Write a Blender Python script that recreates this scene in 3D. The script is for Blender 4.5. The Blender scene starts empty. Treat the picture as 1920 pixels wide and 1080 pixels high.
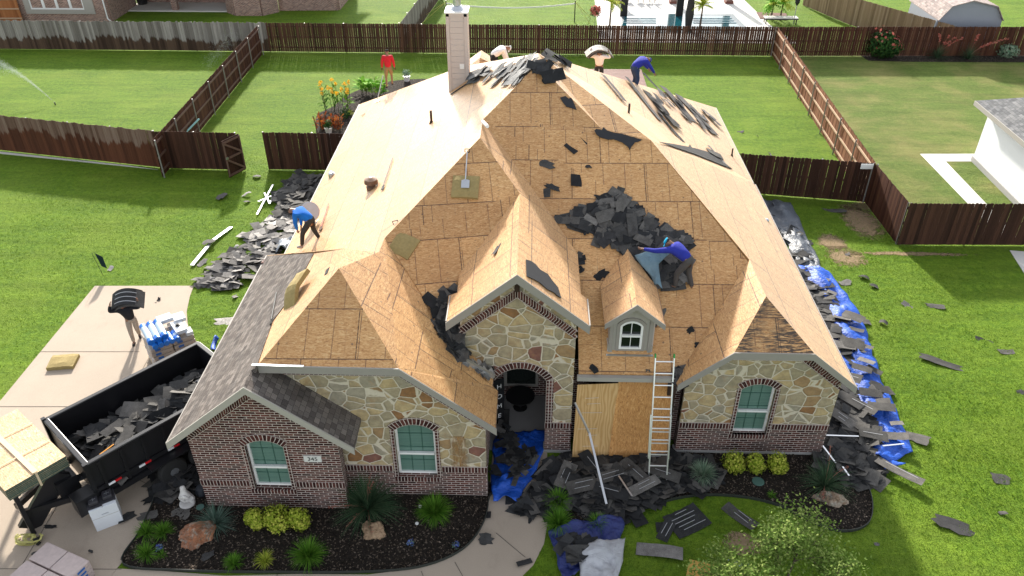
import bpy, bmesh, math, random
from math import sin, cos, tan, pi, radians, sqrt, atan2, floor
from mathutils import Vector, Matrix, noise
from mathutils.geometry import tessellate_polygon
random.seed(7)
S = bpy.context.scene
COL = S.collection
V = Vector
# ---------------------------------------------------------------- camera
CF, CT, CP, CH = 1492.73, 0.59565, 0.02651, 15.983      # focal (px at 1920), tilt, yaw, height
cd = bpy.data.cameras.new('camera'); cam = bpy.data.objects.new('camera', cd); COL.objects.link(cam)
cd.sensor_width = 36; cd.lens = CF / 1920 * 36; cd.clip_start = .2; cd.clip_end = 600
cam.location = (0, 0, CH); cam.rotation_euler = (pi / 2 - CT, 0, CP)
S.camera = cam
# ---------------------------------------------------------------- sky, sun, exposure
SUN_EL, SUN_AZ = radians(25.5), radians(-11)             # azimuth from +Y, towards -X (behind the house, a little left)
w = bpy.data.worlds.new('World'); S.world = w; w.use_nodes = True
nt = w.node_tree; bg = nt.nodes['Background']
sky = nt.nodes.new('ShaderNodeTexSky'); sky.sky_type = 'NISHITA'; sky.sun_disc = False
sky.sun_elevation = SUN_EL; sky.sun_rotation = SUN_AZ; sky.dust_density = 1.5; sky.ozone_density = 1.0
hs = nt.nodes.new('ShaderNodeHueSaturation'); hs.inputs['Saturation'].default_value = .28; nt.links.new(sky.outputs[0], hs.inputs['Color'])
nt.links.new(hs.outputs[0], bg.inputs[0]); bg.inputs[1].default_value = .15
sl = bpy.data.lights.new('sun', 'SUN'); sun = bpy.data.objects.new('sun', sl); COL.objects.link(sun)
sl.energy = 4.2; sl.angle = radians(2.4); sl.color = (1, .93, .82)
sd = V((sin(SUN_AZ) * cos(SUN_EL), cos(SUN_AZ) * cos(SUN_EL), sin(SUN_EL)))
sun.rotation_euler = sd.to_track_quat('Z', 'Y').to_euler(); sun.location = (0, 0, 30)
vs = S.view_settings; vs.view_transform = 'Standard'; vs.look = 'None'; vs.gamma = 1; vs.exposure = 1.2
S.cycles.max_bounces = 6; S.cycles.transparent_max_bounces = 8

# ---------------------------------------------------------------- helpers
_fw = V((-sin(CP) * cos(CT), cos(CP) * cos(CT), -sin(CT))); _rt = V((cos(CP), sin(CP), 0)); _up = _rt.cross(_fw)
def ray(u, v): return _fw + _rt * ((u - 960) / CF) + _up * ((540 - v) / CF)
def at(u, v, z=0.0):                                   # point of height z seen at photo position u,v
    d = ray(u, v); t = (z - CH) / d.z; return V((d.x * t, d.y * t, z))
class Plane:
    def __init__(s, a, b, c): s.n = V((-a, -b, 1)).normalized(); s.a, s.b, s.c = a, b, c   # z = a x + b y + c
    def z(s, x, y): return s.a * x + s.b * y + s.c
    def p(s, x, y, h=0): return V((x, y, s.z(x, y))) + s.n * h
    def px(s, u, v, h=0):
        d = ray(u, v); t = (s.c + h / s.n.z - CH) / (d.z - s.a * d.x - s.b * d.y); return V((d.x * t, d.y * t, CH + d.z * t))
def aty(u, v, Y): d = ray(u, v); t = Y / d.y; return V((d.x * t, Y, CH + d.z * t))
ZE, PM, PW = 2.77, .68, .82
XL, XR, YF = -7.73, 8.155, 15.66
L = Plane(PM, 0, ZE - PM * XL); F = Plane(0, PM, ZE - PM * YF); R = Plane(-PM, 0, ZE + PM * XR)
R2 = Plane(-.8147, 0, 2.77 + .8147 * 8.19); LW = Plane(PW, 0, 2.77 + PW * 8.25); LWR = Plane(-.815, 0, 5.83 - .815 * 4.5)
FP = Plane(0, .64, 7.05 - .64 * 20.57); RWL = Plane(.83, 0, 2.75 - .83 * 3.78)
EL = Plane(.83, 0, 6.05 + .83 * .29); ER = Plane(-.83, 0, 6.05 - .83 * .29)
G = Plane(0, 0, 0)

def meta(o, label=None, cat=None, group=None, kind=None):
    if label: o['label'] = label
    if cat: o['category'] = cat
    if group: o['group'] = group
    if kind: o['kind'] = kind
    return o
def empty(name, loc=(0, 0, 0), label=None, cat=None, group=None, rz=0):
    o = bpy.data.objects.new(name, None); COL.objects.link(o); o.location = loc; o.rotation_euler = (0, 0, rz)
    o.empty_display_size = .2
    return meta(o, label, cat, group)
def autouv(me, du=0, dv=0):
    uv = me.uv_layers.new(name='UVMap'); me.calc_loop_triangles()
    for p in me.polygons:
        n = p.normal
        if abs(n.z) > .97: t = V((1, 0, 0)); b = V((0, 1, 0))
        else:
            t = V((-n.y, n.x, 0)).normalized(); b = n.cross(t)
            if b.z < 0: b = -b
        for li in p.loop_indices:
            c = me.vertices[me.loops[li].vertex_index].co
            uv.data[li].uv = (c.dot(t) + du, c.dot(b) + dv)
def mesh(name, vs_, fs, mat, parent=None, smooth=False, uv=None, du=0, dv=0):
    me = bpy.data.meshes.new(name); me.from_pydata([tuple(v) for v in vs_], [], fs); me.update()
    o = bpy.data.objects.new(name, me); COL.objects.link(o)
    if parent is not None:
        o.parent = parent
    if mat:
        for m in (mat if isinstance(mat, list) else [mat]): me.materials.append(m)
    if uv is None: autouv(me, du, dv)
    else:
        l = me.uv_layers.new(name='UVMap')
        for i, c in enumerate(uv): l.data[i].uv = c
    if smooth:
        for p in me.polygons: p.use_smooth = True
    return o
class MB:                                              # collects shapes into one mesh
    def __init__(s, M=None): s.v = []; s.f = []; s.M = M
    def add(s, vs_, fs):
        k = len(s.v); s.v += [V(v) for v in vs_]; s.f += [tuple(i + k for i in f) for f in fs]; return s
    def box(s, c, d, rz=0, M=None):
        c = V(c); hx, hy, hz = d[0] / 2, d[1] / 2, d[2] / 2
        m = M if M else Matrix.Rotation(rz, 3, 'Z')
        vs_ = [c + m @ V((x, y, z)) for z in (-hz, hz) for x, y in ((-hx, -hy), (hx, -hy), (hx, hy), (-hx, hy))]
        return s.add(vs_, [(3, 2, 1, 0), (4, 5, 6, 7), (0, 1, 5, 4), (1, 2, 6, 5), (2, 3, 7, 6), (3, 0, 4, 7)])
    def bar(s, a, b, w_, h_, up=(0, 0, 1)):             # rectangular bar from a to b
        a = V(a); b = V(b); d = (b - a).normalized(); u = V(up)
        sx = d.cross(u)
        if sx.length < 1e-4: sx = d.cross(V((1, 0, 0)))
        sx.normalize(); sz = sx.cross(d)
        vs_ = [p + sx * x * w_ / 2 + sz * z * h_ / 2 for p in (a, b) for x, z in ((-1, -1), (1, -1), (1, 1), (-1, 1))]
        return s.add(vs_, [(0, 1, 2, 3), (7, 6, 5, 4), (0, 4, 5, 1), (1, 5, 6, 2), (2, 6, 7, 3), (3, 7, 4, 0)])
    def tube(s, pts, r, n=8, cap=True):
        pts = [V(p) for p in pts]; rs = r if isinstance(r, (list, tuple)) else [r] * len(pts); k = len(s.v); ref = None
        for i, p in enumerate(pts):
            d = (pts[min(i + 1, len(pts) - 1)] - pts[max(i - 1, 0)]).normalized()
            if ref is None: ref = d.orthogonal().normalized()
            x = (ref - d * ref.dot(d)); x = x.normalized() if x.length > 1e-4 else d.orthogonal().normalized(); ref = x; y = d.cross(x)
            for j in range(n): a = 2 * pi * j / n; s.v.append(p + (x * cos(a) + y * sin(a)) * rs[i])
        for i in range(len(pts) - 1):
            for j in range(n): j2 = (j + 1) % n; s.f.append((k + i * n + j, k + i * n + j2, k + (i + 1) * n + j2, k + (i + 1) * n + j))
        if cap: s.f.append(tuple(k + j for j in reversed(range(n)))); s.f.append(tuple(k + (len(pts) - 1) * n + j for j in range(n)))
        return s
    def lathe(s, c, prof, n=16, cap=True):               # prof: (r,z)
        c = V(c); k = len(s.v)
        for r, z in prof:
            for j in range(n): a = 2 * pi * j / n; s.v.append(c + V((r * cos(a), r * sin(a), z)))
        for i in range(len(prof) - 1):
            for j in range(n): j2 = (j + 1) % n; s.f.append((k + i * n + j, k + i * n + j2, k + (i + 1) * n + j2, k + (i + 1) * n + j))
        if cap: s.f.append(tuple(k + j for j in reversed(range(n)))); s.f.append(tuple(k + (len(prof) - 1) * n + j for j in range(n)))
        return s
    def slab(s, pts, th, dirn=None):                     # polygon pts extruded by -th along dirn (default its normal)
        pts = [V(p) for p in pts]; n = V((0, 0, 0))
        for i in range(len(pts)):
            a, b = pts[i], pts[(i + 1) % len(pts)]; n += V(((a.y - b.y) * (a.z + b.z), (a.z - b.z) * (a.x + b.x), (a.x - b.x) * (a.y + b.y)))
        if dirn is not None:
            dn = V(dirn)
            if n.dot(dn) < 0: pts.reverse()
        else:
            dn = n.normalized()
        N = len(pts); tri = tessellate_polygon([pts])
        fs = []
        nn = V((0, 0, 0))
        for i in range(N):
            a, b = pts[i], pts[(i + 1) % N]; nn += V(((a.y - b.y) * (a.z + b.z), (a.z - b.z) * (a.x + b.x), (a.x - b.x) * (a.y + b.y)))
        for t in tri:
            a, b, c = (pts[i] for i in t)
            if (b - a).cross(c - a).dot(nn) < 0: t = (t[0], t[2], t[1])
            fs.append(tuple(t)); fs.append((t[2] + N, t[1] + N, t[0] + N))
        for i in range(N): j = (i + 1) % N; fs.append((j, i, i + N, j + N))
        return s.add(pts + [p - dn * th for p in pts], fs)
    def build(s, name, mat, parent=None, smooth=False, du=0, dv=0):
        vs_ = s.v
        if s.M is not None: vs_ = [s.M @ v for v in vs_]
        return mesh(name, vs_, s.f, mat, parent, smooth, None, du, dv)
def bevel(o, w_=.02, seg=2):
    m = o.modifiers.new('bevel', 'BEVEL'); m.width = w_; m.segments = seg; m.limit_method = 'ANGLE'; return o
def kids(o): return [c for c in bpy.data.objects if c.parent == o]
def copy_tree(o, loc, rz=0, label=None, group=None, scale=None):
    r = o.copy(); COL.objects.link(r); r.location = loc; r.rotation_euler = (0, 0, rz)
    if scale: r.scale = scale
    if label: r['label'] = label
    if group: r['group'] = group
    for c in TREE.get(o.name, []):
        c2 = c.copy(); COL.objects.link(c2); c2.parent = r
        for g in TREE.get(c.name, []):
            g2 = g.copy(); COL.objects.link(g2); g2.parent = c2
    return r
TREE = {}
def index_tree():
    TREE.clear()
    for o in bpy.data.objects:
        if o.parent: TREE.setdefault(o.parent.name, []).append(o)

# ---------------------------------------------------------------- materials
def newmat(name, rough=.8, spec=.3):
    m = bpy.data.materials.new(name); m.use_nodes = True; n = m.node_tree; b = n.nodes['Principled BSDF']
    b.inputs['Roughness'].default_value = rough; b.inputs['Specular IOR Level'].default_value = spec
    return m, n, b
class N:                                               # small node builder
    def __init__(s, n): s.n = n
    def node(s, t, **k):
        x = s.n.nodes.new(t)
        for a, b in k.items():
            if hasattr(x, a): setattr(x, a, b)
        return x
    def link(s, a, b): s.n.links.new(a, b)
    def inp(s, x, name, val):
        if hasattr(val, 'links') or hasattr(val, 'is_output'): s.link(val, x.inputs[name])
        else: x.inputs[name].default_value = val
    def coord(s, kind='Object'): return s.node('ShaderNodeTexCoord').outputs[kind]
    def mapping(s, v, scale=(1, 1, 1), rot=(0, 0, 0), loc=(0, 0, 0)):
        m = s.node('ShaderNodeMapping'); s.link(v, m.inputs[0]); m.inputs['Scale'].default_value = scale; m.inputs['Rotation'].default_value = rot; m.inputs['Location'].default_value = loc; return m.outputs[0]
    def noise(s, v, sc, det=3, rough=.55, dist=0, out='Fac'):
        x = s.node('ShaderNodeTexNoise'); s.link(v, x.inputs['Vector']); x.inputs['Scale'].default_value = sc; x.inputs['Detail'].default_value = det; x.inputs['Roughness'].default_value = rough; x.inputs['Distortion'].default_value = dist; return x.outputs[out]
    def voro(s, v, sc, feat='F1', out='Distance', rnd=1):
        x = s.node('ShaderNodeTexVoronoi', feature=feat); s.link(v, x.inputs['Vector']); x.inputs['Scale'].default_value = sc; x.inputs['Randomness'].default_value = rnd; return x.outputs[out]
    def ramp(s, f, stops, interp='LINEAR'):
        x = s.node('ShaderNodeValToRGB'); s.link(f, x.inputs[0]); cr = x.color_ramp; cr.interpolation = interp
        while len(cr.elements) < len(stops): cr.elements.new(.5)
        for e, (p, c) in zip(cr.elements, stops):
            e.position = p; e.color = (c, c, c, 1) if not isinstance(c, (tuple, list)) else (*c[:3], 1)
        return x.outputs[0]
    def mix(s, f, a, b, mode='MIX'):
        x = s.node('ShaderNodeMix', data_type='RGBA', blend_type=mode)
        for i, val in ((0, f), (6, a), (7, b)):
            if hasattr(val, 'is_output'): s.link(val, x.inputs[i])
            else: x.inputs[i].default_value = val if i == 0 else (*val[:3], 1)
        return x.outputs[2]
    def math(s, op, a, b=0, clamp=False):
        x = s.node('ShaderNodeMath', operation=op); x.use_clamp = clamp
        for i, val in ((0, a), (1, b)):
            if hasattr(val, 'is_output'): s.link(val, x.inputs[i])
            else: x.inputs[i].default_value = val
        return x.outputs[0]
    def bump(s, h, b, st=.4, d=.02):
        x = s.node('ShaderNodeBump'); s.link(h, x.inputs['Height']); x.inputs['Strength'].default_value = st; x.inputs['Distance'].default_value = d; s.link(x.outputs[0], b.inputs['Normal'])
    def brick(s, v, w_, h_, mortar, c1, c2, cm, off=.5, bias=0, smooth=.1):
        x = s.node('ShaderNodeTexBrick'); s.link(v, x.inputs['Vector']); x.offset = off; x.inputs['Scale'].default_value = 1
        x.inputs['Brick Width'].default_value = w_; x.inputs['Row Height'].default_value = h_; x.inputs['Mortar Size'].default_value = mortar; x.inputs['Mortar Smooth'].default_value = smooth; x.inputs['Bias'].default_value = bias
        for i, c in (('Color1', c1), ('Color2', c2), ('Mortar', cm)): x.inputs[i].default_value = (*c, 1)
        return x
def plain(name, col, rough=.6, spec=.4, metal=0, var=.12, vs_=6, bump=0, bs=40):
    m, n, b = newmat(name, rough, spec); k = N(n); b.inputs['Metallic'].default_value = metal
    o = k.coord(); f = k.noise(o, vs_, 4)
    c = k.mix(f, [x * (1 - var) for x in col], [min(1, x * (1 + var)) for x in col]); k.link(c, b.inputs['Base Color'])
    if bump: k.bump(k.noise(o, bs, 3), b, bump, .01)
    return m

def osb_mat(name, tint=(1, 1, 1), rot=0, stain=False, seams=True):
    m, n, b = newmat(name, .46, .5); b.inputs['Sheen Weight'].default_value = .17; b.inputs['Sheen Roughness'].default_value = .45; k = N(n); uv = k.coord('UV')
    if rot: uv = k.mapping(uv, rot=(0, 0, rot))
    T = lambda c: tuple(x * y for x, y in zip(c, tint))
    # wood strands: two stretched, distorted noises at different angles
    a = k.noise(k.mapping(uv, (7, 26, 1), (0, 0, .45)), 1, 2, .6, 1.5); c_ = k.noise(k.mapping(uv, (8, 30, 1), (0, 0, -.5)), 1, 2, .6, 1.5)
    f = k.math('ADD', k.math('MULTIPLY', a, .5), k.math('MULTIPLY', c_, .5))
    col = k.ramp(f, [(.36, T((.33, .15, .05))), (.45, T((.535, .283, .103))), (.53, T((.63, .355, .142))), (.64, T((.78, .53, .26)))])
    fl = k.noise(k.mapping(uv, (9, 34, 1), (0, 0, .15), (3, 7, 0)), 1, 3, .7, 2.0); col = k.mix(k.ramp(fl, [(.60, 0), (.68, .75)]), col, T((.25, .10, .032)))
    fl2 = k.noise(k.mapping(uv, (12, 30, 1), (0, 0, -.3), (1, 2, 0)), 1, 3, .7, 2.0); col = k.mix(k.ramp(fl2, [(.62, 0), (.7, .7)]), col, T((.86, .64, .35)))
    big = k.noise(uv, .8, 4, .6); col = k.mix(k.math('MULTIPLY', k.ramp(big, [(.38, 0), (.72, 1)]), .5), col, T((.43, .22, .085)))
    # panel to panel tone
    pan = k.brick(uv, 2.44, 1.22, .0, (.78, .76, .74), (1.10, 1.10, 1.10), (1, 1, 1)).outputs[0]
    col = k.mix(.8, col, pan, 'MULTIPLY')
    if seams:
        s1 = k.brick(uv, 2.44, 1.22, .014, (0, 0, 0), (0, 0, 0), (1, 1, 1)).outputs[0]
        s2 = k.brick(k.mapping(uv, loc=(.37, 0, 0)), .61, 1.22, .012, (0, 0, 0), (0, 0, 0), (1, 1, 1), off=.31).outputs[0]
        s3 = k.brick(k.mapping(uv, loc=(.11, .1, 0)), 1.61, .813, .008, (0, 0, 0), (0, 0, 0), (1, 1, 1), off=.37).outputs[0]
        msk = k.ramp(k.noise(uv, .9, 2), [(.34, 0), (.42, 1)]); msk3 = k.ramp(k.noise(k.mapping(uv, loc=(5, 9, 0)), .55, 2), [(.52, 0), (.6, 1)])
        wob = k.ramp(k.noise(uv, 9, 3), [(.3, .35), (.6, 1)])
        col = k.mix(k.math('MULTIPLY', s1, k.math('MULTIPLY', wob, .95)), col, (.06, .03, .015))
        col = k.mix(k.math('MULTIPLY', k.math('MULTIPLY', s2, msk), k.math('MULTIPLY', wob, .75)), col, (.12, .055, .03))
        col = k.mix(k.math('MULTIPLY', k.math('MULTIPLY', s3, msk3), .5), col, (.2, .07, .04))
    # nail heads, knots and scraps of felt
    d = k.voro(uv, 2.1); sp = k.ramp(d, [(.04, 1), (.07, 0)]); col = k.mix(k.math('MULTIPLY', sp, .7), col, (.06, .045, .04))
    d = k.voro(k.mapping(uv, (1, 2.2, 1)), 7); sp = k.ramp(d, [(.05, 1), (.1, 0)]); col = k.mix(k.math('MULTIPLY', sp, .35), col, (.2, .09, .04))
    nl = k.voro(k.mapping(uv, (2.46, 6, 1)), 1, rnd=.12); col = k.mix(k.math('MULTIPLY', k.ramp(nl, [(.05, 1), (.09, 0)]), .55), col, (.13, .07, .04))
    if stain:
        st = k.noise(k.mapping(uv, (3.5, 22, 1)), 1, 4, .7, .4); lo = k.ramp(k.noise(uv, 1.1, 2), [(.3, .1), (.48, 1)])
        col = k.mix(k.math('MULTIPLY', k.ramp(st, [(.42, 0), (.54, .95)]), lo), col, (.035, .028, .024))
    k.link(col, b.inputs['Base Color']); k.bump(f, b, .25, .006)
    return m
OSB = osb_mat('osb_sheathing'); OSB_STAIN = osb_mat('osb_stained', stain=True)
OSB_SHEET = osb_mat('osb_sheet', (1.0, .9, .75), pi / 2, seams=False)

def shingle_mat(name, c1, c2, var=1):
    m, n, b = newmat(name, .9, .2); k = N(n); uv = k.coord('UV')
    br = k.brick(uv, .17, .14, .004, c1, c2, tuple(x * .35 for x in c1), off=.37, bias=-.1).outputs[0]
    br2 = k.brick(k.mapping(uv, loc=(.08, 0, 0)), .29, .14, 0, (.72, .72, .74), (1.2, 1.17, 1.15), (1, 1, 1), off=.61).outputs[0]
    col = k.mix(.9, br, br2, 'MULTIPLY'); col = k.mix(.5, col, k.ramp(k.noise(uv, 60, 2), [(.3, .5), (.7, 1.4)]), 'MULTIPLY')
    col = k.mix(.5, col, k.ramp(k.noise(uv, .9, 3), [(.3, .88), (.7, 1.1)]), 'MULTIPLY')
    k.link(col, b.inputs['Base Color']); k.bump(br, b, .6, .01)
    return m
SHINGLE = shingle_mat('shingle', (.105, .09, .082), (.215, .19, .172))
SHINGLE2 = shingle_mat('shingle_grey', (.13, .135, .14), (.2, .205, .21))

def brick_mat(name, w_, h_, off=.5, pal=((.028, .009, .009), (.125, .045, .036)), mort=(.52, .45, .41), smear=True):
    m, n, b = newmat(name, .9, .2); k = N(n); uv = k.coord('UV')
    uvd = uv
    br = k.brick(uvd, w_, h_, .009, pal[0], pal[1], mort, off=off); col = br.outputs[0]
    dark = k.ramp(k.noise(k.mapping(uv, (4.3, 14, 1)), 1, 2), [(.4, .55), (.65, 1.5)])
    bc = k.mix(.7, col, dark, 'MULTIPLY')
    if smear: bc = k.mix(k.ramp(k.noise(uv, 6, 4, .7), [(.6, 0), (.8, .6)]), bc, (.4, .34, .32))
    mo = k.mix(k.noise(uv, 12, 3), [x * .8 for x in mort], [x * 1.1 for x in mort])
    col = k.mix(br.outputs[1], bc, mo); k.link(col, b.inputs['Base Color'])
    k.bump(k.math('SUBTRACT', 1, br.outputs[1]), b, .5, .01)
    return m
BRICK = brick_mat('brick', .225, .075); SOLDIER = brick_mat('soldier_brick', .082, .205, 0); HEADER = brick_mat('header_brick', .105, .075, 0.0, smear=False)
BRICK_N = brick_mat('brick_pale', .21, .075, pal=((.18, .08, .06), (.36, .21, .16)), mort=(.5, .45, .4))

def stone_mat():
    m, n, b = newmat('fieldstone', .85, .25); k = N(n); uv = k.coord('UV')
    wv = k.mix(.06, uv, k.noise(uv, 2.5, 2, out='Color'), 'ADD'); q = k.mapping(wv, (1, 1.22, 1))
    d = k.voro(q, 2.65, 'DISTANCE_TO_EDGE', 'Distance', .85); c = k.voro(q, 2.65, 'F1', 'Color', .85)
    sx = k.node('ShaderNodeSeparateColor'); k.link(c, sx.inputs[0])
    col = k.ramp(sx.outputs[0], [(0, (.34, .285, .185)), (.2, (.41, .32, .19)), (.36, (.33, .29, .215)), (.52, (.46, .35, .19)), (.66, (.37, .305, .20)), (.8, (.33, .215, .11)), (.9, (.27, .14, .06)), (.97, (.22, .10, .075))], 'CONSTANT')
    nn = k.noise(uv, 5, 5, .65); col = k.mix(.75, col, k.ramp(nn, [(.3, .62), (.7, 1.3)]), 'MULTIPLY')
    col = k.mix(k.ramp(k.noise(k.mapping(uv, loc=(3, 4, 0)), 3.4, 4, .7), [(.56, 0), (.7, .55)]), col, (.36, .2, .09))
    col = k.mix(k.ramp(k.noise(k.mapping(uv, loc=(7, 1, 0)), 14, 4, .7), [(.5, 0), (.8, .5)]), col, (.18, .165, .14))
    e = k.math('ADD', d, k.math('MULTIPLY', k.math('SUBTRACT', k.noise(uv, 13, 3), .5), .035))
    mt = k.ramp(e, [(.030, 1), (.048, 0)]); col = k.mix(mt, col, k.mix(k.noise(uv, 20, 3), (.50, .44, .34), (.66, .59, .47)))
    k.link(col, b.inputs['Base Color']); k.bump(k.math('ADD', k.ramp(e, [(.02, 0), (.09, 1)]), k.math('MULTIPLY', nn, .4)), b, .8, .02)
    return m
STONE = stone_mat()

def grass_mat(name, a, b_, c, patch=.5, world=True):
    m, n, b = newmat(name, .9, .15); k = N(n); o = k.coord('Object')
    f1 = k.noise(o, .35, 5, .6, .3); f2 = k.noise(o, 5, 5, .65); f3 = k.noise(o, 38, 3, .7)
    col = k.mix(k.ramp(f2, [(.3, 0), (.72, 1)]), a, b_)
    col = k.mix(k.math('MULTIPLY', k.ramp(f1, [(.44, 0), (.66, 1)]), patch), col, c)
    col = k.mix(.85, col, k.ramp(f3, [(.28, .45), (.5, .95), (.75, 1.6)]), 'MULTIPLY')
    st_ = k.noise(k.mapping(o, (.25, 1.6, 1), (0, 0, .12)), 1.2, 3, .6); col = k.mix(.6, col, k.ramp(st_, [(.35, .78), (.65, 1.2)]), 'MULTIPLY')
    bare = k.ramp(k.noise(k.mapping(o, loc=(31, 7, 0)), .7, 5, .75), [(.70, 0), (.8, .4)]); col = k.mix(bare, col, (.34, .27, .15))
    k.link(col, b.inputs['Base Color'])
    h = k.math('ADD', k.math('MULTIPLY', f3, .5), k.math('ADD', f2, k.math('MULTIPLY', k.noise(o, 14, 4, .7), .9)))
    k.bump(h, b, 1, .05)
    return m
GRASS = grass_mat('grass_lawn', (.066, .140, .010), (.150, .245, .017), (.19, .265, .03), .45)
GRASS_OLIVE = grass_mat('grass_olive', (.085, .135, .025), (.145, .195, .04), (.23, .215, .075), .75)

def concrete_mat(name, col, st=.25):
    m, n, b = newmat(name, .85, .25); k = N(n); o = k.coord()
    c = k.mix(k.noise(o, .7, 5, .6), [x * .86 for x in col], [min(1, x * 1.08) for x in col])
    c = k.mix(k.ramp(k.noise(k.mapping(o, (1, .6, 1)), 1.7, 5, .75), [(.56, 0), (.74, st)]), c, [x * .55 for x in col])
    c = k.mix(.4, c, k.ramp(k.noise(o, 60, 2), [(.3, .8), (.7, 1.15)]), 'MULTIPLY'); k.link(c, b.inputs['Base Color']); k.bump(k.noise(o, 90, 2), b, .2, .004)
    return m
CONC = concrete_mat('concrete', (.42, .35, .28)); CONC_W = concrete_mat('concrete_pale', (.66, .64, .60), .12)
FOUND = concrete_mat('foundation', (.42, .41, .40)); PORCHFLOOR = concrete_mat('porch_concrete', (.30, .29, .28), .1)
JOINT = plain('joint', (.09, .08, .07), .95)

def mulch_mat():
    m, n, b = newmat('mulch', .95, .15); k = N(n); o = k.coord()
    q = k.mapping(o, (1, 1.6, 1), (0, 0, .6)); f = k.noise(q, 26, 4, .8); g = k.voro(o, 34, out='Color'); sx = k.node('ShaderNodeSeparateColor'); k.link(g, sx.inputs[0])
    col = k.ramp(f, [(.36, (.008, .007, .006)), (.55, (.03, .024, .02)), (.68, (.075, .058, .045))])
    col = k.mix(k.ramp(sx.outputs[0], [(.9, 0), (.93, .75)]), col, (.24, .19, .15)); k.link(col, b.inputs['Base Color']); k.bump(f, b, 1, .05)
    return m
MULCH = mulch_mat()

def picket_mat(name, cols, wet=None, pw=.145):
    m, n, b = newmat(name, .85, .2); k = N(n); uv = k.coord('UV')
    sp = k.node('ShaderNodeSeparateXYZ'); k.link(uv, sp.inputs[0])
    wn = k.node('ShaderNodeTexWhiteNoise', noise_dimensions='1D'); k.link(k.math('FLOOR', k.math('DIVIDE', sp.outputs[0], pw)), wn.inputs['W'])
    g = k.noise(k.mapping(uv, (34, 1.4, 1)), 1, 4, .65)
    f = k.math('ADD', k.math('MULTIPLY', wn.outputs[0], .5), k.math('MULTIPLY', g, .6))
    col = k.ramp(f, [(.2, cols[0]), (.55, cols[1]), (.95, cols[2])])
    if wet:
        e = k.math('ADD', sp.outputs[1], k.math('MULTIPLY', k.math('SUBTRACT', k.noise(k.mapping(uv, (1, 0, 1)), .35, 5, .8), .5), 2.6))
        e = k.math('ADD', e, k.math('MULTIPLY', k.math('SUBTRACT', wn.outputs[0], .5), .25))
        fw = k.ramp(k.math('MULTIPLY', e, .5), [(wet[1] / 2 - .04, 1), (wet[1] / 2 + .02, 0)])
        col = k.mix(fw, col, k.ramp(f, [(.2, wet[0][0]), (.9, wet[0][1])]))
    k.link(col, b.inputs['Base Color']); k.bump(g, b, .4, .01)
    return m
PK_DARK = picket_mat('picket_dark', ((.020, .009, .006), (.05, .022, .014), (.10, .045, .028)))
PK_BACK = picket_mat('picket_back', ((.03, .015, .009), (.075, .036, .022), (.15, .075, .045)))
PK_RED = picket_mat('picket_red', ((.03, .010, .006), (.065, .024, .014), (.12, .055, .03)))
PK_GREY = picket_mat('picket_grey', ((.11, .095, .085), (.21, .19, .175), (.40, .37, .345)), wet=(((.025, .014, .01), (.12, .075, .05)), .75))
PK_BROWN = picket_mat('picket_brown', ((.09, .05, .035), (.16, .10, .075), (.25, .18, .145)), wet=(((.045, .016, .009), (.13, .048, .024)), 1.15))
PK_TAN = picket_mat('picket_tan', ((.13, .085, .05), (.24, .165, .10), (.34, .25, .17)))
PK_INNER = picket_mat('picket_inner', ((.13, .05, .025), (.20, .085, .042), (.28, .13, .07)))
RAIL_PALE = plain('rail_pale', (.48, .33, .22), .8, var=.2); RAIL_BROWN = plain('rail_brown', (.13, .075, .055), .8, var=.3); RAIL_DK = plain('rail_dark', (.05, .025, .018), .8)
POST = plain('steel_post', (.30, .29, .29), .5, metal=.5)
TRIM = plain('trim_grey', (.285, .265, .24), .6, var=.06); TRIM_L = plain('trim_light', (.36, .34, .305), .6, var=.05); WHITE = plain('white_paint', (.78, .78, .77), .5, var=.04)
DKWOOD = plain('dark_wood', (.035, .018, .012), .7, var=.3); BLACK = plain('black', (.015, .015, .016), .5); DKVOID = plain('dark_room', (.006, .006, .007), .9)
METAL = plain('galvanised', (.55, .57, .60), .35, metal=.85, var=.1); ALU = plain('aluminium', (.72, .73, .75), .3, metal=.8, var=.06)
SIDING = plain('siding', (.52, .455, .42), .7, var=.06, vs_=2); FELT = plain('felt', (.022, .023, .027), .75, var=.35, vs_=5)
GLASSB, _n, _b = newmat('window_glass', .08, .6); _k = N(_n); _uv = _k.coord('UV')
_bl = _k.brick(_uv, 4, .052, .006, (.10, .20, .16), (.12, .225, .18), (.06, .13, .105), off=0).outputs[0]
_k.link(_k.mix(_k.ramp(_k.noise(_uv, 1.2, 2), [(.3, .2), (.7, .5)]), _bl, (.16, .25, .22)), _b.inputs['Base Color'])
GLASSD = plain('dark_glass', (.01, .014, .012), .06, .7)
# ================================================================ GROUND
def sheet(name, pts, mat, z=0, th=None, kind='structure'):
    pts = [V((p[0], p[1], z)) for p in pts]
    b = MB().slab(pts, th or .03, (0, 0, 1)); return meta(b.build(name, mat), kind=kind)
def lawn(name, x0, x1, y0, y1, mat, z=0, step=1.2):
    nx, ny = int((x1 - x0) / step), int((y1 - y0) / step)
    vs_ = [(x0 + (x1 - x0) * i / nx, y0 + (y1 - y0) * j / ny, z) for j in range(ny + 1) for i in range(nx + 1)]
    fs = [(j * (nx + 1) + i, j * (nx + 1) + i + 1, (j + 1) * (nx + 1) + i + 1, (j + 1) * (nx + 1) + i) for j in range(ny) for i in range(nx)]
    return meta(mesh(name, vs_, fs, mat), kind='structure')
lawn('lawn', -160, 160, -40, 300, GRASS, step=4)
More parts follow.
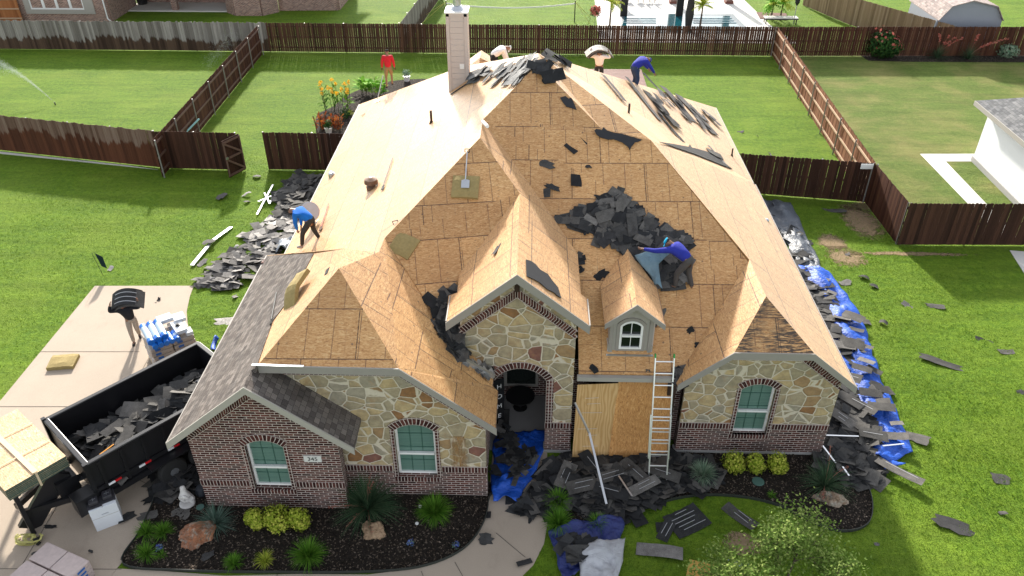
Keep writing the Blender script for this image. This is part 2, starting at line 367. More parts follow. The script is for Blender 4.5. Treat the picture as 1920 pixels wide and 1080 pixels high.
# the neighbour's drier lawn on the right of the side fence
sheet('neighbour_lawn', [(14.3, 27.2), (60, 27.2), (60, 50.3), (15.7, 50.3), (14.3, 31)], GRASS_OLIVE, .004, .004)
def smooth_poly(pts, n=6, closed=True):
    out = []; m = len(pts)
    for i in range(m):
        p0, p1, p2, p3 = (V((*pts[(i + k) % m][:2], 0)) for k in (-1, 0, 1, 2))
        for t in range(n):
            t /= n; out.append(.5 * ((2 * p1) + (p2 - p0) * t + (2 * p0 - 5 * p1 + 4 * p2 - p3) * t * t + (3 * p1 - p0 - 3 * p2 + p3) * t ** 3))
    return out
# driveway, walk and side strip
drv = [(-16.4, 8), (-15.6, 17.3), (-15.6, 23.3), (-12.05, 23.4)] + [at(u, v)[:2] for u, v in ((356, 556), (350, 585), (352, 608), (360, 630), (378, 652), (400, 664))] + [(-8.4, 19.3), (-8.4, 14), (-9.0, 14.0), (-9.6, 11.6), (-10.3, 8)]
sheet('driveway', drv, CONC, .012, .08)
walk = [(-10.25, 8), (-9.6, 11.55)] + [at(u, v)[:2] for u, v in ((300, 1071), (420, 1080), (560, 1077), (690, 1078), (770, 1068), (830, 1040), (880, 998), (912, 952), (916, 930))] + [(-.9, 17), (.5, 17)] + [at(u, v)[:2] for u, v in ((1026, 850), (1026, 985), (1020, 1020), (1000, 1060), (975, 1085))] + [(-.6, 10.4), (-1.6, 8)]
sheet('front_walk', walk, CONC, .016, .08)
def joint(a, b, w_=.012, z=.0175):
    a = V((*a[:2], z)); b = V((*b[:2], z)); return meta(MB().bar(a, b, w_, .003).build('driveway_joint', JOINT), kind='structure')
joint(at(75, 660), at(262, 660)); joint(at(286, 660), at(150, 900)); joint(at(120, 928), at(30, 1080)); joint(at(0, 1067), at(228, 1068)); joint(at(250, 895), at(300, 920)); joint(at(0, 763), at(165, 763))
joint(at(930, 1000), at(985, 1046), z=.0225); joint(at(853, 1055), at(868, 1082), z=.0225); joint(at(790, 1072), at(795, 1085), z=.0225); joint(at(520, 1078), at(519, 1090), z=.0225)
# mulch beds with steel edging
bedL = smooth_poly([at(u, v) for u, v in ((232, 1060), (262, 1000), (285, 950), (300, 915), (350, 900), (500, 925), (700, 905), (908, 905), (916, 940), (905, 985), (870, 1030), (800, 1062), (700, 1074), (520, 1075), (350, 1072))], 5)
bedR = smooth_poly([at(u, v) for u, v in ((1024, 905), (1027, 960), (1035, 1000), (1100, 1000), (1180, 965), (1262, 938), (1330, 930), (1400, 935), (1460, 950), (1520, 980), (1570, 997), (1612, 993), (1633, 972), (1632, 930), (1610, 890), (1570, 845), (1400, 830), (1200, 840), (1080, 845))], 5)
bedB = smooth_poly([at(u, v) for u, v in ((596, 262), (592, 235), (596, 215), (625, 200), (650, 180), (700, 160), (760, 150), (830, 150), (880, 160), (880, 190), (760, 230), (690, 290), (640, 290), (610, 280))], 4)
EDGE = plain('bed_edging', (.03, .035, .03), .6)
for nm, bd in (('mulch_bed', bedL), ('mulch_bed', bedR), ('mulch_bed', bedB)):
    sheet(nm, bd, MULCH, .03, .05)
    e = MB()
    for i in range(len(bd)):
        a, b = bd[i], bd[(i + 1) % len(bd)]
        if (b - a).length > .01 and max(a.y, b.y) < 15.2 or nm == 'x': e.bar((a.x, a.y, .03), (b.x, b.y, .03), .018, .12)
    if e.v: meta(e.build('bed_edging', EDGE), kind='structure')
def chips(poly, n, name, cols, zt=.035):
    b = MB(); xs = [p.x for p in poly]; ys = [p.y for p in poly]
    def ins(x, y):
        c = False; j = len(poly) - 1
        for i in range(len(poly)):
            a, q = poly[i], poly[j]
            if (a.y > y) != (q.y > y) and x < (q.x - a.x) * (y - a.y) / (q.y - a.y) + a.x: c = not c
            j = i
        return c
    k = 0
    while k < n:
        x, y = random.uniform(min(xs), max(xs)), random.uniform(min(ys), max(ys))
        if not ins(x, y): continue
        k += 1; l = random.uniform(.02, .07); a = random.uniform(0, pi); d = V((cos(a), sin(a), random.uniform(-.4, .4))) * l; s_ = V((-sin(a), cos(a), random.uniform(-.4, .4))) * random.uniform(.006, .016)
        p = V((x, y, zt + random.uniform(0, .02))); b.add([p - d / 2 - s_, p + d / 2 - s_, p + d / 2 + s_, p - d / 2 + s_], [(0, 1, 2, 3)])
    return meta(b.build(name, cols), kind='stuff')
def island_mat(name, stops, rough=.9, spec=.2, bump=None):
    m, n, b = newmat(name, rough, spec); k = N(n); g = k.node('ShaderNodeNewGeometry')
    col = k.ramp(g.outputs['Random Per Island'], stops); col = k.mix(.5, col, k.ramp(k.noise(k.coord(), 30, 3), [(.3, .6), (.7, 1.4)]), 'MULTIPLY'); k.link(col, b.inputs['Base Color']); return m
CHIP = island_mat('wood_chips', [(0, (.006, .005, .004)), (.75, (.035, .026, .02)), (.95, (.10, .075, .055)), (1, (.26, .21, .17))])
sheet('porch_floor', [(-1.0, 15.6), (.8, 15.6), (.8, 18.3), (-1.5, 18.3), (-1.5, 16)], PORCHFLOOR, .03, .05)
chips(bedL, 5200, 'bark_chips', CHIP); chips(bedR, 4600, 'bark_chips', CHIP); chips(bedB, 1200, 'bark_chips', CHIP)

# ================================================================ HOUSE
house = empty('house', (0, 20, 0), 'stone and brick house with its roof stripped to bare OSB sheathing', 'house')
house.location = (0, 0, 0)
H = house
def roof(name, pts, mat=OSB, th=.10, du=0, dv=0):
    return MB().slab(pts, th, (0, 0, 1)).build(name, mat, H, du=du, dv=dv)
A = V((.16, 23.55, L.z(.16, 0))); A2 = V((.16, 24.6, L.z(.16, 0)))
S1 = V((-1.43, 20.57, L.z(-1.43, 0))); S2 = V((-1.43, 21.86, L.z(-1.43, 0))); HP = V((-3.78, 17.75, L.z(-3.78, 0)))
K1 = L.p(-2.62, 28.9); BL = V((XL, 34, ZE)); BR = V((XR, 34, ZE))
P_ = F.p(3.42, 21.4); Q_ = F.p(2.02, 21.7); VR = V((5.9, 18.32, 4.6)); JR = V((5.93, 16.56, 4.62)); NR = V((XR, 26.6, ZE))
roof('roof_deck', [BL, (XL, 17.2, ZE), L.p(-3.82, 17.1), HP, S1, S2, A, A2, K1], dv=.3)                 # left slope
roof('roof_deck', [A, Q_, P_, NR, BR, A2], du=.4)                                                 # right slope, back
roof('roof_deck', [P_, VR, JR, (6.95, 15.3, 3.81), (8.19, 15.3, 2.77), (8.19, 26.5, 2.77), NR - V((0, 0, .0))], dv=.35)  # right slope, front
# front slope (seams every 1.22 m from a known line)
cs = 1 / sqrt(1 + PM * PM); s0v = F.p(0, YF + 2.498 * cs); dvF = -(V((0, cs, PM * cs)).dot(s0v)) % 1.22
roof('roof_deck', [A, S2, F.p(-1.43, 17), F.p(1.29, 17), F.p(1.29, YF), F.p(3.9, YF), F.p(5.9, 18.25), P_, Q_], dv=dvF)
roof('roof_deck', [S2, S1, V((-.3, 19.2, 6.05)), V((.23, 19.83, 5.62))], du=.2)                       # right slope of the forward hip
roof('roof_deck', [S1, HP, V((-2.39, 16.2, 4.2)), V((-.9, 15.62, 3.1)), V((-.3, 19.2, 6.05))], dv=.5)      # front slope of the forward hip
# entry gable
roof('entry_roof', [(-.29, 15.2, 6.05), (-.3, 19.3, 6.05), EL.p(-1.82, 17.3), EL.p(-1.79, 16.25), EL.p(-2.03, 16.4), EL.p(-1.97, 15.2)], du=.7, dv=.2)
roof('entry_roof', [(-.29, 15.2, 6.052), ER.p(1.43, 15.2), ER.p(1.43, 16.35), ER.p(1.28, 16.35), ER.p(1.28, 18.25), (.23, 19.83, 5.62), (-.3, 19.3, 6.05)], du=.3)
# right wing (clipped gable)
roof('roof_deck', [JR, VR, F.p(3.72, 15.5), V((3.78, 15.3, 2.75)), V((5.01, 15.3, 3.81))], du=.5)
roof('roof_deck', [JR, V((5.01, 15.3, 3.81)), V((6.95, 15.3, 3.81))], OSB_STAIN)
# left wing (clipped gable)
JL = V((-4.5, 15.68, 5.84)); RB = V((-4.57, 16.55, 5.84)); C1 = V((-6.04, 13.6, 4.58)); C2 = V((-2.89, 13.6, 4.55))
roof('roof_deck', [JL, C1, C2], dv=.42)
roof('roof_deck', [JL, C2, V((-.74, 13.6, 2.78)), V((-.74, 14.9, 2.78)), V((-.88, 15.0, 2.86)), V((-.88, 15.5, 2.9)), V((-2.39, 16.25, 4.15)), HP + V((0, 0, .0)), L.p(-3.82, 17.1), RB], dv=.1)
# bright strip of sheathing on the left slope of the left wing, shingles beside it
lw = lambda u, v, h=0: LW.px(u, v, h)
backc = V((-5.87, 18.13, LW.z(-5.87, 0)))
roof('roof_deck', [RB, JL, C1, lw(478, 690), lw(510, 600), lw(556, 540), lw(570, 505), lw(586, 476)], du=.2)
SH = MB().slab([V((-8.30, 21.15, LW.z(-8.30, 0))), lw(588, 475, .02), lw(572, 505, .02), lw(558, 540, .02), lw(512, 600, .02), lw(480, 690, .02), V((-6.19, 13.55, LW.z(-6.19, 0) + .02)), V((-6.19, 12.98, LW.z(-6.19, 0) + .02)), V((-8.30, 12.98, LW.z(-8.30, 0) + .02))], .12, (0, 0, 1))
SH.build('shingled_roof', SHINGLE, H)
GR_ = Plane(-PW, 0, LW.z(-6.19, 0) + PW * -6.19)
MB().slab([(-6.19, 12.98, GR_.z(-6.19, 0) + .02), (-4.0, 12.98, GR_.z(-4.0, 0) + .02), (-4.0, 14.0, GR_.z(-4.0, 0) + .02), (-6.19, 14.0, GR_.z(-6.19, 0) + .02)], .12, (0, 0, 1)).build('shingled_roof', SHINGLE, H)
# closure behind the wing, back slopes and rear wing
MB().slab([RB, (-8.3, 21.2, 2.7), (-8.3, 21.6, 2.4), (-4.57, 17.4, 4.7)], .02).build('roof_closure', OSB, H)
roof('back_roof', [BL, K1, A2, BR, (0, 34, ZE)][:0] or [K1, A2, BR, BL], OSB)
rb = [at(900, 108, 6.2), at(860, 121, 5.75), at(926, 121, 5.75)]
rk = rb[0] + V((0, .9, 0)); bl, br_ = V((-5.2, 33.4, 3.2)), V((1.2, 33.4, 3.2))
roof('back_roof', [rb[0], V((-5.2, 31.5, 3.4)), bl, rk], OSB); roof('back_roof', [rb[0], rk, br_, V((1.2, 29.2, 3.4))], OSB); roof('back_roof', [rk, bl, br_], OSB); roof('back_roof', [rb[0], V((1.0, 28.6, 5.2)), V((-2.2, 28.2, 5.2)), V((-5.2, 31.5, 3.4))], OSB)
# fascias, drip edges, gutters
def fascia(a, b, h=.2, th=.035, mat=TRIM, nm='fascia', out=(0, -1, 0), drop=0):
    a = V(a); b = V(b); o = V(out) * th; dz = V((0, 0, -h)); z0 = V((0, 0, -drop))
    MB().add([a + z0, b + z0, b + z0 + dz, a + z0 + dz, a + z0 + o, b + z0 + o, b + z0 + dz + o, a + z0 + dz + o], [(4, 5, 6, 7), (3, 2, 1, 0), (0, 1, 5, 4), (2, 3, 7, 6), (1, 2, 6, 5), (3, 0, 4, 7)][::1]).build(nm, mat, H)
Y1 = 15.3; fascia((3.76, Y1, 2.75), (5.01, Y1, 3.82)); fascia((5.01, Y1, 3.82), (6.95, Y1, 3.82)); fascia((6.95, Y1, 3.82), (8.22, Y1, 2.78))
fascia((-1.99, 15.2, 4.66), (-.29, 15.2, 6.06), .24); fascia((-.29, 15.2, 6.06), (1.45, 15.2, 4.63), .24)
fascia((-6.04, 13.6, 4.58), (-2.89, 13.6, 4.56)); fascia((-2.89, 13.6, 4.56), (-.72, 13.6, 2.77))
MB().bar((-6.15, 13.56, 4.62), (-5.0, 13.56, 4.60), .06, .02).build('drip_edge', ALU, H)
fascia((-8.32, 12.98, 2.74), (-6.19, 12.98, 4.48), .2, .035, TRIM_L); fascia((-6.19, 12.98, 4.48), (-3.97, 12.98, 2.68), .2, .035, TRIM_L)
fascia((-8.31, 21.2, 2.72), (-8.31, 12.98, 2.72), .18, .03, TRIM, out=(-1, 0, 0)); fascia((XL - .01, 34, 2.77), (XL - .01, 20.5, 2.77), .18, .03, TRIM, out=(-1, 0, 0))
fascia((8.2, 15.3, 2.77), (8.2, 26.5, 2.77), .18, .03, TRIM, out=(1, 0, 0)); fascia((XR, 26.5, 2.77), (XR, 34, 2.77), .18, .03, TRIM, out=(1, 0, 0))
MB().bar((1.25, 15.58, 2.68), (3.85, 15.58, 2.68), .12, .13).build('gutter', TRIM_L, H)
MB().bar((-1.98, 15.25, 4.58), (-1.98, 16.3, 4.58), .03, .18).bar((1.45, 15.2, 4.55), (1.45, 16.3, 4.55), .03, .18).build('fascia', TRIM, H)
# soffits
sof = MB()
for a, b, c, d in (((3.76, 15.3, 2.6), (5.0, 15.3, 3.66), (5.0, 15.7, 3.66), (3.76, 15.7, 2.6)), ((6.95, 15.3, 3.66), (8.2, 15.3, 2.6), (8.2, 15.7, 2.6), (6.95, 15.7, 3.66)), ((5, 15.3, 3.66), (6.95, 15.3, 3.66), (6.95, 15.7, 3.66), (5, 15.7, 3.66)),
                   ((-1.95, 15.2, 4.46), (-.29, 15.2, 5.84), (-.29, 15.65, 5.84), (-1.95, 15.65, 4.46)), ((-.29, 15.2, 5.84), (1.4, 15.2, 4.46), (1.4, 15.65, 4.46), (-.29, 15.65, 5.84)),
                   ((-2.89, 13.6, 4.38), (-.76, 13.6, 2.6), (-.76, 14.0, 2.6), (-2.89, 14.0, 4.38)), ((-6.0, 13.6, 4.38), (-2.89, 13.6, 4.38), (-2.89, 14.0, 4.38), (-6, 14, 4.38)),
                   ((-8.3, 12.98, 2.58), (-6.19, 12.98, 4.3), (-6.19, 13.5, 4.3), (-8.3, 13.5, 2.58)), ((-6.19, 12.98, 4.3), (-4, 12.98, 2.52), (-4, 13.5, 2.52), (-6.19, 13.5, 4.3))):
    sof.slab([a, b, c, d], .012, (0, 0, 1))
sof.build('soffit', TRIM, H)

# ---- walls
def wall(name, pts, y, mat, holes=(), th=.25, parent=H, x_dir=1):
    """front-facing wall: pts = (x,z) outline, holes = list of outlines; outer face at y, body behind it."""
    loops = [[V((p[0], p[1], 0)) for p in pts]] + [[V((p[0], p[1], 0)) for p in h] for h in holes]
    flat = [p for l in loops for p in l]; tri = tessellate_polygon(loops); n = len(flat); fs = []
    for t in tri:
        a, b, c = (flat[i] for i in t)
        if (b - a).cross(c - a).z < 0: t = (t[0], t[2], t[1])
        fs.append(tuple(t)); fs.append((t[2] + n, t[1] + n, t[0] + n))
    k = 0
    for li, l in enumerate(loops):
        m = len(l); area = sum(l[i].x * l[(i + 1) % m].y - l[(i + 1) % m].x * l[i].y for i in range(m)); ccw = area > 0
        for i in range(m):
            j = (i + 1) % m; q = (k + j, k + i, k + i + n, k + j + n)
            fs.append(q if (ccw == (li == 0)) else q[::-1])
        k += m
    vs_ = [(p.x, y, p.y) for p in flat] + [(p.x, y + th, p.y) for p in flat]
    return mesh(name, vs_, fs, mat, parent)
def arch_pts(x0, x1, z0, zs, zt, n=10):                 # opening outline: bottom, springing, crown (segmental)
    cx = (x0 + x1) / 2; w2 = (x1 - x0) / 2; h = zt - zs; r = (w2 * w2 + h * h) / (2 * h); cz = zt - r; a0 = math.asin(w2 / r)
    return [(x0, z0), (x1, z0)] + [(cx + r * sin(a0 - 2 * a0 * i / n), cz + r * cos(a0 - 2 * a0 * i / n)) for i in range(n + 1)]
def band(name, path, wd, y, mat, proud=.02, inward=1, th=.05, closed=False):
    """strip of bricks along a path (x,z) on the wall face, width wd to its left*inward; UV runs along it"""
    vs_ = []; fs = []; uv = []; d = 0; P = [V((p[0], p[1])) for p in path]; offs = []
    for i, p in enumerate(P):
        a = (P[i] - P[i - 1]).normalized() if i > 0 else None; b = (P[i + 1] - P[i]).normalized() if i < len(P) - 1 else None
        t = ((a or b) + (b or a)).normalized(); nrm = V((-t.y, t.x)) * inward; c = (a or t).dot(t); offs.append(nrm * (wd / max(.5, c)))
    L_ = [0]
    for i in range(1, len(P)): L_.append(L_[-1] + (P[i] - P[i - 1]).length)
    for i, p in enumerate(P):
        q = p + offs[i]
        for yy in (y - proud, y + th): vs_ += [(p.x, yy, p.y), (q.x, yy, q.y)]
    for i in range(len(P) - 1):
        a = 4 * i; b = a + 4
        fr = [a, b, b + 1, a + 1]; u = [(L_[i], 0), (L_[i + 1], 0), (L_[i + 1], wd), (L_[i], wd)]
        if inward < 0: fr.reverse(); u.reverse()
        fs.append(tuple(fr)); uv += u
        for x, yv in (((a + 1, b + 1, b + 3, a + 3), wd), ((a, b, b + 2, a + 2), 0)):
            fs.append(x); uv += [(L_[i], yv), (L_[i + 1], yv), (L_[i + 1], yv + .02), (L_[i], yv + .02)]
    a = 4 * (len(P) - 1)
    for e in (0, a): fs.append((e, e + 1, e + 3, e + 2)); uv += [(0, 0), (0, wd), (.02, wd), (.02, 0)]
    return mesh(name, vs_, fs, mat, H, uv=uv)
def window(x0, x1, z0, zs, zt, y, parent=H, pane=None, name='window', frame=WHITE, grid=(3, 2), mid=.5):
    """double-hung window with arched head set back in its opening"""
    pane = pane or GLASSB
    f = arch_pts(x0, x1, z0, zs, zt, 12); cx = (x0 + x1) / 2; w_ = .055
    ins = arch_pts(x0 + w_, x1 - w_, z0 + w_, zs, zt - w_, 12)
    fr = wall(name, f, y, frame, [ins], .07, parent)
    wall('pane', ins, y + .045, pane, (), .01, fr)
    zm = z0 + (zt - z0) * mid
    b = MB().bar((x0 + w_, y - .005, zm), (x1 - w_, y - .005, zm), .07, .06)
    b.build('meeting_rail', frame, fr)
    g = MB()
    GRM = MUNT if pane is GLASSB else frame
    for i in range(1, grid[0]): xx = x0 + w_ + (x1 - x0 - 2 * w_) * i / grid[0]; g.bar((xx, y + .038, z0 + w_), (xx, y + .038, zt - w_ - .02), .018 if pane is GLASSD else .012, .012, (0, 1, 0))
    for i in range(1, grid[1] * 2):
        zz = z0 + (zt - z0) * i / (grid[1] * 2)
        if grid[1] and abs(zz - zm) > .1: g.bar((x0 + w_, y + .038, zz), (x1 - w_, y + .038, zz), .012, .012)
    g.build('muntins', GRM, fr)
    return fr
MUNT = plain('muntin_green', (.03, .10, .075), .5)
def gable_wall(nm, outline, y, holes, th=.28): return wall(nm, outline, y, STONE, holes, th)
# right wing wall
YR = 15.68; hr = arch_pts(5.5, 6.4, .72, 2.32, 2.5)
gable_wall('stone_wall', [(4.06, .92), (5.5, .92)] + arch_pts(5.5, 6.4, .92, 2.32, 2.5)[2:][::-1] + [(6.4, .92), (8.0, .92), (8.0, 2.75), (6.93, 3.66), (5.03, 3.66), (4.06, 2.82)], YR, [])
wall('brick_wall', [(4.05, .1), (8.01, .1), (8.01, .92), (6.4, .92), (6.4, .72), (5.5, .72), (5.5, .92), (4.05, .92)], YR - .012, BRICK, (), .3)
band('soldier_course', [(4.05, .92), (5.4, .92)], .2, YR - .012, SOLDIER); band('soldier_course', [(6.5, .92), (8.01, .92)], .2, YR - .012, SOLDIER)
band('foundation', [(4.0, 0), (8.05, 0)], .1, YR - .012, FOUND, .03, 1, .2)
band('brick_arch', [(p[0], p[1]) for p in arch_pts(5.5, 6.4, 2.3, 2.32, 2.5)[2:]], .2, YR, SOLDIER, .03, -1)
for xa, s_ in ((5.5, 1), (6.4, -1)): band('brick_jamb', [(xa, .72), (xa, 2.34)], .1, YR, HEADER, .022, s_)
band('brick_sill', [(5.4, .60), (6.5, .60)], .12, YR, SOLDIER, .05)
band('rake_bricks', [(4.0, 2.63), (5.05, 3.55), (6.91, 3.55), (8.02, 2.63)], .17, YR, SOLDIER, .03, -1); band('rake_bricks', [(4.0, 2.45), (5.08, 3.37), (6.88, 3.37), (8.02, 2.43)], .09, YR, HEADER, .022, -1)
window(5.5, 6.4, .72, 2.32, 2.5, YR + .12, mid=.42)
# left wing wall
YL = 13.96; 
gable_wall('stone_wall', [(-6.0, .9), (-3.24, .9)] + arch_pts(-3.24, -2.25, .9, 2.3, 2.52)[2:][::-1] + [(-2.25, .9), (-1.02, .9), (-1.02, 2.82), (-2.9, 4.36), (-6.0, 4.36)], YL, [])
wall('brick_wall', [(-4.7, .06), (-1.0, .06), (-1.0, .9), (-2.25, .9), (-2.25, .70), (-3.24, .70), (-3.24, .9), (-4.7, .9)], YL - .012, BRICK, (), .3)
band('soldier_course', [(-4.6, .9), (-3.36, .9)], .2, YL - .012, SOLDIER); band('soldier_course', [(-2.13, .9), (-1.0, .9)], .2, YL - .012, SOLDIER)
band('brick_arch', [(p[0], p[1]) for p in arch_pts(-3.24, -2.25, 2.3, 2.3, 2.52)[2:]], .21, YL, SOLDIER, .03, -1)
for xa, s_ in ((-3.24, 1), (-2.25, -1)): band('brick_jamb', [(xa, .7), (xa, 2.32)], .1, YL, HEADER, .022, s_)
band('brick_sill', [(-3.34, .56), (-2.15, .56)], .13, YL, SOLDIER, .05)
band('rake_bricks', [(-6.3, 4.28), (-2.92, 4.28), (-.98, 2.66)], .17, YL, HEADER, .03, -1); band('rake_bricks', [(-6.3, 4.10), (-2.96, 4.10), (-.98, 2.45)], .08, YL, HEADER, .022, -1)
window(-3.24, -2.25, .70, 2.3, 2.52, YL + .12, mid=.40)
RUST = newmat('rust_stain', .9)[0]; _k = N(RUST.node_tree); _b = RUST.node_tree.nodes['Principled BSDF']; _o = _k.coord('Generated')
_k.link(_k.mix(_k.noise(_k.mapping(_o, (3, 1, 1)), 3, 4), (.30, .14, .04), (.42, .27, .13)), _b.inputs['Base Color']); _sp = _k.node('ShaderNodeSeparateXYZ'); _k.link(_o, _sp.inputs[0])
_al = _k.math('MULTIPLY', _k.ramp(_k.math('ABSOLUTE', _k.math('SUBTRACT', _sp.outputs[0], .5)), [(.05, 1), (.4, 0)]), _k.ramp(_k.noise(_k.mapping(_o, (4, 1, 1.2)), 3, 4), [(.4, .0), (.62, .8)])); _k.link(_al, _b.inputs['Alpha'])
wall('rust_stain', [(-1.85, .9), (-1.35, .9), (-1.4, 2.15), (-2.0, 2.15)], YL - .018, RUST, (), .002)
# brick gable (garage front)
YG = 13.45; hg = arch_pts(-6.75, -5.82, .72, 2.2, 2.4)
wall('brick_wall', [(-8.08, .04), (-4.5, .04), (-4.5, 2.95), (-6.19, 4.25), (-8.08, 2.78)], YG, BRICK, [hg], .26)
band('soldier_course', [(-8.09, .8), (-6.86, .8)], .2, YG, SOLDIER, .015); band('soldier_course', [(-5.70, .8), (-4.49, .8)], .2, YG, SOLDIER, .015)
band('brick_arch', [(p[0], p[1]) for p in arch_pts(-6.75, -5.82, 2.2, 2.2, 2.4)[2:]], .2, YG, SOLDIER, .03, -1)
for xa, s_ in ((-6.75, 1), (-5.82, -1)): band('brick_jamb', [(xa, .72), (xa, 2.22)], .1, YG, HEADER, .016, s_)
band('brick_sill', [(-6.85, .58), (-5.72, .58)], .13, YG, SOLDIER, .05)
band('rake_bricks', [(-8.09, 2.57), (-6.19, 4.12), (-4.49, 2.75)], .17, YG, SOLDIER, .03, -1); band('rake_bricks', [(-8.09, 2.40), (-6.19, 3.93), (-4.49, 2.58)], .08, YG, HEADER, .022, -1)
window(-6.75, -5.82, .72, 2.2, 2.4, YG + .12, mid=.40)
plq = wall('house_number_plaque', [(-5.37, 1.72), (-4.95, 1.72), (-4.95, 1.92), (-5.37, 1.92)], YG - .03, plain('cast_stone', (.62, .62, .60), .8), (), .06, H)
def text(name, body, size, loc, rot, mat, parent=None, ext=.004, align='CENTER'):
    c = bpy.data.curves.new(name, 'FONT'); c.body = body; c.size = size; c.extrude = ext; c.align_x = align; c.align_y = 'CENTER'
    o = bpy.data.objects.new(name, c); COL.objects.link(o); o.location = loc; o.rotation_euler = rot
    bpy.context.view_layer.update(); me = bpy.data.meshes.new_from_object(o.evaluated_get(bpy.context.evaluated_depsgraph_get())); q = bpy.data.objects.new(name, me); COL.objects.link(q)
    q.matrix_world = o.matrix_world.copy(); bpy.data.objects.remove(o); me.materials.clear(); me.materials.append(mat); q.parent = parent
    return q
text('house_number', '345', .17, (-5.16, YG - .032, 1.82), (pi / 2, 0, 0), BLACK, plq)
# side walls, back and interior blocks so nothing is hollow
side = MB()
side.box((-7.98, 14.2, 1.4), (.2, .95, 2.75)).box((-7.15, 17.7, 1.4), (.2, 6.0, 2.75)).box((-7.6, 14.75, 1.4), (.9, .2, 2.75)).box((-7.35, 27, 1.38), (.2, 13, 2.75)).box((7.9, 24.6, 1.38), (.2, 17.7, 2.75)).box((.2, 33.5, 1.38), (15.4, .2, 2.75)).box((-4.66, 13.84, 1.4), (.2, .2, 2.7))
side.box((-1.13, 15.2, 1.35), (.2, 2.3, 2.5)).box((4.16, 15.95, 1.3), (.2, .3, 2.4)).box((-7.9, 20.8, 1.38), (.9, .2, 2.75))
side.build('brick_wall', BRICK, H)
# entry tower: stone front with brick arch
YE = 15.6
gable_wall('stone_wall', [(-1.68, 3.0), (-.86, 3.0)] + [p for p in arch_pts(-.86, .47, 0, 2.56, 2.96, 12)[2:][::-1]] + [(.47, 1.08), (1.16, 1.08), (1.16, 4.32), (-.29, 5.55), (-1.68, 4.38)], YE, [], .32)
wall('brick_wall', [(.47, .08), (1.17, .08), (1.17, .9), (.47, .9)], YE - .012, BRICK, (), .34); band('soldier_course', [(.46, .9), (1.17, .9)], .2, YE - .012, SOLDIER)
band('foundation', [(.44, 0), (1.2, 0)], .09, YE - .012, FOUND, .03, 1, .3)
band('brick_arch', [(p[0], p[1]) for p in arch_pts(-.86, .47, 2.5, 2.56, 2.96, 14)[2:]], .2, YE, SOLDIER, .035, -1)
band('brick_jamb', [(.47, 1.1), (.47, 2.6)], .19, YE, HEADER, .025, -1)
band('rake_bricks', [(-1.72, 4.22), (-.29, 5.42), (1.2, 4.17)], .19, YE, SOLDIER, .035, -1); band('rake_bricks', [(-1.72, 4.06), (-.29, 5.24), (1.2, 3.99)], .09, YE, HEADER, .025, -1)
MB().bar((-.29, YE - .05, 5.56), (-.29, YE - .05, 5.34), .12, .04, (0, 1, 0)).build('ridge_block', DKWOOD, H)
tb = MB().box((1.02, 17.3, 3.6), (.25, 3.2, 1.9)).box((-1.56, 16.8, 3.9), (.25, 2.2, 1.3)); tb.build('stone_wall', STONE, H)
# porch recess: floor, side and back walls, door, window
porch_b = MB().box((.85, 17.0, 1.4), (.12, 2.6, 2.8)).box((-.3, 17.95, 1.4), (2.4, .2, 2.8)); porch_b.build('brick_wall', BRICK, H)
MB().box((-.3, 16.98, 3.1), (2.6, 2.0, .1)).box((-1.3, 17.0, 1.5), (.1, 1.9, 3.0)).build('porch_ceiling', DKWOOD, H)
dr = wall('window', [(-.72, .42), (.3, .42), (.3, 2.3), (-.72, 2.3)], 17.8, TRIM, [[(-.62, .5), (.22, .5), (.22, 2.22), (-.62, 2.22)]], .06)
wall('pane', [(-.62, .5), (.22, .5), (.22, 2.22), (-.62, 2.22)], 17.83, GLASSD, (), .01, dr)
# middle wall behind the leaning sheets
wall('brick_wall', [(1.17, .08), (4.05, .08), (4.05, 2.7), (1.17, 2.7)], 16.05, BRICK, [[(1.6, .7), (3.3, .7), (3.3, 2.3), (1.6, 2.3)]], .25)
wall('window', [(1.6, .7), (3.3, .7), (3.3, 2.3), (1.6, 2.3)], 16.15, DKWOOD, [[(1.7, .8), (3.2, .8), (3.2, 2.2), (1.7, 2.2)]], .05)
wall('pane', [(1.7, .8), (3.2, .8), (3.2, 2.2), (1.7, 2.2)], 16.18, GLASSD, (), .01, H)
band('rake_bricks', [(1.3, 2.38), (3.9, 2.38)], .15, 16.05, HEADER, .02)
MB().box((3.72, 15.82, 1.35), (.22, .3, 2.5)).build('corner_post', DKWOOD, H); MB().box((2.5, 15.78, 2.55), (2.6, .14, .12)).build('beam', DKWOOD, H)
# dormer
DY = 16.18; Dr = H
dz = .0
wall('dormer_front', [(2.05, 3.06), (3.15, 3.06), (3.15, 4.12), (2.6, 4.6), (2.05, 4.12)], DY, TRIM_L, [arch_pts(2.31, 2.89, 3.2, 3.92, 4.08)], .1, Dr)
for xx in (2.1, 3.1): MB().bar((xx, DY - .02, 3.06), (xx, DY - .02, 4.12), .10, .05, (0, 1, 0)).build('corner_board', TRIM, H)
wall('window_surround', arch_pts(2.23, 2.97, 3.13, 3.96, 4.17), DY - .03, TRIM, [arch_pts(2.31, 2.89, 3.2, 3.92, 4.08)], .05, Dr)
dw = window(2.31, 2.89, 3.2, 3.92, 4.08, DY - .045, pane=GLASSD, grid=(2, 1), mid=.5)
for xx, sx in ((2.06, 1), (3.14, -1)): MB().slab([(xx, DY + .02, 3.05), (xx, DY + .02, 4.12), (xx, DY + 1.65, 4.15), (xx, DY + 1.65, 4.1)], .05 * sx, (-1, 0, 0) if sx > 0 else (1, 0, 0)).build('dormer_cheek', SIDING, H)
MB().bar((2.0, DY - .06, 3.05), (3.2, DY - .06, 3.05), .16, .03).build('flashing', METAL, H)
for xx in (2.04, 3.17): MB().box((xx, DY + .15, 3.2), (.03, .35, .22)).build('flashing', ALU, H)
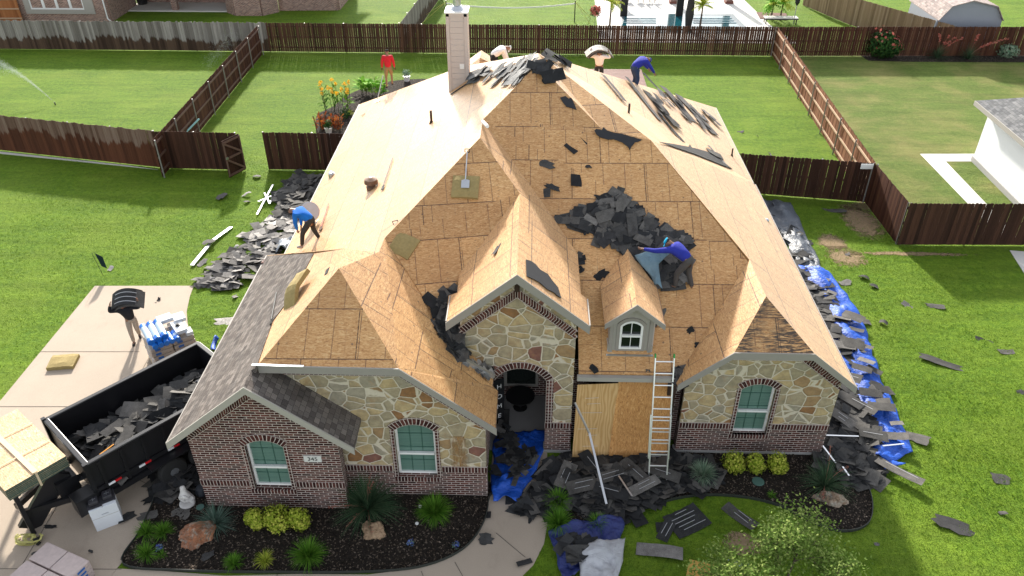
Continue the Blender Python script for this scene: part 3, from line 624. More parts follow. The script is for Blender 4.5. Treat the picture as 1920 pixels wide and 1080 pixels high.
DL = lambda x, y: V((x, y, 4.78 - .80 * abs(x - 2.63)))
roof('dormer_roof', [DL(2.63, 15.88), DL(1.88, 15.88), DL(1.88, 17.6), DL(2.2, 18.05), (2.63, 18.62, 4.80)], th=.05, du=.3); roof('dormer_roof', [DL(2.63, 15.88) + V((0, 0, .003)), (2.63, 18.62, 4.803), DL(3.06, 18.05), DL(3.38, 17.6), DL(3.38, 15.88)], th=.05, du=.8)
fascia((1.88, 15.88, DL(1.88, 0).z), (2.63, 15.88, 4.79), .15); fascia((2.63, 15.88, 4.79), (3.38, 15.88, DL(3.38, 0).z), .15)
# chimney
chx0, chx1, chy0, chy1, cht = -2.9, -2.2, 26.75, 27.45, 8.75
ch = MB().slab([(chx0, chy0, 5.9), (chx1, chy0, 6.4), (chx1, chy0, cht), (chx0, chy0, cht)], chy1 - chy0, (0, -1, 0)).build('chimney', SIDING, H)
sd_ = MB()
for i in range(13): zz = 6.25 + i * .195; sd_.bar((chx0 + .12, chy0 - .006, zz), (chx1 - .12, chy0 - .006, zz), .012, .178)
for xx in (chx0 + .05, chx1 - .05): sd_.bar((xx, chy0 - .012, 6.0 if xx < -2.6 else 6.45), (xx, chy0 - .012, cht), .11, .026, (0, 1, 0))
sd_.bar((chx0, chy0 - .012, cht - .05), (chx1, chy0 - .012, cht - .05), .026, .1); sd_.build('siding_boards', SIDING, ch)
MB().box(((chx0 + chx1) / 2, (chy0 + chy1) / 2, cht + .02), (.78, .78, .05)).build('chimney_cap', WHITE, ch)
MB().lathe(((chx0 + chx1) / 2, (chy0 + chy1) / 2, cht + .04), [(.24, 0), (.17, .12), (.13, .14), (.13, .75), (.17, .8), (.17, 1.0), (.05, 1.05)], 18).build('flue_pipe', METAL, ch)
MB().box((-2.42, chy0 - .02, 6.98), (.15, .01, .17)).build('tag', WHITE, ch)
MB().bar(L.px(845, 177, .03), L.px(878, 155, .03), .05, .03).build('flashing', FELT, ch)
# vents and pipes through the roof
def pipe(pl, u, v, h=.35, r=.04, mat=DKWOOD): 
    b = pl.px(u, v); MB().tube([b - V((0, 0, .05)), b + V((0, 0, h))], r, 8).lathe(b + V((0, 0, .0)), [(r * 2.2, -.05), (r * 1.2, .06)], 8, False).build('vent_pipe', mat, H)
pipe(L, 809, 230, .42); pipe(R, 1178, 222, .5, .035, BLACK); pipe(R, 1372, 292, .3, .03, BLACK)
for (u, v, pl) in ((1037, 120, R), (1036, 134, R)):
    c = pl.px(u, v, .012); MB(Matrix.Translation(c) @ Matrix(((1, 0, 0), (0, 1, 0), (0, 0, 1))).to_4x4()).slab([(-.15, -.12, .1), (.15, -.12, -.11), (.15, .12, -.11), (-.15, .12, .1)], .01, (0, 0, 1)).build('roof_hole', BLACK, H)
for (u, v, pl) in ((608, 508, LW),):
    c = [pl.px(u + a, v + b, .008) for a, b in ((0, 8), (3, -2), (10, -8), (6, 4))]; MB().slab(c, .01, (0, 0, 1)).build('roof_hole', BLACK, H)
pv = L.px(697, 352); MB().lathe(pv, [(.16, -.1), (.17, .05), (.08, .14), (.22, .17), (.20, .3), (.05, .36)], 14).build('turbine_vent', plain('rusty_vent', (.16, .10, .07), .6, metal=.4, var=.4), H)
pv = R.px(1437, 415); MB().lathe(pv, [(.09, -.1), (.09, .05), (.03, .1)], 10).build('roof_vent', METAL, H)
pv = aty(622, 332, 0.01) if False else L.px(622, 330); MB().lathe(pv, [(.12, -.1), (.12, .1), (.06, .16)], 10).build('roof_vent', METAL, H)

# ================================================================ FENCES
def fence(a, b, label, mat, h=1.83, gap=.012, rails='back', railmat=RAIL_DK, posts=True, pw=.14, side=1, wob=.0, backmat=None, group=None, pitch=2.4, post_side=None, name='wooden_fence', dogear=.01, z0=.03):
    a = V((a[0], a[1], 0)); b = V((b[0], b[1], 0)); t = (b - a).normalized(); nrm = V((t.y, -t.x, 0)) * side; Ln = (b - a).length     # nrm: face that shows the rails
    f = empty(name, a, label, 'fence', group); rnd = random.Random(int(a.x * 100) + 5); m = MB(); x = 0; st = pw + gap; uv = []
    while x < Ln:
        w_ = min(pw, Ln - x); hh = h + rnd.uniform(-dogear, dogear) * 1.5; off = rnd.uniform(-.006, .006); lean = rnd.uniform(-.01, .01)
        o = t * x + nrm * off; th = -nrm * .016
        q = [o + V((0, 0, z0)), o + t * w_ + V((0, 0, z0)), o + t * (w_ + lean) + V((0, 0, hh - .03)), o + t * (w_ - .03 + lean) + V((0, 0, hh)), o + t * (.03 + lean) + V((0, 0, hh)), o + t * lean + V((0, 0, hh - .03))]
        k = len(m.v); m.v += q + [p + th for p in q]; fr = tuple(k + i for i in range(6)); bk = tuple(k + 11 - i for i in range(6)); m.f += [fr, bk]
        uv += [((p - t * (0)).dot(t) + (0 if True else 0), p.z) for p in q] + [((p).dot(t), p.z) for p in reversed(q)]
        for i in range(6): j = (i + 1) % 6; m.f.append((k + j, k + i, k + i + 6, k + j + 6)); uv += [(x + w_ / 2, q[i].z)] * 4
        x += st
    mats = [mat] + ([backmat] if backmat else [])
    o = mesh('pickets', m.v, m.f, mats, f, uv=uv)
    if backmat:                                          # the inner faces of the pickets are another colour
        for p in o.data.polygons:
            if p.normal.dot(nrm) > .6: p.material_index = 1
    for z in ((.3, .95, 1.6) if rails != 'none' else ()):
        MB().bar(nrm * .035 + V((0, 0, z)), t * Ln + nrm * .035 + V((0, 0, z)), .04, .09).build('rail', railmat, f)
    if posts:
        n = max(1, round(Ln / pitch))
        for i in range(n + 1):
            MB().tube([t * (Ln * i / n) + nrm * .085, t * (Ln * i / n) + nrm * .085 + V((0, 0, h - .02))], .032, 8).build('post', POST, f)
    return f
gz = lambda u, v: at(u, v)[:2]; tz = lambda u, v: at(u, v, 1.83)[:2]
BF0, BF1, BF2 = (-16.72, 49.95), (15.0, 49.9), (40, 50.6)
fence((-45, 50.1), BF0, 'weathered grey picket fence with wet brown staining, at the back left yard', PK_GREY, side=-1, gap=.004, rails='back', dogear=.03)
fence(BF0, BF1, 'dark stained picket fence with see-through gaps, straight behind the house', PK_BACK, side=-1, gap=.013, pw=.127)
fence(BF1, BF2, 'dark red brown picket fence behind the neighbouring yard and its flower bed', PK_RED, side=-1, gap=.012, pw=.13)
fence(tz(482, 48), tz(286, 262), 'brown side fence with grey rails and steel posts facing the house, left yard', PK_RED, side=-1, railmat=RAIL_BROWN, backmat=PK_RED, pitch=2.45)
pts = [tz(1450, 53), tz(1478, 112), tz(1520, 175), tz(1548, 222), tz(1632, 318)]
pts = [(15.0, 49.87), (15.35, 44.9), (14.95, 39.3), (14.85, 35.5), (14.2, 30.45)]
sfr = fence(pts[0], pts[4], 'side fence with pale new rails and steel posts running down the right yard', PK_RED, side=1, railmat=RAIL_PALE, backmat=PK_INNER, pitch=2.45)
fence((-30, 35.6), (-17.0, 33.0), 'old brown picket fence wet along its foot, left of the gate panel', PK_BROWN, side=-1, gap=.004, dogear=.02)
fence((-17.0, 32.95), (-13.25, 32.85), 'short dark picket fence panel between the old fence and the open gate', PK_DARK, side=-1, gap=.004)
fence((-12.02, 32.95), (-7.6, 32.9), 'dark picket fence panel between the gate opening and the left eave', PK_DARK, side=-1, gap=.004)
fence((8.0, 31.4), (14.2, 30.45), 'dark picket fence panel between the right eave and the side fence', PK_DARK, side=-1, gap=.004)
fence((14.2, 30.4), (14.25, 27.0), 'red brown fence return beside the bare soil in the right yard', PK_RED, side=-1, gap=.004)
fence((14.25, 26.95), (22, 27.1), 'dark picket fence in front of the neighbouring white house', PK_DARK, side=-1, gap=.004)
gt = empty('gate', (-13.2, 32.85, 0), 'open wooden gate with a Z shaped brace of brown boards', 'gate'); gt.rotation_euler = (0, 0, radians(-118)); gt.location = (-13.05, 32.84, 0)
_m = MB(); [ _m.box((.07 + i * .125, 0, .93), (.12, .018, 1.75)) for i in range(8) ]; _m.build('pickets', PK_DARK, gt)
_f = MB()
for a, b in (((0, .03, .15), (1.0, .03, .15)), ((0, .03, .95), (1.0, .03, .95)), ((0, .03, 1.7), (1.0, .03, 1.7)), ((.04, .035, .15), (.04, .035, 1.7)), ((.97, .035, .15), (.97, .035, 1.7)), ((.05, .05, .2), (.95, .05, .92)), ((.05, .05, 1.0), (.95, .05, 1.66))): _f.bar(a, b, .04, .09, (0, 1, 0) if abs(a[0] - b[0]) < .1 else (0, 0, 1))
_f.build('frame', RAIL_BROWN, gt); MB().box((.95, .08, 1.0), (.1, .05, .1)).build('latch', METAL, gt)
# far fences beyond the back yard
fence((22.0, 57.0), (26.0, 50.4), 'pale tan board fence running away beside the grey shed', PK_TAN, side=-1, gap=.004, pitch=3)
fence((20.2, 62), (22.0, 57.0), 'pale tan board fence section further back by the pool lawn', PK_TAN, side=-1, gap=.004, pitch=3)
fence((-8.3, 50.2), (-7.2, 64), 'weathered side fence beyond the back fence, near the chimney', PK_GREY.copy(), side=-1, railmat=RAIL_BROWN, gap=.01, pitch=2.4)
# ================================================================ NEIGHBOURS
nb = empty('neighbour_house', (0, 0, 0), 'pale brick neighbouring house with white framed windows behind the grey fence', 'house')
def blockwall(nm, a, b, h, mat, par, th=.25, z0=0):
    return MB().bar((a[0], a[1], z0 + h / 2), (b[0], b[1], z0 + h / 2), th, h).build(nm, mat, par)
blockwall('wall', (-45, 56.4), (-29.8, 56.4), 3, BRICK_N, nb); blockwall('wall', (-29.85, 56.4), (-29.85, 60.5), 3, BRICK_N, nb); blockwall('wall', (-29.8, 61.5), (-22.4, 61.5), 3, BRICK_N, nb)
blockwall('wall', (-22.4, 61.4), (-22.3, 59.0), 3, BRICK_N, nb); blockwall('wall', (-22.3, 59), (-21.5, 58.2), 3, BRICK_N, nb); blockwall('wall', (-21.5, 58.2), (-19.6, 58.2), 3, BRICK_N, nb); blockwall('wall', (-19.6, 58.2), (-18.7, 59.2), 3, BRICK_N, nb); blockwall('wall', (-18.7, 59.6), (-14.4, 59.8), 3, BRICK_N, nb); blockwall('wall', (-14.4, 59.8), (-14.3, 66), 3, BRICK_N, nb)
MB().slab([(-46, 55.9, 2.95), (-29.4, 55.9, 2.95), (-22, 57.8, 2.95), (-14, 59.2, 2.95), (-14, 70, 5.5), (-46, 70, 5.5)], .2, (0, 0, 1)).build('roof', SHINGLE, nb)
MB().box((-26.1, 60.3, .04), (7.6, 2.6, .08)).build('patio', CONC_W, nb); MB().box((-26.3, 59.3, 1.5), (.4, .4, 3)).build('column', BRICK_N, nb)
def flatwin(par, x0, x1, z0, z1, y, n=1, dark=GLASSB):
    w1 = (x1 - x0) / n
    for i in range(n):
        a = x0 + i * w1; f = wall('window', [(a, z0), (a + w1, z0), (a + w1, z1), (a, z1)], y, WHITE, [[(a + .09, z0 + .09), (a + w1 - .09, z0 + .09), (a + w1 - .09, z1 - .09), (a + .09, z1 - .09)]], .08, par)
        wall('pane', [(a + .09, z0 + .09), (a + w1 - .09, z0 + .09), (a + w1 - .09, z1 - .09), (a + .09, z1 - .09)], y + .05, dark, (), .01, f)
        MB().bar((a + .05, y - .005, (z0 + z1) / 2 - .1), (a + w1 - .05, y - .005, (z0 + z1) / 2 - .1), .06, .07).build('meeting_rail', WHITE, f)
wall('window_surround', [(-35.6, .55), (-30.7, .55), (-30.7, 2.9), (-35.6, 2.9)], 56.2, TRIM_L, [[(-35.2, .85), (-31.4, .85), (-31.4, 2.6), (-35.2, 2.6)]], .1, nb)
flatwin(nb, -35.2, -31.4, .85, 2.6, 56.24, 4); flatwin(nb, -21.2, -19.9, 1.2, 2.6, 58.02, 1)
MB().tube([(-29.9, 56.15, 3), (-29.9, 56.15, .25), (-29.6, 55.95, .12)], .05, 8).build('downspout', WHITE, nb)
fence((-38, 55.9), (-35.9, 56.0), 'orange cedar fence panel beside the pale brick neighbouring house', picket_mat('cedar', ((.22, .08, .03), (.34, .13, .05), (.45, .2, .08))), gap=.003, railmat=RAIL_PALE, side=1, posts=False)
wh = empty('white_house', (20.2, 30, 0), 'white rendered neighbouring house with a grey shingle roof at the right edge', 'house'); wh.location = (0, 0, 0)
WREND = plain('white_render', (.74, .76, .79), .85, var=.03); 
blockwall('wall', (20.75, 34.75), (20.62, 29.5), 2.75, WREND, wh); blockwall('wall', (20.75, 34.75), (34, 34.9), 2.75, WREND, wh); MB().bar((20.66, 34.8, .12), (20.52, 29.5, .12), .2, .24).build('foundation', FOUND, wh); blockwall('wall', (20.62, 29.5), (34, 29.5), 2.75, WREND, wh)
MB().slab([(20.15, 35.3, 2.72), (20.05, 29.2, 2.72), (24.5, 29.2, 4.9), (24.5, 31, 4.9)], .06, (0, 0, 1)).build('roof', SHINGLE2, wh); MB().slab([(20.15, 35.3, 2.72), (24.5, 31, 4.9), (34, 31, 4.9), (34, 35.3, 2.72)], .06, (0, 0, 1)).build('roof', SHINGLE2, wh); MB().slab([(24.5, 31, 4.9), (24.5, 29.2, 4.9), (34, 29.2, 4.9), (34, 31, 4.9)], .06, (0, 0, 1)).build('roof', SHINGLE2, wh)
MB().bar((20.14, 35.3, 2.62), (20.04, 29.2, 2.62), .05, .2).build('fascia', TRIM_L, wh)
sheet('side_path', [gz(1725, 289), gz(1850, 289), gz(1832, 303), gz(1773, 303), gz(1862, 396), (19.2, 27.4), (18.45, 27.4), gz(1828, 396)], CONC_W, .016, .06)
sheet('front_path', [gz(1893, 470), gz(1960, 475), gz(1990, 560), gz(1925, 520)], CONC_W, .016, .06)
sheet('drainage_strip', [(-18.9, 33.25), (-30, 35.45), (-30, 35.2), (-17.1, 32.8)], CONC_W, .01, .02)
# shed
sh = empty('shed', (0, 0, 0), 'grey barn shaped shed with a pale shingle roof behind the back fence', 'shed')
gp = [(25.3, 1.9), (25.9, 2.75), (27.1, 3.1), (28.7, 2.75), (29.3, 1.9), (29.4, 0), (25.2, 0)]
wall('wall', gp, 51.4, plain('shed_grey', (.25, .27, .31), .7, var=.05), (), 4.2, sh)
for i in range(4): (x0, z0), (x1, z1) = gp[i], gp[i + 1]; MB().slab([(x0, 51.2, z0 + .05), (x1, 51.2, z1 + .05), (x1, 56, z1 + .05), (x0, 56, z0 + .05)], .05, (0, 0, 1)).build('roof', shingle_mat('shingle_pale', (.34, .28, .26), (.46, .40, .37)) if i == 0 else bpy.data.materials['shingle_pale'], sh)

SOIL, n_, b_ = newmat('bare_soil', .95, .1); k_ = N(n_); o_ = k_.coord('Object'); g_ = k_.coord('Generated'); k_.link(k_.mix(k_.noise(o_, 9, 5, .7), (.20, .135, .08), (.40, .30, .19)), b_.inputs['Base Color'])
ds_ = k_.node('ShaderNodeVectorMath', operation='DISTANCE'); k_.link(k_.mapping(g_, (1, 1, 0)), ds_.inputs[0]); ds_.inputs[1].default_value = (.5, .5, 0)
k_.link(k_.ramp(k_.math('ADD', ds_.outputs['Value'], k_.math('MULTIPLY', k_.math('SUBTRACT', k_.noise(o_, 3.5, 5, .8), .5), .9)), [(.22, .85), (.42, 0)]), b_.inputs['Alpha'])
for (u, v, a, b) in ((1615, 415, .9, 1.7), (1620, 388, 1.3, .5), (1588, 482, .9, .8), (1560, 455, .7, .8), (1394, 1020, .6, .45), (1710, 476, 2.6, .18)):
    c = at(u, v); sheet('soil_patch', [(c.x - a, c.y - b), (c.x + a, c.y - b), (c.x + a, c.y + b), (c.x - a, c.y + b)], SOIL, .009, .002)
# ================================================================ TORN SHINGLES, TARPS, DEBRIS
def scrap_mat(name, stops, gran=.5, stripe=False, rough=.85):
    m, n, b = newmat(name, rough, .25); k = N(n); g = k.node('ShaderNodeNewGeometry'); oi = k.node('ShaderNodeObjectInfo')
    r = k.math('FRACT', k.math('ADD', g.outputs['Random Per Island'], oi.outputs['Random'])); col = k.ramp(r, stops); o = k.coord()
    col = k.mix(.7, col, k.ramp(k.noise(o, 45, 3, .7), [(.3, .55), (.7, 1.5)]), 'MULTIPLY'); col = k.mix(.6, col, k.ramp(k.noise(o, 5, 3), [(.3, .6), (.7, 1.4)]), 'MULTIPLY')
    k.link(col, b.inputs['Base Color']); k.bump(k.noise(o, 70, 2), b, .3, .004); return m
SC_DARK = scrap_mat('torn_shingle_dark', [(0, (.016, .0165, .018)), (.4, (.03, .031, .033)), (.7, (.062, .06, .057)), (1, (.105, .099, .092))])
SC_MIX = scrap_mat('torn_shingle_grey', [(0, (.03, .03, .032)), (.35, (.08, .075, .072)), (.7, (.14, .13, .125)), (1, (.22, .21, .2))])
SC_HEAP = scrap_mat('torn_shingle_brown_grey', [(0, (.03, .03, .032)), (.4, (.07, .067, .063)), (.75, (.115, .108, .1)), (1, (.15, .143, .134))])
SC_RIDGE = scrap_mat('torn_shingle_ridge', [(0, (.06, .062, .065)), (.4, (.13, .13, .13)), (1, (.24, .24, .235))])
SC_PALE = scrap_mat('torn_underlay_pale', [(0, (.07, .068, .068)), (.4, (.20, .19, .18)), (.8, (.36, .34, .32)), (1, (.48, .46, .43))])
SEAL = plain('sealant_line', (.42, .43, .45), .5)
def scrap_mesh(seed, kind='torn', l=.9, w_=.33, curl=.06):
    """a bent piece of shingle, closed with thickness; kinds: torn, strip, tab"""
    r = random.Random(seed)
    if kind == 'torn':                                   # ragged outline around a bent middle
        m = 15; ph = r.uniform(0, 6.28); out = []; cx = curl * r.uniform(.4, 1)
        for i in range(m):
            a = 2 * pi * i / m + r.uniform(-.12, .12); q = r.uniform(.62, 1.12) if i % 2 else r.uniform(.8, 1.15); ca, sa = cos(a), sin(a); sq = 1 / max(abs(ca), abs(sa)) ** .7; out.append((ca * q * sq * l * .46, sa * q * sq * w_ * .46))
        f_ = lambda x, y: cx * sin(x / l * 3.3 + ph) + .4 * cx * cos(y / w_ * 3 + ph) + curl * .5
        rings = [[(x * k, y * k, f_(x * k, y * k)) for x, y in out] for k in (1, .55)]; n = 2 * m + 1; top = rings[0] + rings[1] + [(0, 0, f_(0, 0))]; vs_ = top + [(x, y, z - .007) for x, y, z in top]; fs = []
        for i in range(m):
            j = (i + 1) % m; fs += [(i, j, m + j, m + i), (m + i, m + j, 2 * m), (m + i + n, m + j + n, j + n, i + n), (2 * m + n, m + j + n, m + i + n), (j, i, i + n, j + n)]
        return vs_, fs
    nx, ny = (10, 4); pts = {}
    ex = [r.uniform(.55, 1) for _ in range(nx + 1)]; ex2 = [r.uniform(.55, 1) for _ in range(nx + 1)]
    if kind != 'torn': ex = [1 if kind == 'tab' or i % 3 else .96 for i in range(nx + 1)]; ex2 = [1] * (nx + 1)
    e0, e1 = r.uniform(-.18, .18), r.uniform(-.18, .18)
    if kind != 'torn': e0 *= .15; e1 *= .15
    ph = r.uniform(0, 6.28); cx = r.uniform(.4, 1) * curl; vs_ = []
    for s in (0, 1):
        for j in range(ny + 1):
            for i in range(nx + 1):
                x = (i / nx - .5) * l; y = (j / ny - .5); y *= w_ * (ex[i] if y > 0 else ex2[i]); x += y * (e0 if x < 0 else e1) * 2 + (r.uniform(-.02, .02) if kind == 'torn' and i in (0, nx) else 0)
                z = cx * sin(x / l * 3.3 + ph) + .35 * cx * cos(y / w_ * 3 + ph * 2) * (1 if kind == 'torn' else .4)
                vs_.append((x, y, z + curl * .6 - s * .006))
    n = (nx + 1) * (ny + 1); fs = []
    q = lambda i, j: j * (nx + 1) + i
    for j in range(ny):
        for i in range(nx):
            if kind == 'tab' and j < 2 and i in (3, 7): pass
            fs.append((q(i, j), q(i + 1, j), q(i + 1, j + 1), q(i, j + 1))); fs.append((q(i, j + 1) + n, q(i + 1, j + 1) + n, q(i + 1, j) + n, q(i, j) + n))
    bd = [q(i, 0) for i in range(nx)] + [q(nx, j) for j in range(ny)] + [q(i, ny) for i in range(nx, 0, -1)] + [q(0, j) for j in range(ny, 0, -1)]
    for i in range(len(bd)): a, b = bd[i], bd[(i + 1) % len(bd)]; fs.append((b, a, a + n, b + n))
    return vs_, fs
def frame_of(pl, rz):
    n = pl.n; t = V((cos(rz), sin(rz), 0)); t = (t - n * t.dot(n)).normalized(); b = n.cross(t); return Matrix(((t.x, b.x, n.x), (t.y, b.y, n.y), (t.z, b.z, n.z)))
def place(o, pl, p, rz, tilt=(0, 0), h=.01):
    M_ = frame_of(pl, rz) @ Matrix.Rotation(tilt[0], 3, 'X') @ Matrix.Rotation(tilt[1], 3, 'Y')
    o.matrix_world = Matrix.Translation(p + pl.n * h) @ M_.to_4x4(); return o
def scrap(pl, u, v, l, w_, rz, mat, label, group=None, kind='torn', seed=0, curl=.05, name='torn_shingle', h=.01, tilt=(0, 0), stripes=0):
    vs_, fs = scrap_mesh(seed or int(u * 7 + v), kind, l, w_, curl); o = mesh(name, vs_, fs, mat); place(o, pl, pl.px(u, v), radians(rz), tilt, h)
    meta(o, label, 'shingle', group)
    if stripes:
        b = MB(); r = random.Random(int(u))
        for i in range(stripes):
            y = (i + .5) / stripes * w_ * .8 - w_ * .4; a = r.uniform(-.42, -.1) * l; c = r.uniform(.1, .42) * l; b.bar((a, y, curl * 1.45 + .012), (c, y, curl * 1.45 + .012), .012, .003)
        b.build('sealant_strip', SEAL, o)
    return o
LR = 'shingle scraps lying loose on the roof'; LG = 'shingle scraps scattered over the right lawn'; LLG = 'scraps scattered over the left lawn'; LF = 'shingle scraps in front of the house'
# -- loose scraps on the roof, one by one
for a in [
 (F, 1028, 153, .45, .30, 10, 'triangular dark felt scrap just under the ridge pile on the front slope'), 
 (F, 1079, 272, .55, .42, 50, 'square two tone shingle tab high on the front slope'), (F, 1016, 306, .95, .3, -28, 'long pointed dark felt scrap in the middle of the front slope'),
 (F, 1104, 314, .22, .14, 20, 'smallest dark scrap in the middle of the front slope, right of the pointed one'), (F, 1090, 340, .6, .38, 0, 'broad two tone shingle tab above the big heap'), (F, 1035, 352, .55, .2, -25, 'dark scrap above the entry gable ridge, upper of two'),
 (F, 1018, 363, .42, .28, 0, 'square dark tab touching the entry gable valley'), (F, 1127, 516, .45, .3, 30, 'ragged dark scrap left of the small dormer roof'), (F, 1233, 598, .8, .2, 62, 'narrow dark scrap standing against the right side of the dormer'),
 (F, 1113, 692, .3, .18, -60, 'little twisted scrap at the gutter below the entry gable side'), (F, 1313, 648, .38, .2, 5, 'small dark scrap in the valley of the right wing'), (F, 1294, 620, .22, .18, 30, 'tiny round scrap just left of the right wing valley'), (F, 1215, 696, .15, .1, 0, 'crumb of shingle at the gutter left of the ladder'),
 (FP, 808, 565, .5, .3, -45, 'folded dark tab left of the entry gable near the valley')]:
    scrap(a[0], *a[1:6], SC_DARK, a[6], LR, 'tab' if 'tab' in a[6] or 'square' in a[6] else 'torn')
scrap(R, 1410, 413, .55, .32, 20, SC_MIX, 'two tone grey tab alone on the right slope near the eave', LR, 'tab'); scrap(L, 681, 216, .25, .1, 40, SC_MIX, 'tiny grey crumb on the left slope near the chimney', LR)
scrap(EL, 932, 468, .5, .16, 62, SC_MIX, 'small grey torn piece on the left slope of the entry gable', LR)
for u, v, l, w_, rz, t in ((1150, 165, 1.5, .22, -52, 'long grey strip, first of the strips on the right slope from the ridge'), (1205, 185, 2.6, .25, -56, 'longest thin grey strip near the back eave of the right slope'), (1240, 205, 2.3, .45, -56, 'wide dark strip beside the worker in blue at the back'),
                           (1258, 240, 1.7, .18, -56, 'thin dark strip in the middle of the right slope'), (1270, 195, 2.2, .5, -50, 'grey shingle course lifted under the back worker'), (1305, 215, 2.6, .6, -50, 'wide band of grey shingles near the back right corner'), (1228, 160, 1.5, .22, -40, 'grey strip being pulled by the worker in blue at the back'), (1348, 295, 1.2, .22, -35, 'short grey strip over the notch in the right eave'), (1168, 226, .5, .12, -30, 'small grey strip beside the black vent pipe')):
    scrap(R, u, v, l, w_, rz, SC_MIX, t, LR, 'strip', curl=.03)

def hit(u, v, h=.012):
    """first surface of the house seen at photo position u,v"""
    dg = bpy.context.evaluated_depsgraph_get(); ok, p, n, _i, _o, _m = S.ray_cast(dg, V((0, 0, CH)), ray(u, v).normalized()); n = n if n.z > 0 else -n
    return p + n * h
bpy.context.view_layer.update()
def patch(px, label, mat=None, th=.012, h=.018):
    P_0 = [hit(u, v, h) for u, v in px]; return meta(MB().slab(P_0, th).build('torn_felt', mat or FELT), label, 'felt', LR)
patch([(985, 488), (993, 490), (1003, 497), (1012, 507), (1026, 515), (1034, 527), (1045, 540), (1051, 560), (1044, 556), (1038, 550), (1024, 543), (1012, 532), (1000, 525), (986, 519)], 'dark felt patch still nailed to the right slope of the entry gable')
patch([(1114, 247), (1118, 244), (1128, 246), (1131, 241), (1138, 247), (1150, 251), (1165, 253), (1185, 259), (1204, 264), (1196, 268), (1190, 269), (1183, 278), (1180, 284), (1178, 278), (1166, 269), (1150, 263), (1140, 264), (1124, 259), (1118, 254)], 'long black felt flap folded over the break at the top of the right slope', h=.05)
patch([(1235, 268), (1256, 271), (1290, 277), (1292, 272), (1296, 278), (1322, 285), (1338, 292), (1352, 304), (1372, 318), (1350, 310), (1330, 302), (1300, 290), (1270, 280)], 'long dark strip lying along the crease of the right slope', SC_HEAP, h=.03)
patch([(1323, 278), (1334, 283), (1350, 290), (1356, 300), (1342, 294), (1330, 287)], 'short grey patch above the dark strip on the crease', SC_HEAP)
patch([(1148, 152), (1160, 160), (1185, 172), (1176, 174), (1166, 170), (1152, 162)][0:0] or [(1050, 184), (1060, 181), (1066, 186), (1071, 184), (1076, 194), (1081, 207), (1070, 203), (1062, 201), (1056, 194)], 'ragged felt patch with a tail under the upper right hip')
# -- heaps: many overlapping pieces
def in_poly(poly, x, y):
    c = False; j = len(poly) - 1
    for i in range(len(poly)):
        a, q = poly[i], poly[j]
        if (a[1] > y) != (q[1] > y) and x < (q[0] - a[0]) * (y - a[1]) / (q[1] - a[1]) + a[0]: c = not c
        j = i
    return c
def edge_d(poly, x, y):
    d = 9
    for i in range(len(poly)):
        a = V(poly[i][:2]); b = V(poly[(i + 1) % len(poly)][:2]); p = V((x, y)); ab = b - a; t = max(0, min(1, (p - a).dot(ab) / max(1e-6, ab.length_squared))); d = min(d, (p - a - ab * t).length)
    return d
def heap(pl, px, n, hmax, mat, size=(.3, .8), seed=1, name='shingle_heap', kinds=('torn', 'tab', 'strip'), curl=.045, tilt=.2, rzb=None, world=None, base=0.0):
    r = random.Random(seed); poly = world or [pl.px(u, v) for u, v in px]; xs = [p[0] for p in poly]; ys = [p[1] for p in poly]; b = MB(); k = 0; tries = 0
    lib = [(scrap_mesh(seed * 50 + i, kinds[i % len(kinds)], 1, r.uniform(.35, .6), curl)) for i in range(12)]
    while k < n and tries < n * 60:
        tries += 1; x, y = r.uniform(min(xs), max(xs)), r.uniform(min(ys), max(ys))
        if not in_poly(poly, x, y): continue
        e = edge_d(poly, x, y); h = base + hmax * min(1, e / .7) * r.uniform(.05, 1) + .01; vs_, fs = r.choice(lib); s = r.uniform(*size)
        rz = r.uniform(0, 2 * pi) if rzb is None else rzb + r.uniform(-.4, .4)
        M_ = frame_of(pl, rz) @ Matrix.Rotation(r.gauss(0, tilt), 3, 'X') @ Matrix.Rotation(r.gauss(0, tilt), 3, 'Y'); o = V((x, y, pl.z(x, y))) + pl.n * (h + (.02 if s < .5 else .05))
        b.add([o + M_ @ (V(v) * s) for v in vs_], fs); k += 1
    ob = b.build(name, mat); meta(ob, kind='stuff'); return ob
def pieces(pl, px, n, hgt, mat, label, group, size=(.35, .9), seed=1, kinds=('tab', 'torn', 'strip'), tilt=.22, curl=.05, world=None, rzb=None):
    """separate pieces lying on top of a heap, each an object of its own"""
    r = random.Random(seed); poly = world or [pl.px(u, v) for u, v in px]; xs = [p[0] for p in poly]; ys = [p[1] for p in poly]; k = 0
    protos = []
    for i in range(8):
        vs_, fs = scrap_mesh(seed * 90 + i, kinds[i % len(kinds)], 1, r.uniform(.35, .55), curl); me = mesh('torn_shingle', vs_, fs, mat); protos.append(me)
    used = [False] * 8
    while k < n:
        x, y = r.uniform(min(xs), max(xs)), r.uniform(min(ys), max(ys))
        if not in_poly(poly, x, y): continue
        i = k % 8; o = protos[i] if not used[i] else protos[i].copy()
        if used[i]: COL.objects.link(o)
        used[i] = True; e = edge_d(poly, x, y); h = hgt * min(1, e / .6) + r.uniform(.02, .08); s = r.uniform(*size)
        rz = r.uniform(0, 2 * pi) if rzb is None else rzb + r.uniform(-.45, .45)
        M_ = frame_of(pl, rz) @ Matrix.Rotation(r.gauss(0, tilt), 3, 'X') @ Matrix.Rotation(r.gauss(0, tilt), 3, 'Y')
        o.matrix_world = Matrix.Translation(V((x, y, pl.z(x, y))) + pl.n * h) @ (M_ * s).to_4x4(); meta(o, label, 'shingle', group); k += 1
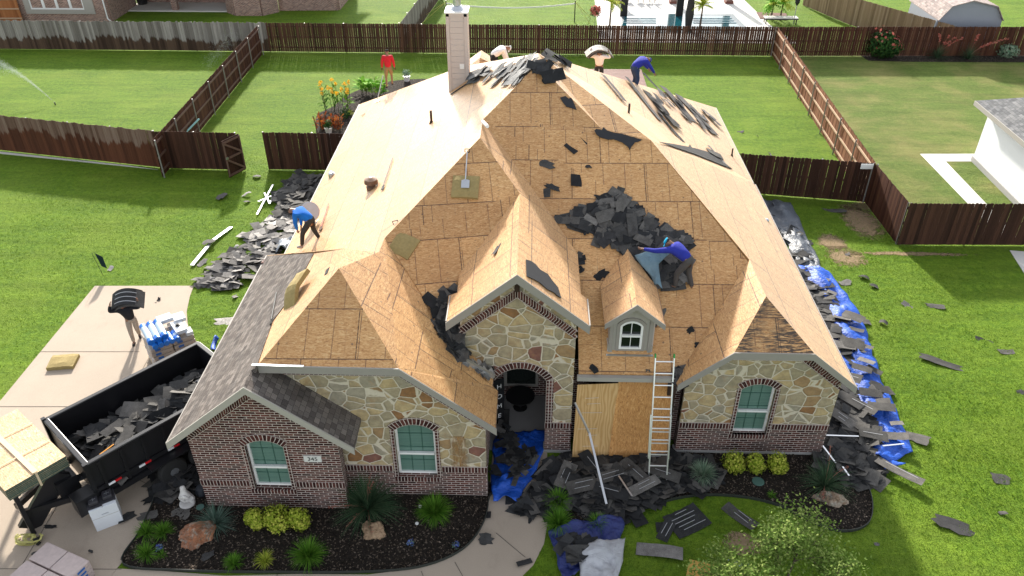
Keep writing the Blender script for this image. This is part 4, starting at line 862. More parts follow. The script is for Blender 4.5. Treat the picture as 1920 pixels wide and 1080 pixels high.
heapF = [(1036, 400), (1062, 400), (1105, 388), (1120, 372), (1150, 362), (1163, 355), (1185, 378), (1205, 405), (1262, 432), (1305, 450), (1296, 480), (1306, 520), (1275, 546), (1232, 540), (1215, 520), (1195, 500), (1165, 470), (1150, 448), (1120, 452), (1098, 432), (1052, 420)]
heapF = [(F.px(1170, 455) + (F.px(u, v) - F.px(1170, 455)) * .93) for u, v in heapF]
heap(F, None, 240, .09, SC_DARK, (.25, .6), 11, tilt=.08, world=heapF); pieces(F, None, 50, .10, SC_HEAP, 'torn dark shingle piece in the big heap on the front slope', 'shingles heaped on the front slope', (.38, .7), 12, tilt=.07, world=heapF)
ridge = [(905, 155), (935, 130), (975, 112), (1000, 98), (1018, 92), (1028, 104), (1012, 128), (985, 150), (962, 166), (945, 150), (925, 162)]
ridge = [(912, 150), (935, 132), (965, 119), (992, 112), (1004, 118), (990, 140), (968, 158), (945, 148), (928, 158)]
heap(L, ridge, 46, .02, SC_RIDGE, (.3, .65), 21, tilt=.03, rzb=.9, curl=.03); pieces(L, ridge, 14, .02, SC_RIDGE, 'grey shingle strip in the pile on the ridge', 'shingles piled on the ridge', (.4, .8), 22, ('strip', 'torn', 'torn'), .05, .05, rzb=.9)
heap(L, [(882, 152), (888, 140), (912, 130), (918, 134), (900, 148)], 16, .06, SC_RIDGE, (.4, .9), 23)
heap(F, [(1003, 128), (1012, 122), (1032, 130), (1055, 145), (1035, 145)], 8, .01, SC_DARK, (.3, .8), 24); heap(R, [(1016, 102), (1030, 103), (1066, 114), (1062, 120), (1025, 114)], 9, .0, SC_DARK, (.3, .7), 25)
heap(R, [(1215, 165), (1245, 178), (1300, 200), (1350, 222), (1352, 235), (1325, 245), (1290, 225), (1255, 240), (1235, 215)], 34, .0, SC_MIX, (.35, .8), 26, kinds=('strip', 'torn'), tilt=.03, rzb=-.9)
# black felt in the valley left of the entry tower, and by the ladder
vall = [(838, 548), (850, 550), (850, 600), (862, 620), (866, 668), (860, 672), (845, 660), (832, 640), (812, 620), (824, 600)]
heap(FP, vall, 90, .12, SC_DARK, (.3, .7), 31, name='felt_scraps', tilt=.25)
heap(LWR, [(812, 612), (860, 612), (866, 668), (858, 672), (835, 640)], 60, .14, SC_DARK, (.3, .6), 32, name='felt_scraps'); heap(F, [(1268, 700), (1284, 690), (1285, 715), (1268, 722)], 10, .2, SC_DARK, (.3, .5), 33, name='felt_scraps')
heap(F, [(848, 500), (858, 502), (856, 548), (850, 548)], 10, .05, SC_DARK, (.3, .5), 34, name='felt_scraps', tilt=.1); heap(F, [(1084, 475), (1092, 478), (1090, 520), (1084, 520)], 6, .04, SC_DARK, (.2, .35), 35, name='felt_scraps', tilt=.1)
heap(LWR, [(490, 688), (560, 688), (552, 682), (500, 684)][0:0] or [(868, 676), (905, 690), (928, 704), (925, 712), (900, 700)], 16, .05, SC_PALE, (.3, .5), 36, name='flashing_scraps', tilt=.15)
MB().bar(LWR.px(868, 674, .06), LWR.px(926, 706, .06), .10, .10).build('flashing', METAL, H)
# -- front heap
front = [(1020, 880), (1065, 862), (1150, 850), (1260, 852), (1285, 870), (1290, 905), (1262, 930), (1220, 945), (1190, 968), (1150, 965), (1110, 958), (1060, 948), (1020, 960), (985, 968), (965, 950), (1000, 920), (1015, 900)]
heap(G, front, 520, .2, SC_DARK, (.28, .75), 41); pieces(G, front, 40, .2, SC_DARK, 'torn dark shingle piece in the heap at the foot of the ladder', 'shingles heaped in front of the porch', (.4, .8), 42, tilt=.15)
heap(G, [(1070, 950), (1150, 945), (1205, 965), (1180, 985), (1120, 985)], 40, .1, SC_DARK, (.3, .6), 43)
heap(G, [(1270, 875), (1345, 870), (1350, 900), (1300, 925), (1265, 910)], 50, .15, SC_DARK, (.3, .7), 44)
# -- right side heap on its tarps
PLG = Plane(0, 0, .0)
sideh = [(1490, 500), (1510, 525), (1535, 580), (1550, 650), (1572, 700), (1595, 740), (1622, 785), (1640, 832), (1625, 858), (1600, 880), (1560, 872), (1545, 850), (1560, 800), (1555, 740), (1530, 600)]
heap(G, sideh, 520, .20, SC_DARK, (.3, .75), 51, rzb=-.6, tilt=.16, base=.06)
heap(G, [(1520, 520), (1535, 530), (1555, 575), (1580, 640), (1600, 700), (1580, 700), (1550, 620)], 50, .15, SC_DARK, (.35, .9), 55, rzb=-.2, tilt=.12, base=.1); pieces(G, sideh, 48, .22, SC_HEAP, 'torn shingle piece in the long heap along the right wall', 'shingles heaped along the right wall', (.4, .8), 52, ('tab', 'strip', 'torn'), .1, rzb=-.6)
heap(G, [(1538, 850), (1600, 858), (1650, 880), (1640, 905), (1590, 905), (1545, 890)], 110, .25, SC_DARK, (.4, .9), 53, tilt=.2)
heap(G, [(1425, 385), (1470, 385), (1505, 450), (1530, 500), (1500, 505), (1465, 440)], 26, .1, SC_DARK, (.4, .8), 54)
for u, v, l, w_, rz, t in ((1682, 893, 1.25, .28, -42, 'long straight shingle strip poking out of the heap onto the right lawn'),):
    scrap(G, u, v, l, w_, rz, SC_HEAP, t, 'loose strips by the right heap', 'strip', curl=.05, h=.2, stripes=1)
# -- left side heaps
lh1 = [(522, 400), (520, 372), (540, 340), (600, 330), (604, 345), (590, 380), (575, 405), (540, 408)]
heap(G, lh1, 150, .22, SC_HEAP, (.45, 1.0), 61, kinds=('strip', 'torn'), tilt=.18, curl=.12)
lh2 = [(455, 445), (480, 430), (505, 408), (545, 405), (575, 420), (580, 470), (500, 480), (495, 470), (470, 462)]
heap(G, lh2, 120, .08, SC_PALE, (.3, .8), 62, tilt=.13); pieces(G, lh2, 20, .14, SC_PALE, 'pale torn underlay piece in the heap left of the house', 'pale scraps heaped left of the house', (.5, 1.0), 63, ('torn',), .2)
lh3 = [(372, 530), (390, 510), (420, 490), (460, 462), (500, 470), (492, 500), (470, 530), (430, 545), (400, 545)]
heap(G, lh3, 70, .06, SC_MIX, (.35, .85), 64, kinds=('torn', 'strip'), tilt=.2, rzb=.1, curl=.1); pieces(G, lh3, 14, .1, SC_PALE, 'pale torn piece on the heap beside the grass by the shingled roof', 'pale scraps beside the shingled roof', (.4, .9), 65, ('torn',), .22)
for u, v, l, w_, t in ((417, 370, .9, .4, 'flat grey scrap alone on the left lawn beyond the metal strips'), (462, 367, .45, .25, 'small white scrap next to the gate opening on the left lawn'), (463, 380, .3, .2, 'smallest grey scrap left of the crossed metal strips'), (482, 333, .4, .3, 'white crumpled scrap in the gate opening'), (443, 467, .25, .2, 'little pale scrap left of the pale heap'), (380, 494, .5, .3, 'grey scrap at the end of the long metal strip'), (385, 505, .2, .15, 'crumb of shingle beside the end of the long metal strip'), (443, 556, .4, .2, 'thin pale scrap on the grass strip by the driveway curve'), (424, 603, .9, .45, 'pale double scrap under the shingled eave'), (570, 397, .35, .2, 'grey scrap on the lawn beside the worker in bright blue'), (297, 565, .28, .15, 'small brown scrap on the driveway behind the pallet'), (208, 505, .3, .2, 'white paper scrap beside the garden flag')):
    scrap(G, u, v, l, w_, (u * 3) % 90, SC_PALE if 'white' in t or 'pale' in t else SC_MIX, t, LLG, curl=.08)
# -- right lawn
for u, v, l, w_, rz, t in ((1585, 531, .7, .4, 20, 'grey star shaped scrap on the right lawn close to the blue tarp'), (1620, 522, .5, .3, -40, 'upper small scrap of a pair on the right lawn'), (1638, 538, .45, .3, -20, 'lower small scrap of a pair on the right lawn'), (1700, 573, .55, .32, -60, 'upright looking scrap in the middle of the right lawn'), (1752, 575, .95, .32, -15, 'arrow shaped grey scrap near the fence shadow'), (1623, 606, .4, .3, 0, 'square scrap on the right lawn beside the tarp, lower than the star shaped one'), (1656, 607, .35, .2, -30, 'small dark scrap right of the square one'),
                           (1843, 638, .8, .22, -28, 'thin curved scrap at the far right of the lawn'), (1885, 660, .8, .3, -5, 'curled scrap nearest the right edge, middle of the lawn'), (1762, 680, 1.9, .42, -28, 'long ragged scrap in the middle of the right lawn'), (1661, 737, .5, .45, 10, 'stacked shingle tabs right beside the blue tarp'), (1716, 822, 1.0, .5, -35, 'ragged scrap beside the bulge of the blue tarp'), (1876, 899, .7, .45, -10, 'rounded dark scrap near the right edge, lower lawn'), (1785, 985, 1.5, .55, -25, 'large folded scrap on the lower right lawn'), (1912, 736, .3, .25, 0, 'tiny grey scrap at the right border of the picture'), (1880, 964, .3, .15, -20, 'tiny green grey scrap above the large folded scrap'),
                           (1565, 396, 1.5, .35, -15, 'black felt strip on the bare soil by the right fence'), (1588, 478, .25, .2, 0, 'dark lump on the bare patch of the right lawn'), (1643, 1021, .2, .1, 0, 'crumb of shingle right of the small tree'), (1388, 248, .5, .25, -10, 'flat grey scrap on the back right lawn, upper'), (1447, 289, .45, .3, 20, 'flat grey scrap on the back right lawn, lower'), (1420, 256, .2, .1, 0, 'crumb of shingle on the back right lawn')):
    scrap(G, u, v, l * .78, w_ * .9, rz, SC_HEAP if l > .3 else SC_MIX, t, LG, 'tab' if 'square' in t or 'stacked' in t else 'torn', curl=.07)
# -- front lawn and walk
for u, v, l, w_, rz, t, st in ((1287, 978, 1.0, .75, 30, 'stack of dark shingles with pale glue lines on the front lawn', 5), (1250, 995, .7, .3, 60, 'dark shingle with glue lines leaning on the stack on the front lawn', 2), (1387, 970, .95, .33, -50, 'twisted shingle strip with glue marks on the front lawn', 2), (1236, 1036, 1.1, .38, -10, 'straight shingle strip of two grey tones on the front lawn', 0), (910, 1014, .35, .45, 80, 'dark rounded scrap on the kerb edge of the left bed', 0), (983, 1057, .38, .14, 25, 'small grey strip on the front walk', 0), (916, 968, .25, .12, 90, 'narrow dark scrap where the walk meets the left bed', 0), (975, 935, 1.0, .5, 10, 'ragged dark scrap over the start of the front walk', 0), (1020, 960, .8, .45, -20, 'curled dark scrap at the right side of the front walk', 0), (1245, 990, .4, .3, 0, 'small dark scrap left of the glue lined shingles', 0)):
    scrap(G, u, v, l, w_, rz, SC_MIX if 'grey' in t else SC_DARK, t, LF, 'torn' if 'rag' in t or 'round' in t or 'curl' in t else 'strip', curl=.05, stripes=st, h=.03)
for u, v, l, w_, rz, t in ((300, 812 + 120, .9, .3, 30, 'dark felt scrap at the corner of the left bed'), (280, 968, .6, .3, 10, 'black scrap lying on the left bed near the statue'), (340, 965, .55, .4, -5, 'flat black tab on the left bed'), (238, 972, .5, .3, 50, 'black scrap sticking out beside the white carton'), (293, 1042, .25, .12, 0, 'small slate coloured chip at the foot of the left boulder'), (95, 990, .35, .15, 10, 'black scrap by the yellow straps'), (73, 1040, .4, .25, 40, 'pointed black scrap above the bundle stack'), (171, 1036, .12, .08, 0, 'black crumb on the driveway'), (390, 1045, .35, .25, 20, 'slate grey scrap leaning on the red boulder')):
    scrap(G, u, v, l, w_, rz, SC_DARK, t, LF, 'torn', curl=.04, h=.04)
heap(G, [(285, 925), (300, 880), (340, 855), (370, 870), (380, 905), (350, 925), (318, 945)], 70, .3, SC_DARK, (.4, .8), 71, tilt=.3)

def tarp(name, left, right, n, mat, label, group=None, amp=.12, seed=0, z0=.05, k=14, cols=None, fold=1):
    """crumpled sheet between two edge lines (world points)"""
    def rs(P, m):
        P = [V(p) for p in P]; Ls = [0]
        for i in range(1, len(P)): Ls.append(Ls[-1] + (P[i] - P[i - 1]).length)
        out = []
        for j in range(m + 1):
            d = Ls[-1] * j / m; i = 1
            while i < len(P) - 1 and Ls[i] < d: i += 1
            t = (d - Ls[i - 1]) / max(1e-6, Ls[i] - Ls[i - 1]); out.append(P[i - 1].lerp(P[i], min(1, t)))
        return out
    a = rs(left, n); b = rs(right, n); vs_ = []; fs = []
    for j in range(n + 1):
        for i in range(k + 1):
            t = i / k; p = a[j].lerp(b[j], t); e = 4 * t * (1 - t)
            q = V((p.x * 1.1 + seed, p.y * 1.1, seed)); w1 = abs(noise.noise(q)) * 1.6; wr_ = abs(noise.noise(V((p.x * 3.2 + p.y * 1.5, p.y * 2.2 - p.x, seed)))) * .6 + abs(noise.noise(V((p.x * 7 - p.y * 3, p.y * 5 + p.x * 2, seed)))) * .4; jx = noise.noise(q * 1.6 + V((9, 0, 0))) * .14; jy = noise.noise(q * 1.6 + V((0, 9, 0))) * .14
            p = p + V((jx, jy, 0)); p.z += z0 + amp * (w1 * .8 + wr_) * (.35 + .65 * e) * fold; vs_.append(p)
    for j in range(n):
        for i in range(k): q = j * (k + 1) + i; fs.append((q, q + 1, q + k + 2, q + k + 1))
    o = mesh(name, vs_, fs, mat, smooth=True); s_ = o.modifiers.new('solid', 'SOLIDIFY'); s_.thickness = .008
    return meta(o, label, 'tarp', group)
def tarp_mat(name, c, rough=.5):
    m, n, b = newmat(name, rough, .5); k = N(n); o = k.coord(); f = k.noise(o, 4, 4, .6)
    k.link(k.mix(f, [x * .7 for x in c], [min(1, x * 1.25) for x in c]), b.inputs['Base Color']); k.bump(k.noise(k.mapping(o, (1, 2.2, 1), (0, 0, .6)), 4, 4, .6, 1.2), b, .8, .06); return m
TB = tarp_mat('blue_tarp', (.006, .085, .50)); TN = tarp_mat('navy_tarp', (.018, .032, .16), .45); TG = tarp_mat('grey_tarp', (.11, .125, .15), .4); TW = tarp_mat('pale_tarp', (.42, .43, .46), .5)
g3 = lambda *uv: [at(u, v) for u, v in uv]
tarp('tarp', g3((1490, 500), (1520, 560), (1545, 640), (1575, 700), (1600, 760), (1625, 820), (1640, 862)), g3((1550, 512), (1586, 555), (1612, 595), (1632, 650), (1640, 690), (1662, 740), (1695, 815), (1712, 852), (1660, 872)), 60, TB, 'bright blue tarp under the torn shingles along the right wall', amp=.26, seed=3, k=18, z0=.03)
tarp('tarp', g3((1420, 380), (1450, 420), (1480, 470), (1500, 505)), g3((1480, 384), (1500, 420), (1530, 480), (1545, 512)), 40, TG, 'dark grey tarp along the back part of the right wall', amp=.25, seed=7, k=16)
tarp('tarp', g3((1640, 862), (1585, 850), (1560, 870)), g3((1690, 868), (1640, 905), (1590, 905)), 14, TB, 'end flap of blue tarp beyond the right bed', amp=.15, seed=8, k=8)
pt_ = tarp('tarp', g3((918, 945), (925, 880), (920, 830), (930, 815)), g3((965, 945), (995, 900), (1010, 870), (1024, 815)), 36, TB, 'blue tarp spilling from the porch over the front walk', amp=.28, seed=11, k=18)
heap(G, [(925, 905), (940, 850), (930, 800), (955, 790), (965, 850), (1000, 850), (1010, 880), (985, 900), (960, 915), (945, 880), (935, 915)], 60, .2, SC_DARK, (.25, .55), 73, base=.2)
scrap(G, 945, 790, .8, .3, 90, SC_DARK, 'black felt sheet on the porch floor by the left wall', LF, 'strip', h=.1)
tarp('tarp', g3((1033, 1000), (1035, 1030), (1050, 1100)), g3((1165, 970), (1170, 1000), (1160, 1040)), 30, TN, 'navy blue tarp crumpled on the front lawn', amp=.3, seed=15, k=22)
tarp('tarp', g3((1075, 1042), (1090, 1080), (1095, 1110)), g3((1175, 1015), (1172, 1060), (1150, 1110)), 24, TW, 'pale grey tarp half over the navy tarp on the front lawn', amp=.3, seed=17, k=18, z0=.12)
heap(G, [(1045, 1020), (1090, 1015), (1105, 1035), (1080, 1060), (1050, 1050)], 22, .15, SC_DARK, (.3, .6), 74, base=.22)
tarp('tarp', [F.px(1190, 482, .2), F.px(1202, 505, .2), F.px(1226, 545, .12)], [F.px(1256, 482, .3), F.px(1236, 508, .3), F.px(1242, 550, .12)], 26, tarp_mat('pale_blue_film', (.13, .22, .28), .35), 'crumpled pale blue film pulled by the worker on the front slope', amp=.16, seed=19, k=12, z0=.1)
tarp('tarp', g3((405, 640), (398, 660)), g3((412, 640), (406, 660)), 8, TB, 'bit of blue tarp showing left of the shingled eave', amp=.2, seed=21, k=5)
tarp('tarp', g3((520, 455), (515, 478)), g3((555, 452), (545, 478)), 12, tarp_mat('clear_film', (.35, .38, .42), .2), 'crumpled clear plastic film at the feet of the worker in bright blue', amp=.45, seed=23, k=10)

for i, (u, v, l, w_, rz) in enumerate(((1110, 885, .95, .34, -60), (1150, 905, .9, .33, 20), (1190, 900, 1.0, .33, -50), (1205, 925, .9, .3, 30), (1240, 900, .95, .35, -20), (1090, 925, .8, .4, 15), (1145, 935, .9, .35, -15), (1060, 905, .85, .4, 70), (1225, 872, .8, .3, 5))):
    scrap(G, u, v, l, w_, rz, SC_HEAP if i % 2 else SC_DARK, 'long shingle strip with pale glue lines on top of the front heap', 'glue lined strips on the front heap', 'strip', curl=.04, h=.28, stripes=2 if i % 2 else 1, tilt=(.1, .06 * (-1) ** i))
for i, (u, v, l, w_, rz) in enumerate(((1590, 765, 1.1, .35, -50), (1612, 775, 1.2, .33, -48), (1575, 800, 1.2, .33, -52), (1600, 815, 1.0, .4, -20), (1632, 830, 1.1, .35, -10), (1560, 705, 1.0, .34, -15), (1575, 660, 1.1, .34, -10), (1585, 720, 1.1, .4, -30))):
    scrap(G, u, v, l * .72, w_, rz, SC_HEAP, 'long shingle strip with a glue line on top of the right heap', 'glue lined strips on the right heap', 'strip', curl=.04, h=.30, stripes=i % 3, tilt=(.08, .05 * (-1) ** i))

band_ = [(1560, 530), (1585, 560), (1608, 600), (1622, 650), (1632, 690), (1655, 740), (1680, 800), (1690, 845), (1668, 850), (1650, 800), (1625, 745), (1600, 690), (1580, 620), (1550, 545)]
heap(G, band_, 20, .05, SC_HEAP, (.3, .75), 56, rzb=-.5, tilt=.1, base=.22)
# ================================================================ PEOPLE
def skin(name, verts, edges, rad, mat, parent, sub=2, root=0):
    me = bpy.data.meshes.new(name); me.from_pydata([tuple(v) for v in verts], edges, []); o = bpy.data.objects.new(name, me); COL.objects.link(o)
    o.modifiers.new('s', 'SKIN'); sv = me.skin_vertices[0].data
    for i, r in enumerate(rad): sv[i].radius = (r, r) if not isinstance(r, tuple) else r
    sv[root].use_root = True
    m = o.modifiers.new('u', 'SUBSURF'); m.levels = sub; m.render_levels = sub
    bpy.context.view_layer.update(); dm = bpy.data.meshes.new_from_object(o.evaluated_get(bpy.context.evaluated_depsgraph_get())); bpy.data.objects.remove(o)
    q = bpy.data.objects.new(name, dm); COL.objects.link(q); dm.materials.clear(); dm.materials.append(mat); q.parent = parent
    for p in dm.polygons: p.use_smooth = True
    return q
SKINM = plain('skin', (.23, .125, .085), .55, var=.06); HAIR = plain('hair', (.012, .009, .007), .6); EYE = plain('eye', (.01, .01, .01), .2)
def cloth(name, c): return plain(name, c, .85, .2, var=.22, vs_=9, bump=.5, bs=18)
C_RED = cloth('red_shirt', (.48, .02, .035)); C_TAN = cloth('tan_shorts', (.25, .17, .085)); C_BR = cloth('bright_blue_shirt', (.01, .14, .55)); C_BL = cloth('royal_blue_shirt', (.025, .035, .30)); C_BLK = cloth('black_shirt', (.016, .017, .022))
C_GR = cloth('grey_trousers', (.075, .07, .07)); C_KH = cloth('khaki_trousers', (.30, .26, .22)); C_DK = cloth('dark_trousers', (.035, .037, .04)); C_W = cloth('white_shirt', (.72, .74, .78)); C_NV = cloth('navy_trousers', (.03, .05, .11)); C_CY = cloth('cyan_cap', (.01, .33, .55)); C_PK = cloth('pale_pink_shirt', (.78, .76, .78))
SHOE = plain('dark_shoe', (.02, .02, .022), .7); SHOEW = plain('grey_shoe', (.3, .3, .3), .7); GLOVE = plain('black_glove', (.014, .014, .015), .7)
def hand_chain(vs_, es, rd, wi, wr, el, palm, side, curl=.5):
    """palm and five fingers continuing the forearm; wi = index of wrist"""
    d = (wr - el).normalized(); pn = V(palm).normalized(); pn = (pn - d * pn.dot(d)).normalized(); lat = d.cross(pn) * side
    pm = len(vs_); vs_.append(wr + d * .055); rd.append((.034, .018)); es.append((wi, pm))
    for k, (off, ln) in enumerate(((-.027, .072), (-.009, .08), (.009, .075), (.027, .058))):
        a = len(vs_); vs_.append(wr + d * .088 + lat * off); rd.append(.0095); es.append((pm, a))
        b = len(vs_); vs_.append(wr + d * (.088 + ln * .5) + lat * off * 1.1 + pn * ln * .25 * curl * 2); rd.append(.0085); es.append((a, b))
        c = len(vs_); vs_.append(wr + d * (.088 + ln * (.9 - .45 * curl)) + lat * off * 1.1 + pn * ln * .9 * curl); rd.append(.007); es.append((b, c))
    a = len(vs_); vs_.append(wr + d * .04 - lat * .042 + pn * .012); rd.append(.012); es.append((pm, a))
    b = len(vs_); vs_.append(wr + d * .075 - lat * .055 + pn * .03); rd.append(.009); es.append((a, b))
def person(loc, rz, J, label, top, legs, shoe=SHOE, short=False, hat=None, glove=None, hair=True, sleeves=True, s=1.0):
    """J: joint positions in the person's own frame (y = forwards)"""
    root = empty('person', loc, label, 'person', 'roofing workers', rz); root.scale = (s, s, s)
    g = {k: V(v) for k, v in J.items()}; P = g['pelvis']; C = g['chest']; Nk = g['neck']; Hd = g['head']; up = (Hd - Nk).normalized(); fwd = V(J.get('face', (0, 1, 0))).normalized(); fwd = (fwd - up * fwd.dot(up)).normalized(); lat = fwd.cross(up)
    vs_ = [P, P.lerp(C, .5), C, Nk, Nk.lerp(Hd, .55), Hd, Hd + up * .075]; es = [(0, 1), (1, 2), (2, 3), (3, 4), (4, 5), (5, 6)]; rd = [.12, .112, .122, .056, .062, .088, .072]
    idx = {}
    for sd in ('l', 'r'):
        sgn = -1 if sd == 'l' else 1
        for nm, r, par in (('sh', .060, 2), ('el', .043, None), ('wr', .028, None)):
            vs_.append(g[nm + sd]); rd.append(r); i = len(vs_) - 1; es.append((par if par is not None else i - 1, i)); idx[nm + sd] = i
        hand_chain(vs_, es, rd, idx['wr' + sd], g['wr' + sd], g['el' + sd], J.get('palm' + sd, (-sgn, 0, 0)), sgn)
        for nm, r, par in (('hip', .092, 0), ('kn', .058, None), ('an', .038, None), ('to', .034, None)):
            vs_.append(g[nm + sd]); rd.append(r); i = len(vs_) - 1; es.append((par if par is not None else i - 1, i)); idx[nm + sd] = i
    # nose and ears belong to the body surface
    for p, r in ((Hd + fwd * .098 - up * .012, .012), (Hd + lat * .088, .014), (Hd - lat * .088, .014)):
        vs_.append(p); rd.append(r); es.append((5, len(vs_) - 1))
    body = skin('body', vs_, es, rd, SKINM, root, 2)
    for sx in (-1, 1): MB().lathe(Hd + fwd * .083 + lat * .03 * sx + up * .012, [(.001, -.008), (.009, 0), (.001, .008)], 8).build('eye', EYE, root)
    MB().box(Hd + fwd * .088 - up * .045, (.04, .012, .008), atan2(fwd.y, fwd.x) - pi / 2).build('mouth', plain('lips', (.25, .08, .06), .5) if 'lips' not in bpy.data.materials else bpy.data.materials['lips'], root)
    # shirt
    v2 = [P + (C - P) * -.14, P.lerp(C, .5), C, Nk.lerp(C, .25)]; e2 = [(0, 1), (1, 2), (2, 3)]; r2 = [(.178, .158), (.172, .152), (.192, .165), .078]
    for sd in ('l', 'r'):
        k = len(v2); v2 += [g['sh' + sd], g['sh' + sd].lerp(g['el' + sd], .5), g['el' + sd]]; r2 += [.094, .078, .066]; e2 += [(2, k), (k, k + 1), (k + 1, k + 2)]
        if sleeves: v2.append(g['el' + sd].lerp(g['wr' + sd], .9)); r2.append(.043); e2.append((k + 2, k + 3))
    skin('shirt', v2, e2, r2, top, root, 2, root=2)
    v3 = [P + (C - P) * .12, P]; e3 = [(0, 1)]; r3 = [(.15, .13), (.155, .138)]
    for sd in ('l', 'r'):
        k = len(v3); h_, kn, an = g['hip' + sd], g['kn' + sd], g['an' + sd]; v3 += [h_, h_.lerp(kn, .5), h_.lerp(kn, .93) if short else kn]; r3 += [.112, .098, .09 if short else .078]; e3 += [(1, k), (k, k + 1), (k + 1, k + 2)]
        if not short: v3 += [kn.lerp(an, .5), kn.lerp(an, .96)]; r3 += [.068, .06]; e3 += [(k + 2, k + 3), (k + 3, k + 4)]
        skin('shoe', [an - (g['to' + sd] - an) * .25 + V((0, 0, -.035)), an.lerp(g['to' + sd], .5) + V((0, 0, -.02)), g['to' + sd] + (g['to' + sd] - an) * .15], [(0, 1), (1, 2)], [.052, .055, .042], shoe, root, 2)
        if glove: skin('glove', [g['wr' + sd], g['wr' + sd] + (g['wr' + sd] - g['el' + sd]).normalized() * .06, g['wr' + sd] + (g['wr' + sd] - g['el' + sd]).normalized() * .12 + V(J.get('palm' + sd, (0, 0, 0))) * .03], [(0, 1), (1, 2)], [.036, (.05, .035), .036], glove, root, 2)
    skin('trousers', v3, e3, r3, legs, root, 2, root=1)
    if hair: skin('hair', [Hd - fwd * .025 - up * .02, Hd - fwd * .012 + up * .05, Hd + up * .085], [(0, 1), (1, 2)], [.088, .094, .07], HAIR, root, 2)
    if hat:
        h = skin('cap', [Hd + up * .035, Hd + up * .08, Hd + up * .105], [(0, 1), (1, 2)], [.105, .1, .07], hat, root, 2)
        M_ = Matrix((lat, fwd, up)).transposed(); b = MB(); b.slab([Hd + M_ @ V((x, y, .045)) for x, y in ((-.08, .07), (-.07, .14), (0, .175), (.07, .14), (.08, .07))], .012, up); b.build('cap_peak', hat, h)
    return root
def pose(kind, **k):
    st = dict(pelvis=(0, 0, .95), chest=(0, .01, 1.32), neck=(0, .0, 1.49), head=(0, .03, 1.63), shl=(-.19, 0, 1.41), shr=(.19, 0, 1.41), ell=(-.26, -.02, 1.13), elr=(.26, -.02, 1.13), wrl=(-.28, .08, .88), wrr=(.28, .08, .88),
              hipl=(-.09, 0, .9), hipr=(.09, 0, .9), knl=(-.11, .03, .5), knr=(.11, .03, .5), anl=(-.12, -.02, .085), anr=(.12, -.02, .085), tol=(-.14, .14, .035), tor=(.14, .14, .035))
    if kind == 'bend': st.update(pelvis=(0, -.2, .90), chest=(0, .14, 1.12), neck=(0, .30, 1.17), head=(0, .43, 1.14), face=(0, .5, -1), shl=(-.19, .2, 1.12), shr=(.19, .2, 1.12), ell=(-.24, .3, .84), elr=(.24, .3, .84), wrl=(-.16, .42, .62), wrr=(.16, .42, .62), hipl=(-.09, -.18, .86), hipr=(.09, -.18, .86), knl=(-.12, -.02, .47), knr=(.12, -.06, .47), anl=(-.13, -.1, .085), anr=(.13, -.16, .085), tol=(-.14, .06, .035), tor=(.14, .0, .035))
    st.update(k); return st
# 1 man in red, walking away with a bar, on the left slope near its back edge
p = L.p(-6.0, 31.6); p = L.px(731, 163)
person(p, radians(8), pose('s', anl=(-.14, -.05, .04), knl=(-.13, .03, .47), tol=(-.16, .1, -.01), anr=(.12, .06, .14), knr=(.12, .1, .54), tor=(.13, .2, .12), head=(0, .05, 1.62)), 'person in a red shirt and tan shorts walking away on the left slope', C_RED, C_TAN, short=True, hat=C_BLK, glove=GLOVE, s=.94)
b0 = L.px(707, 190, .02); MB().tube([b0, b0 + V((.25, .55, .95))], .018, 8).box(b0 + V((0, 0, .02)), (.18, .1, .03), .4).build('shingle_bar', METAL); meta(bpy.data.objects['shingle_bar'], 'steel scraper bar in the left hand of the person in red', 'tool')
# 2 man in bright blue bending at the left eave
p = L.px(556, 462); p = V((-6.75, 20.7, L.z(-6.75, 0) + .02))
person(p, radians(78), pose('bend', wrl=(-.16, .22, .55), wrr=(.16, .26, .5), ell=(-.22, .22, .82), elr=(.22, .24, .82), knr=(.14, -.16, .48), anr=(.2, -.30, .10), tor=(.22, -.16, .06), anl=(-.16, .16, .0), knl=(-.14, .08, .45), tol=(-.16, .32, -.06)), 'person in a bright blue shirt and dark trousers bending over the left eave', C_BR, C_DK, shoe=SHOEW, s=.98)
# 3 man on the front slope in royal blue with a cyan cap, pulling film
p = F.px(1265, 541); 
person(p + V((.1, .1, -.02)), radians(62), pose('bend', pelvis=(0, -.16, .90), chest=(0, .16, 1.14), wrl=(-.25, .98, 1.0), ell=(-.3, .62, 1.07), shl=(-.2, .25, 1.16), wrr=(.12, .7, .75), elr=(.24, .42, .9), head=(-.02, .40, 1.25), neck=(0, .28, 1.2), face=(-.2, 1, -.5), anl=(-.12, .04, .06), knl=(-.12, .04, .48), tol=(-.12, .2, .03), anr=(.12, -.34, .04), knr=(.1, -.2, .46), tor=(.12, -.2, .0)), 'person in a royal blue shirt and cyan cap pulling film off the front slope', C_BL, C_GR, hat=C_CY, s=1.03)
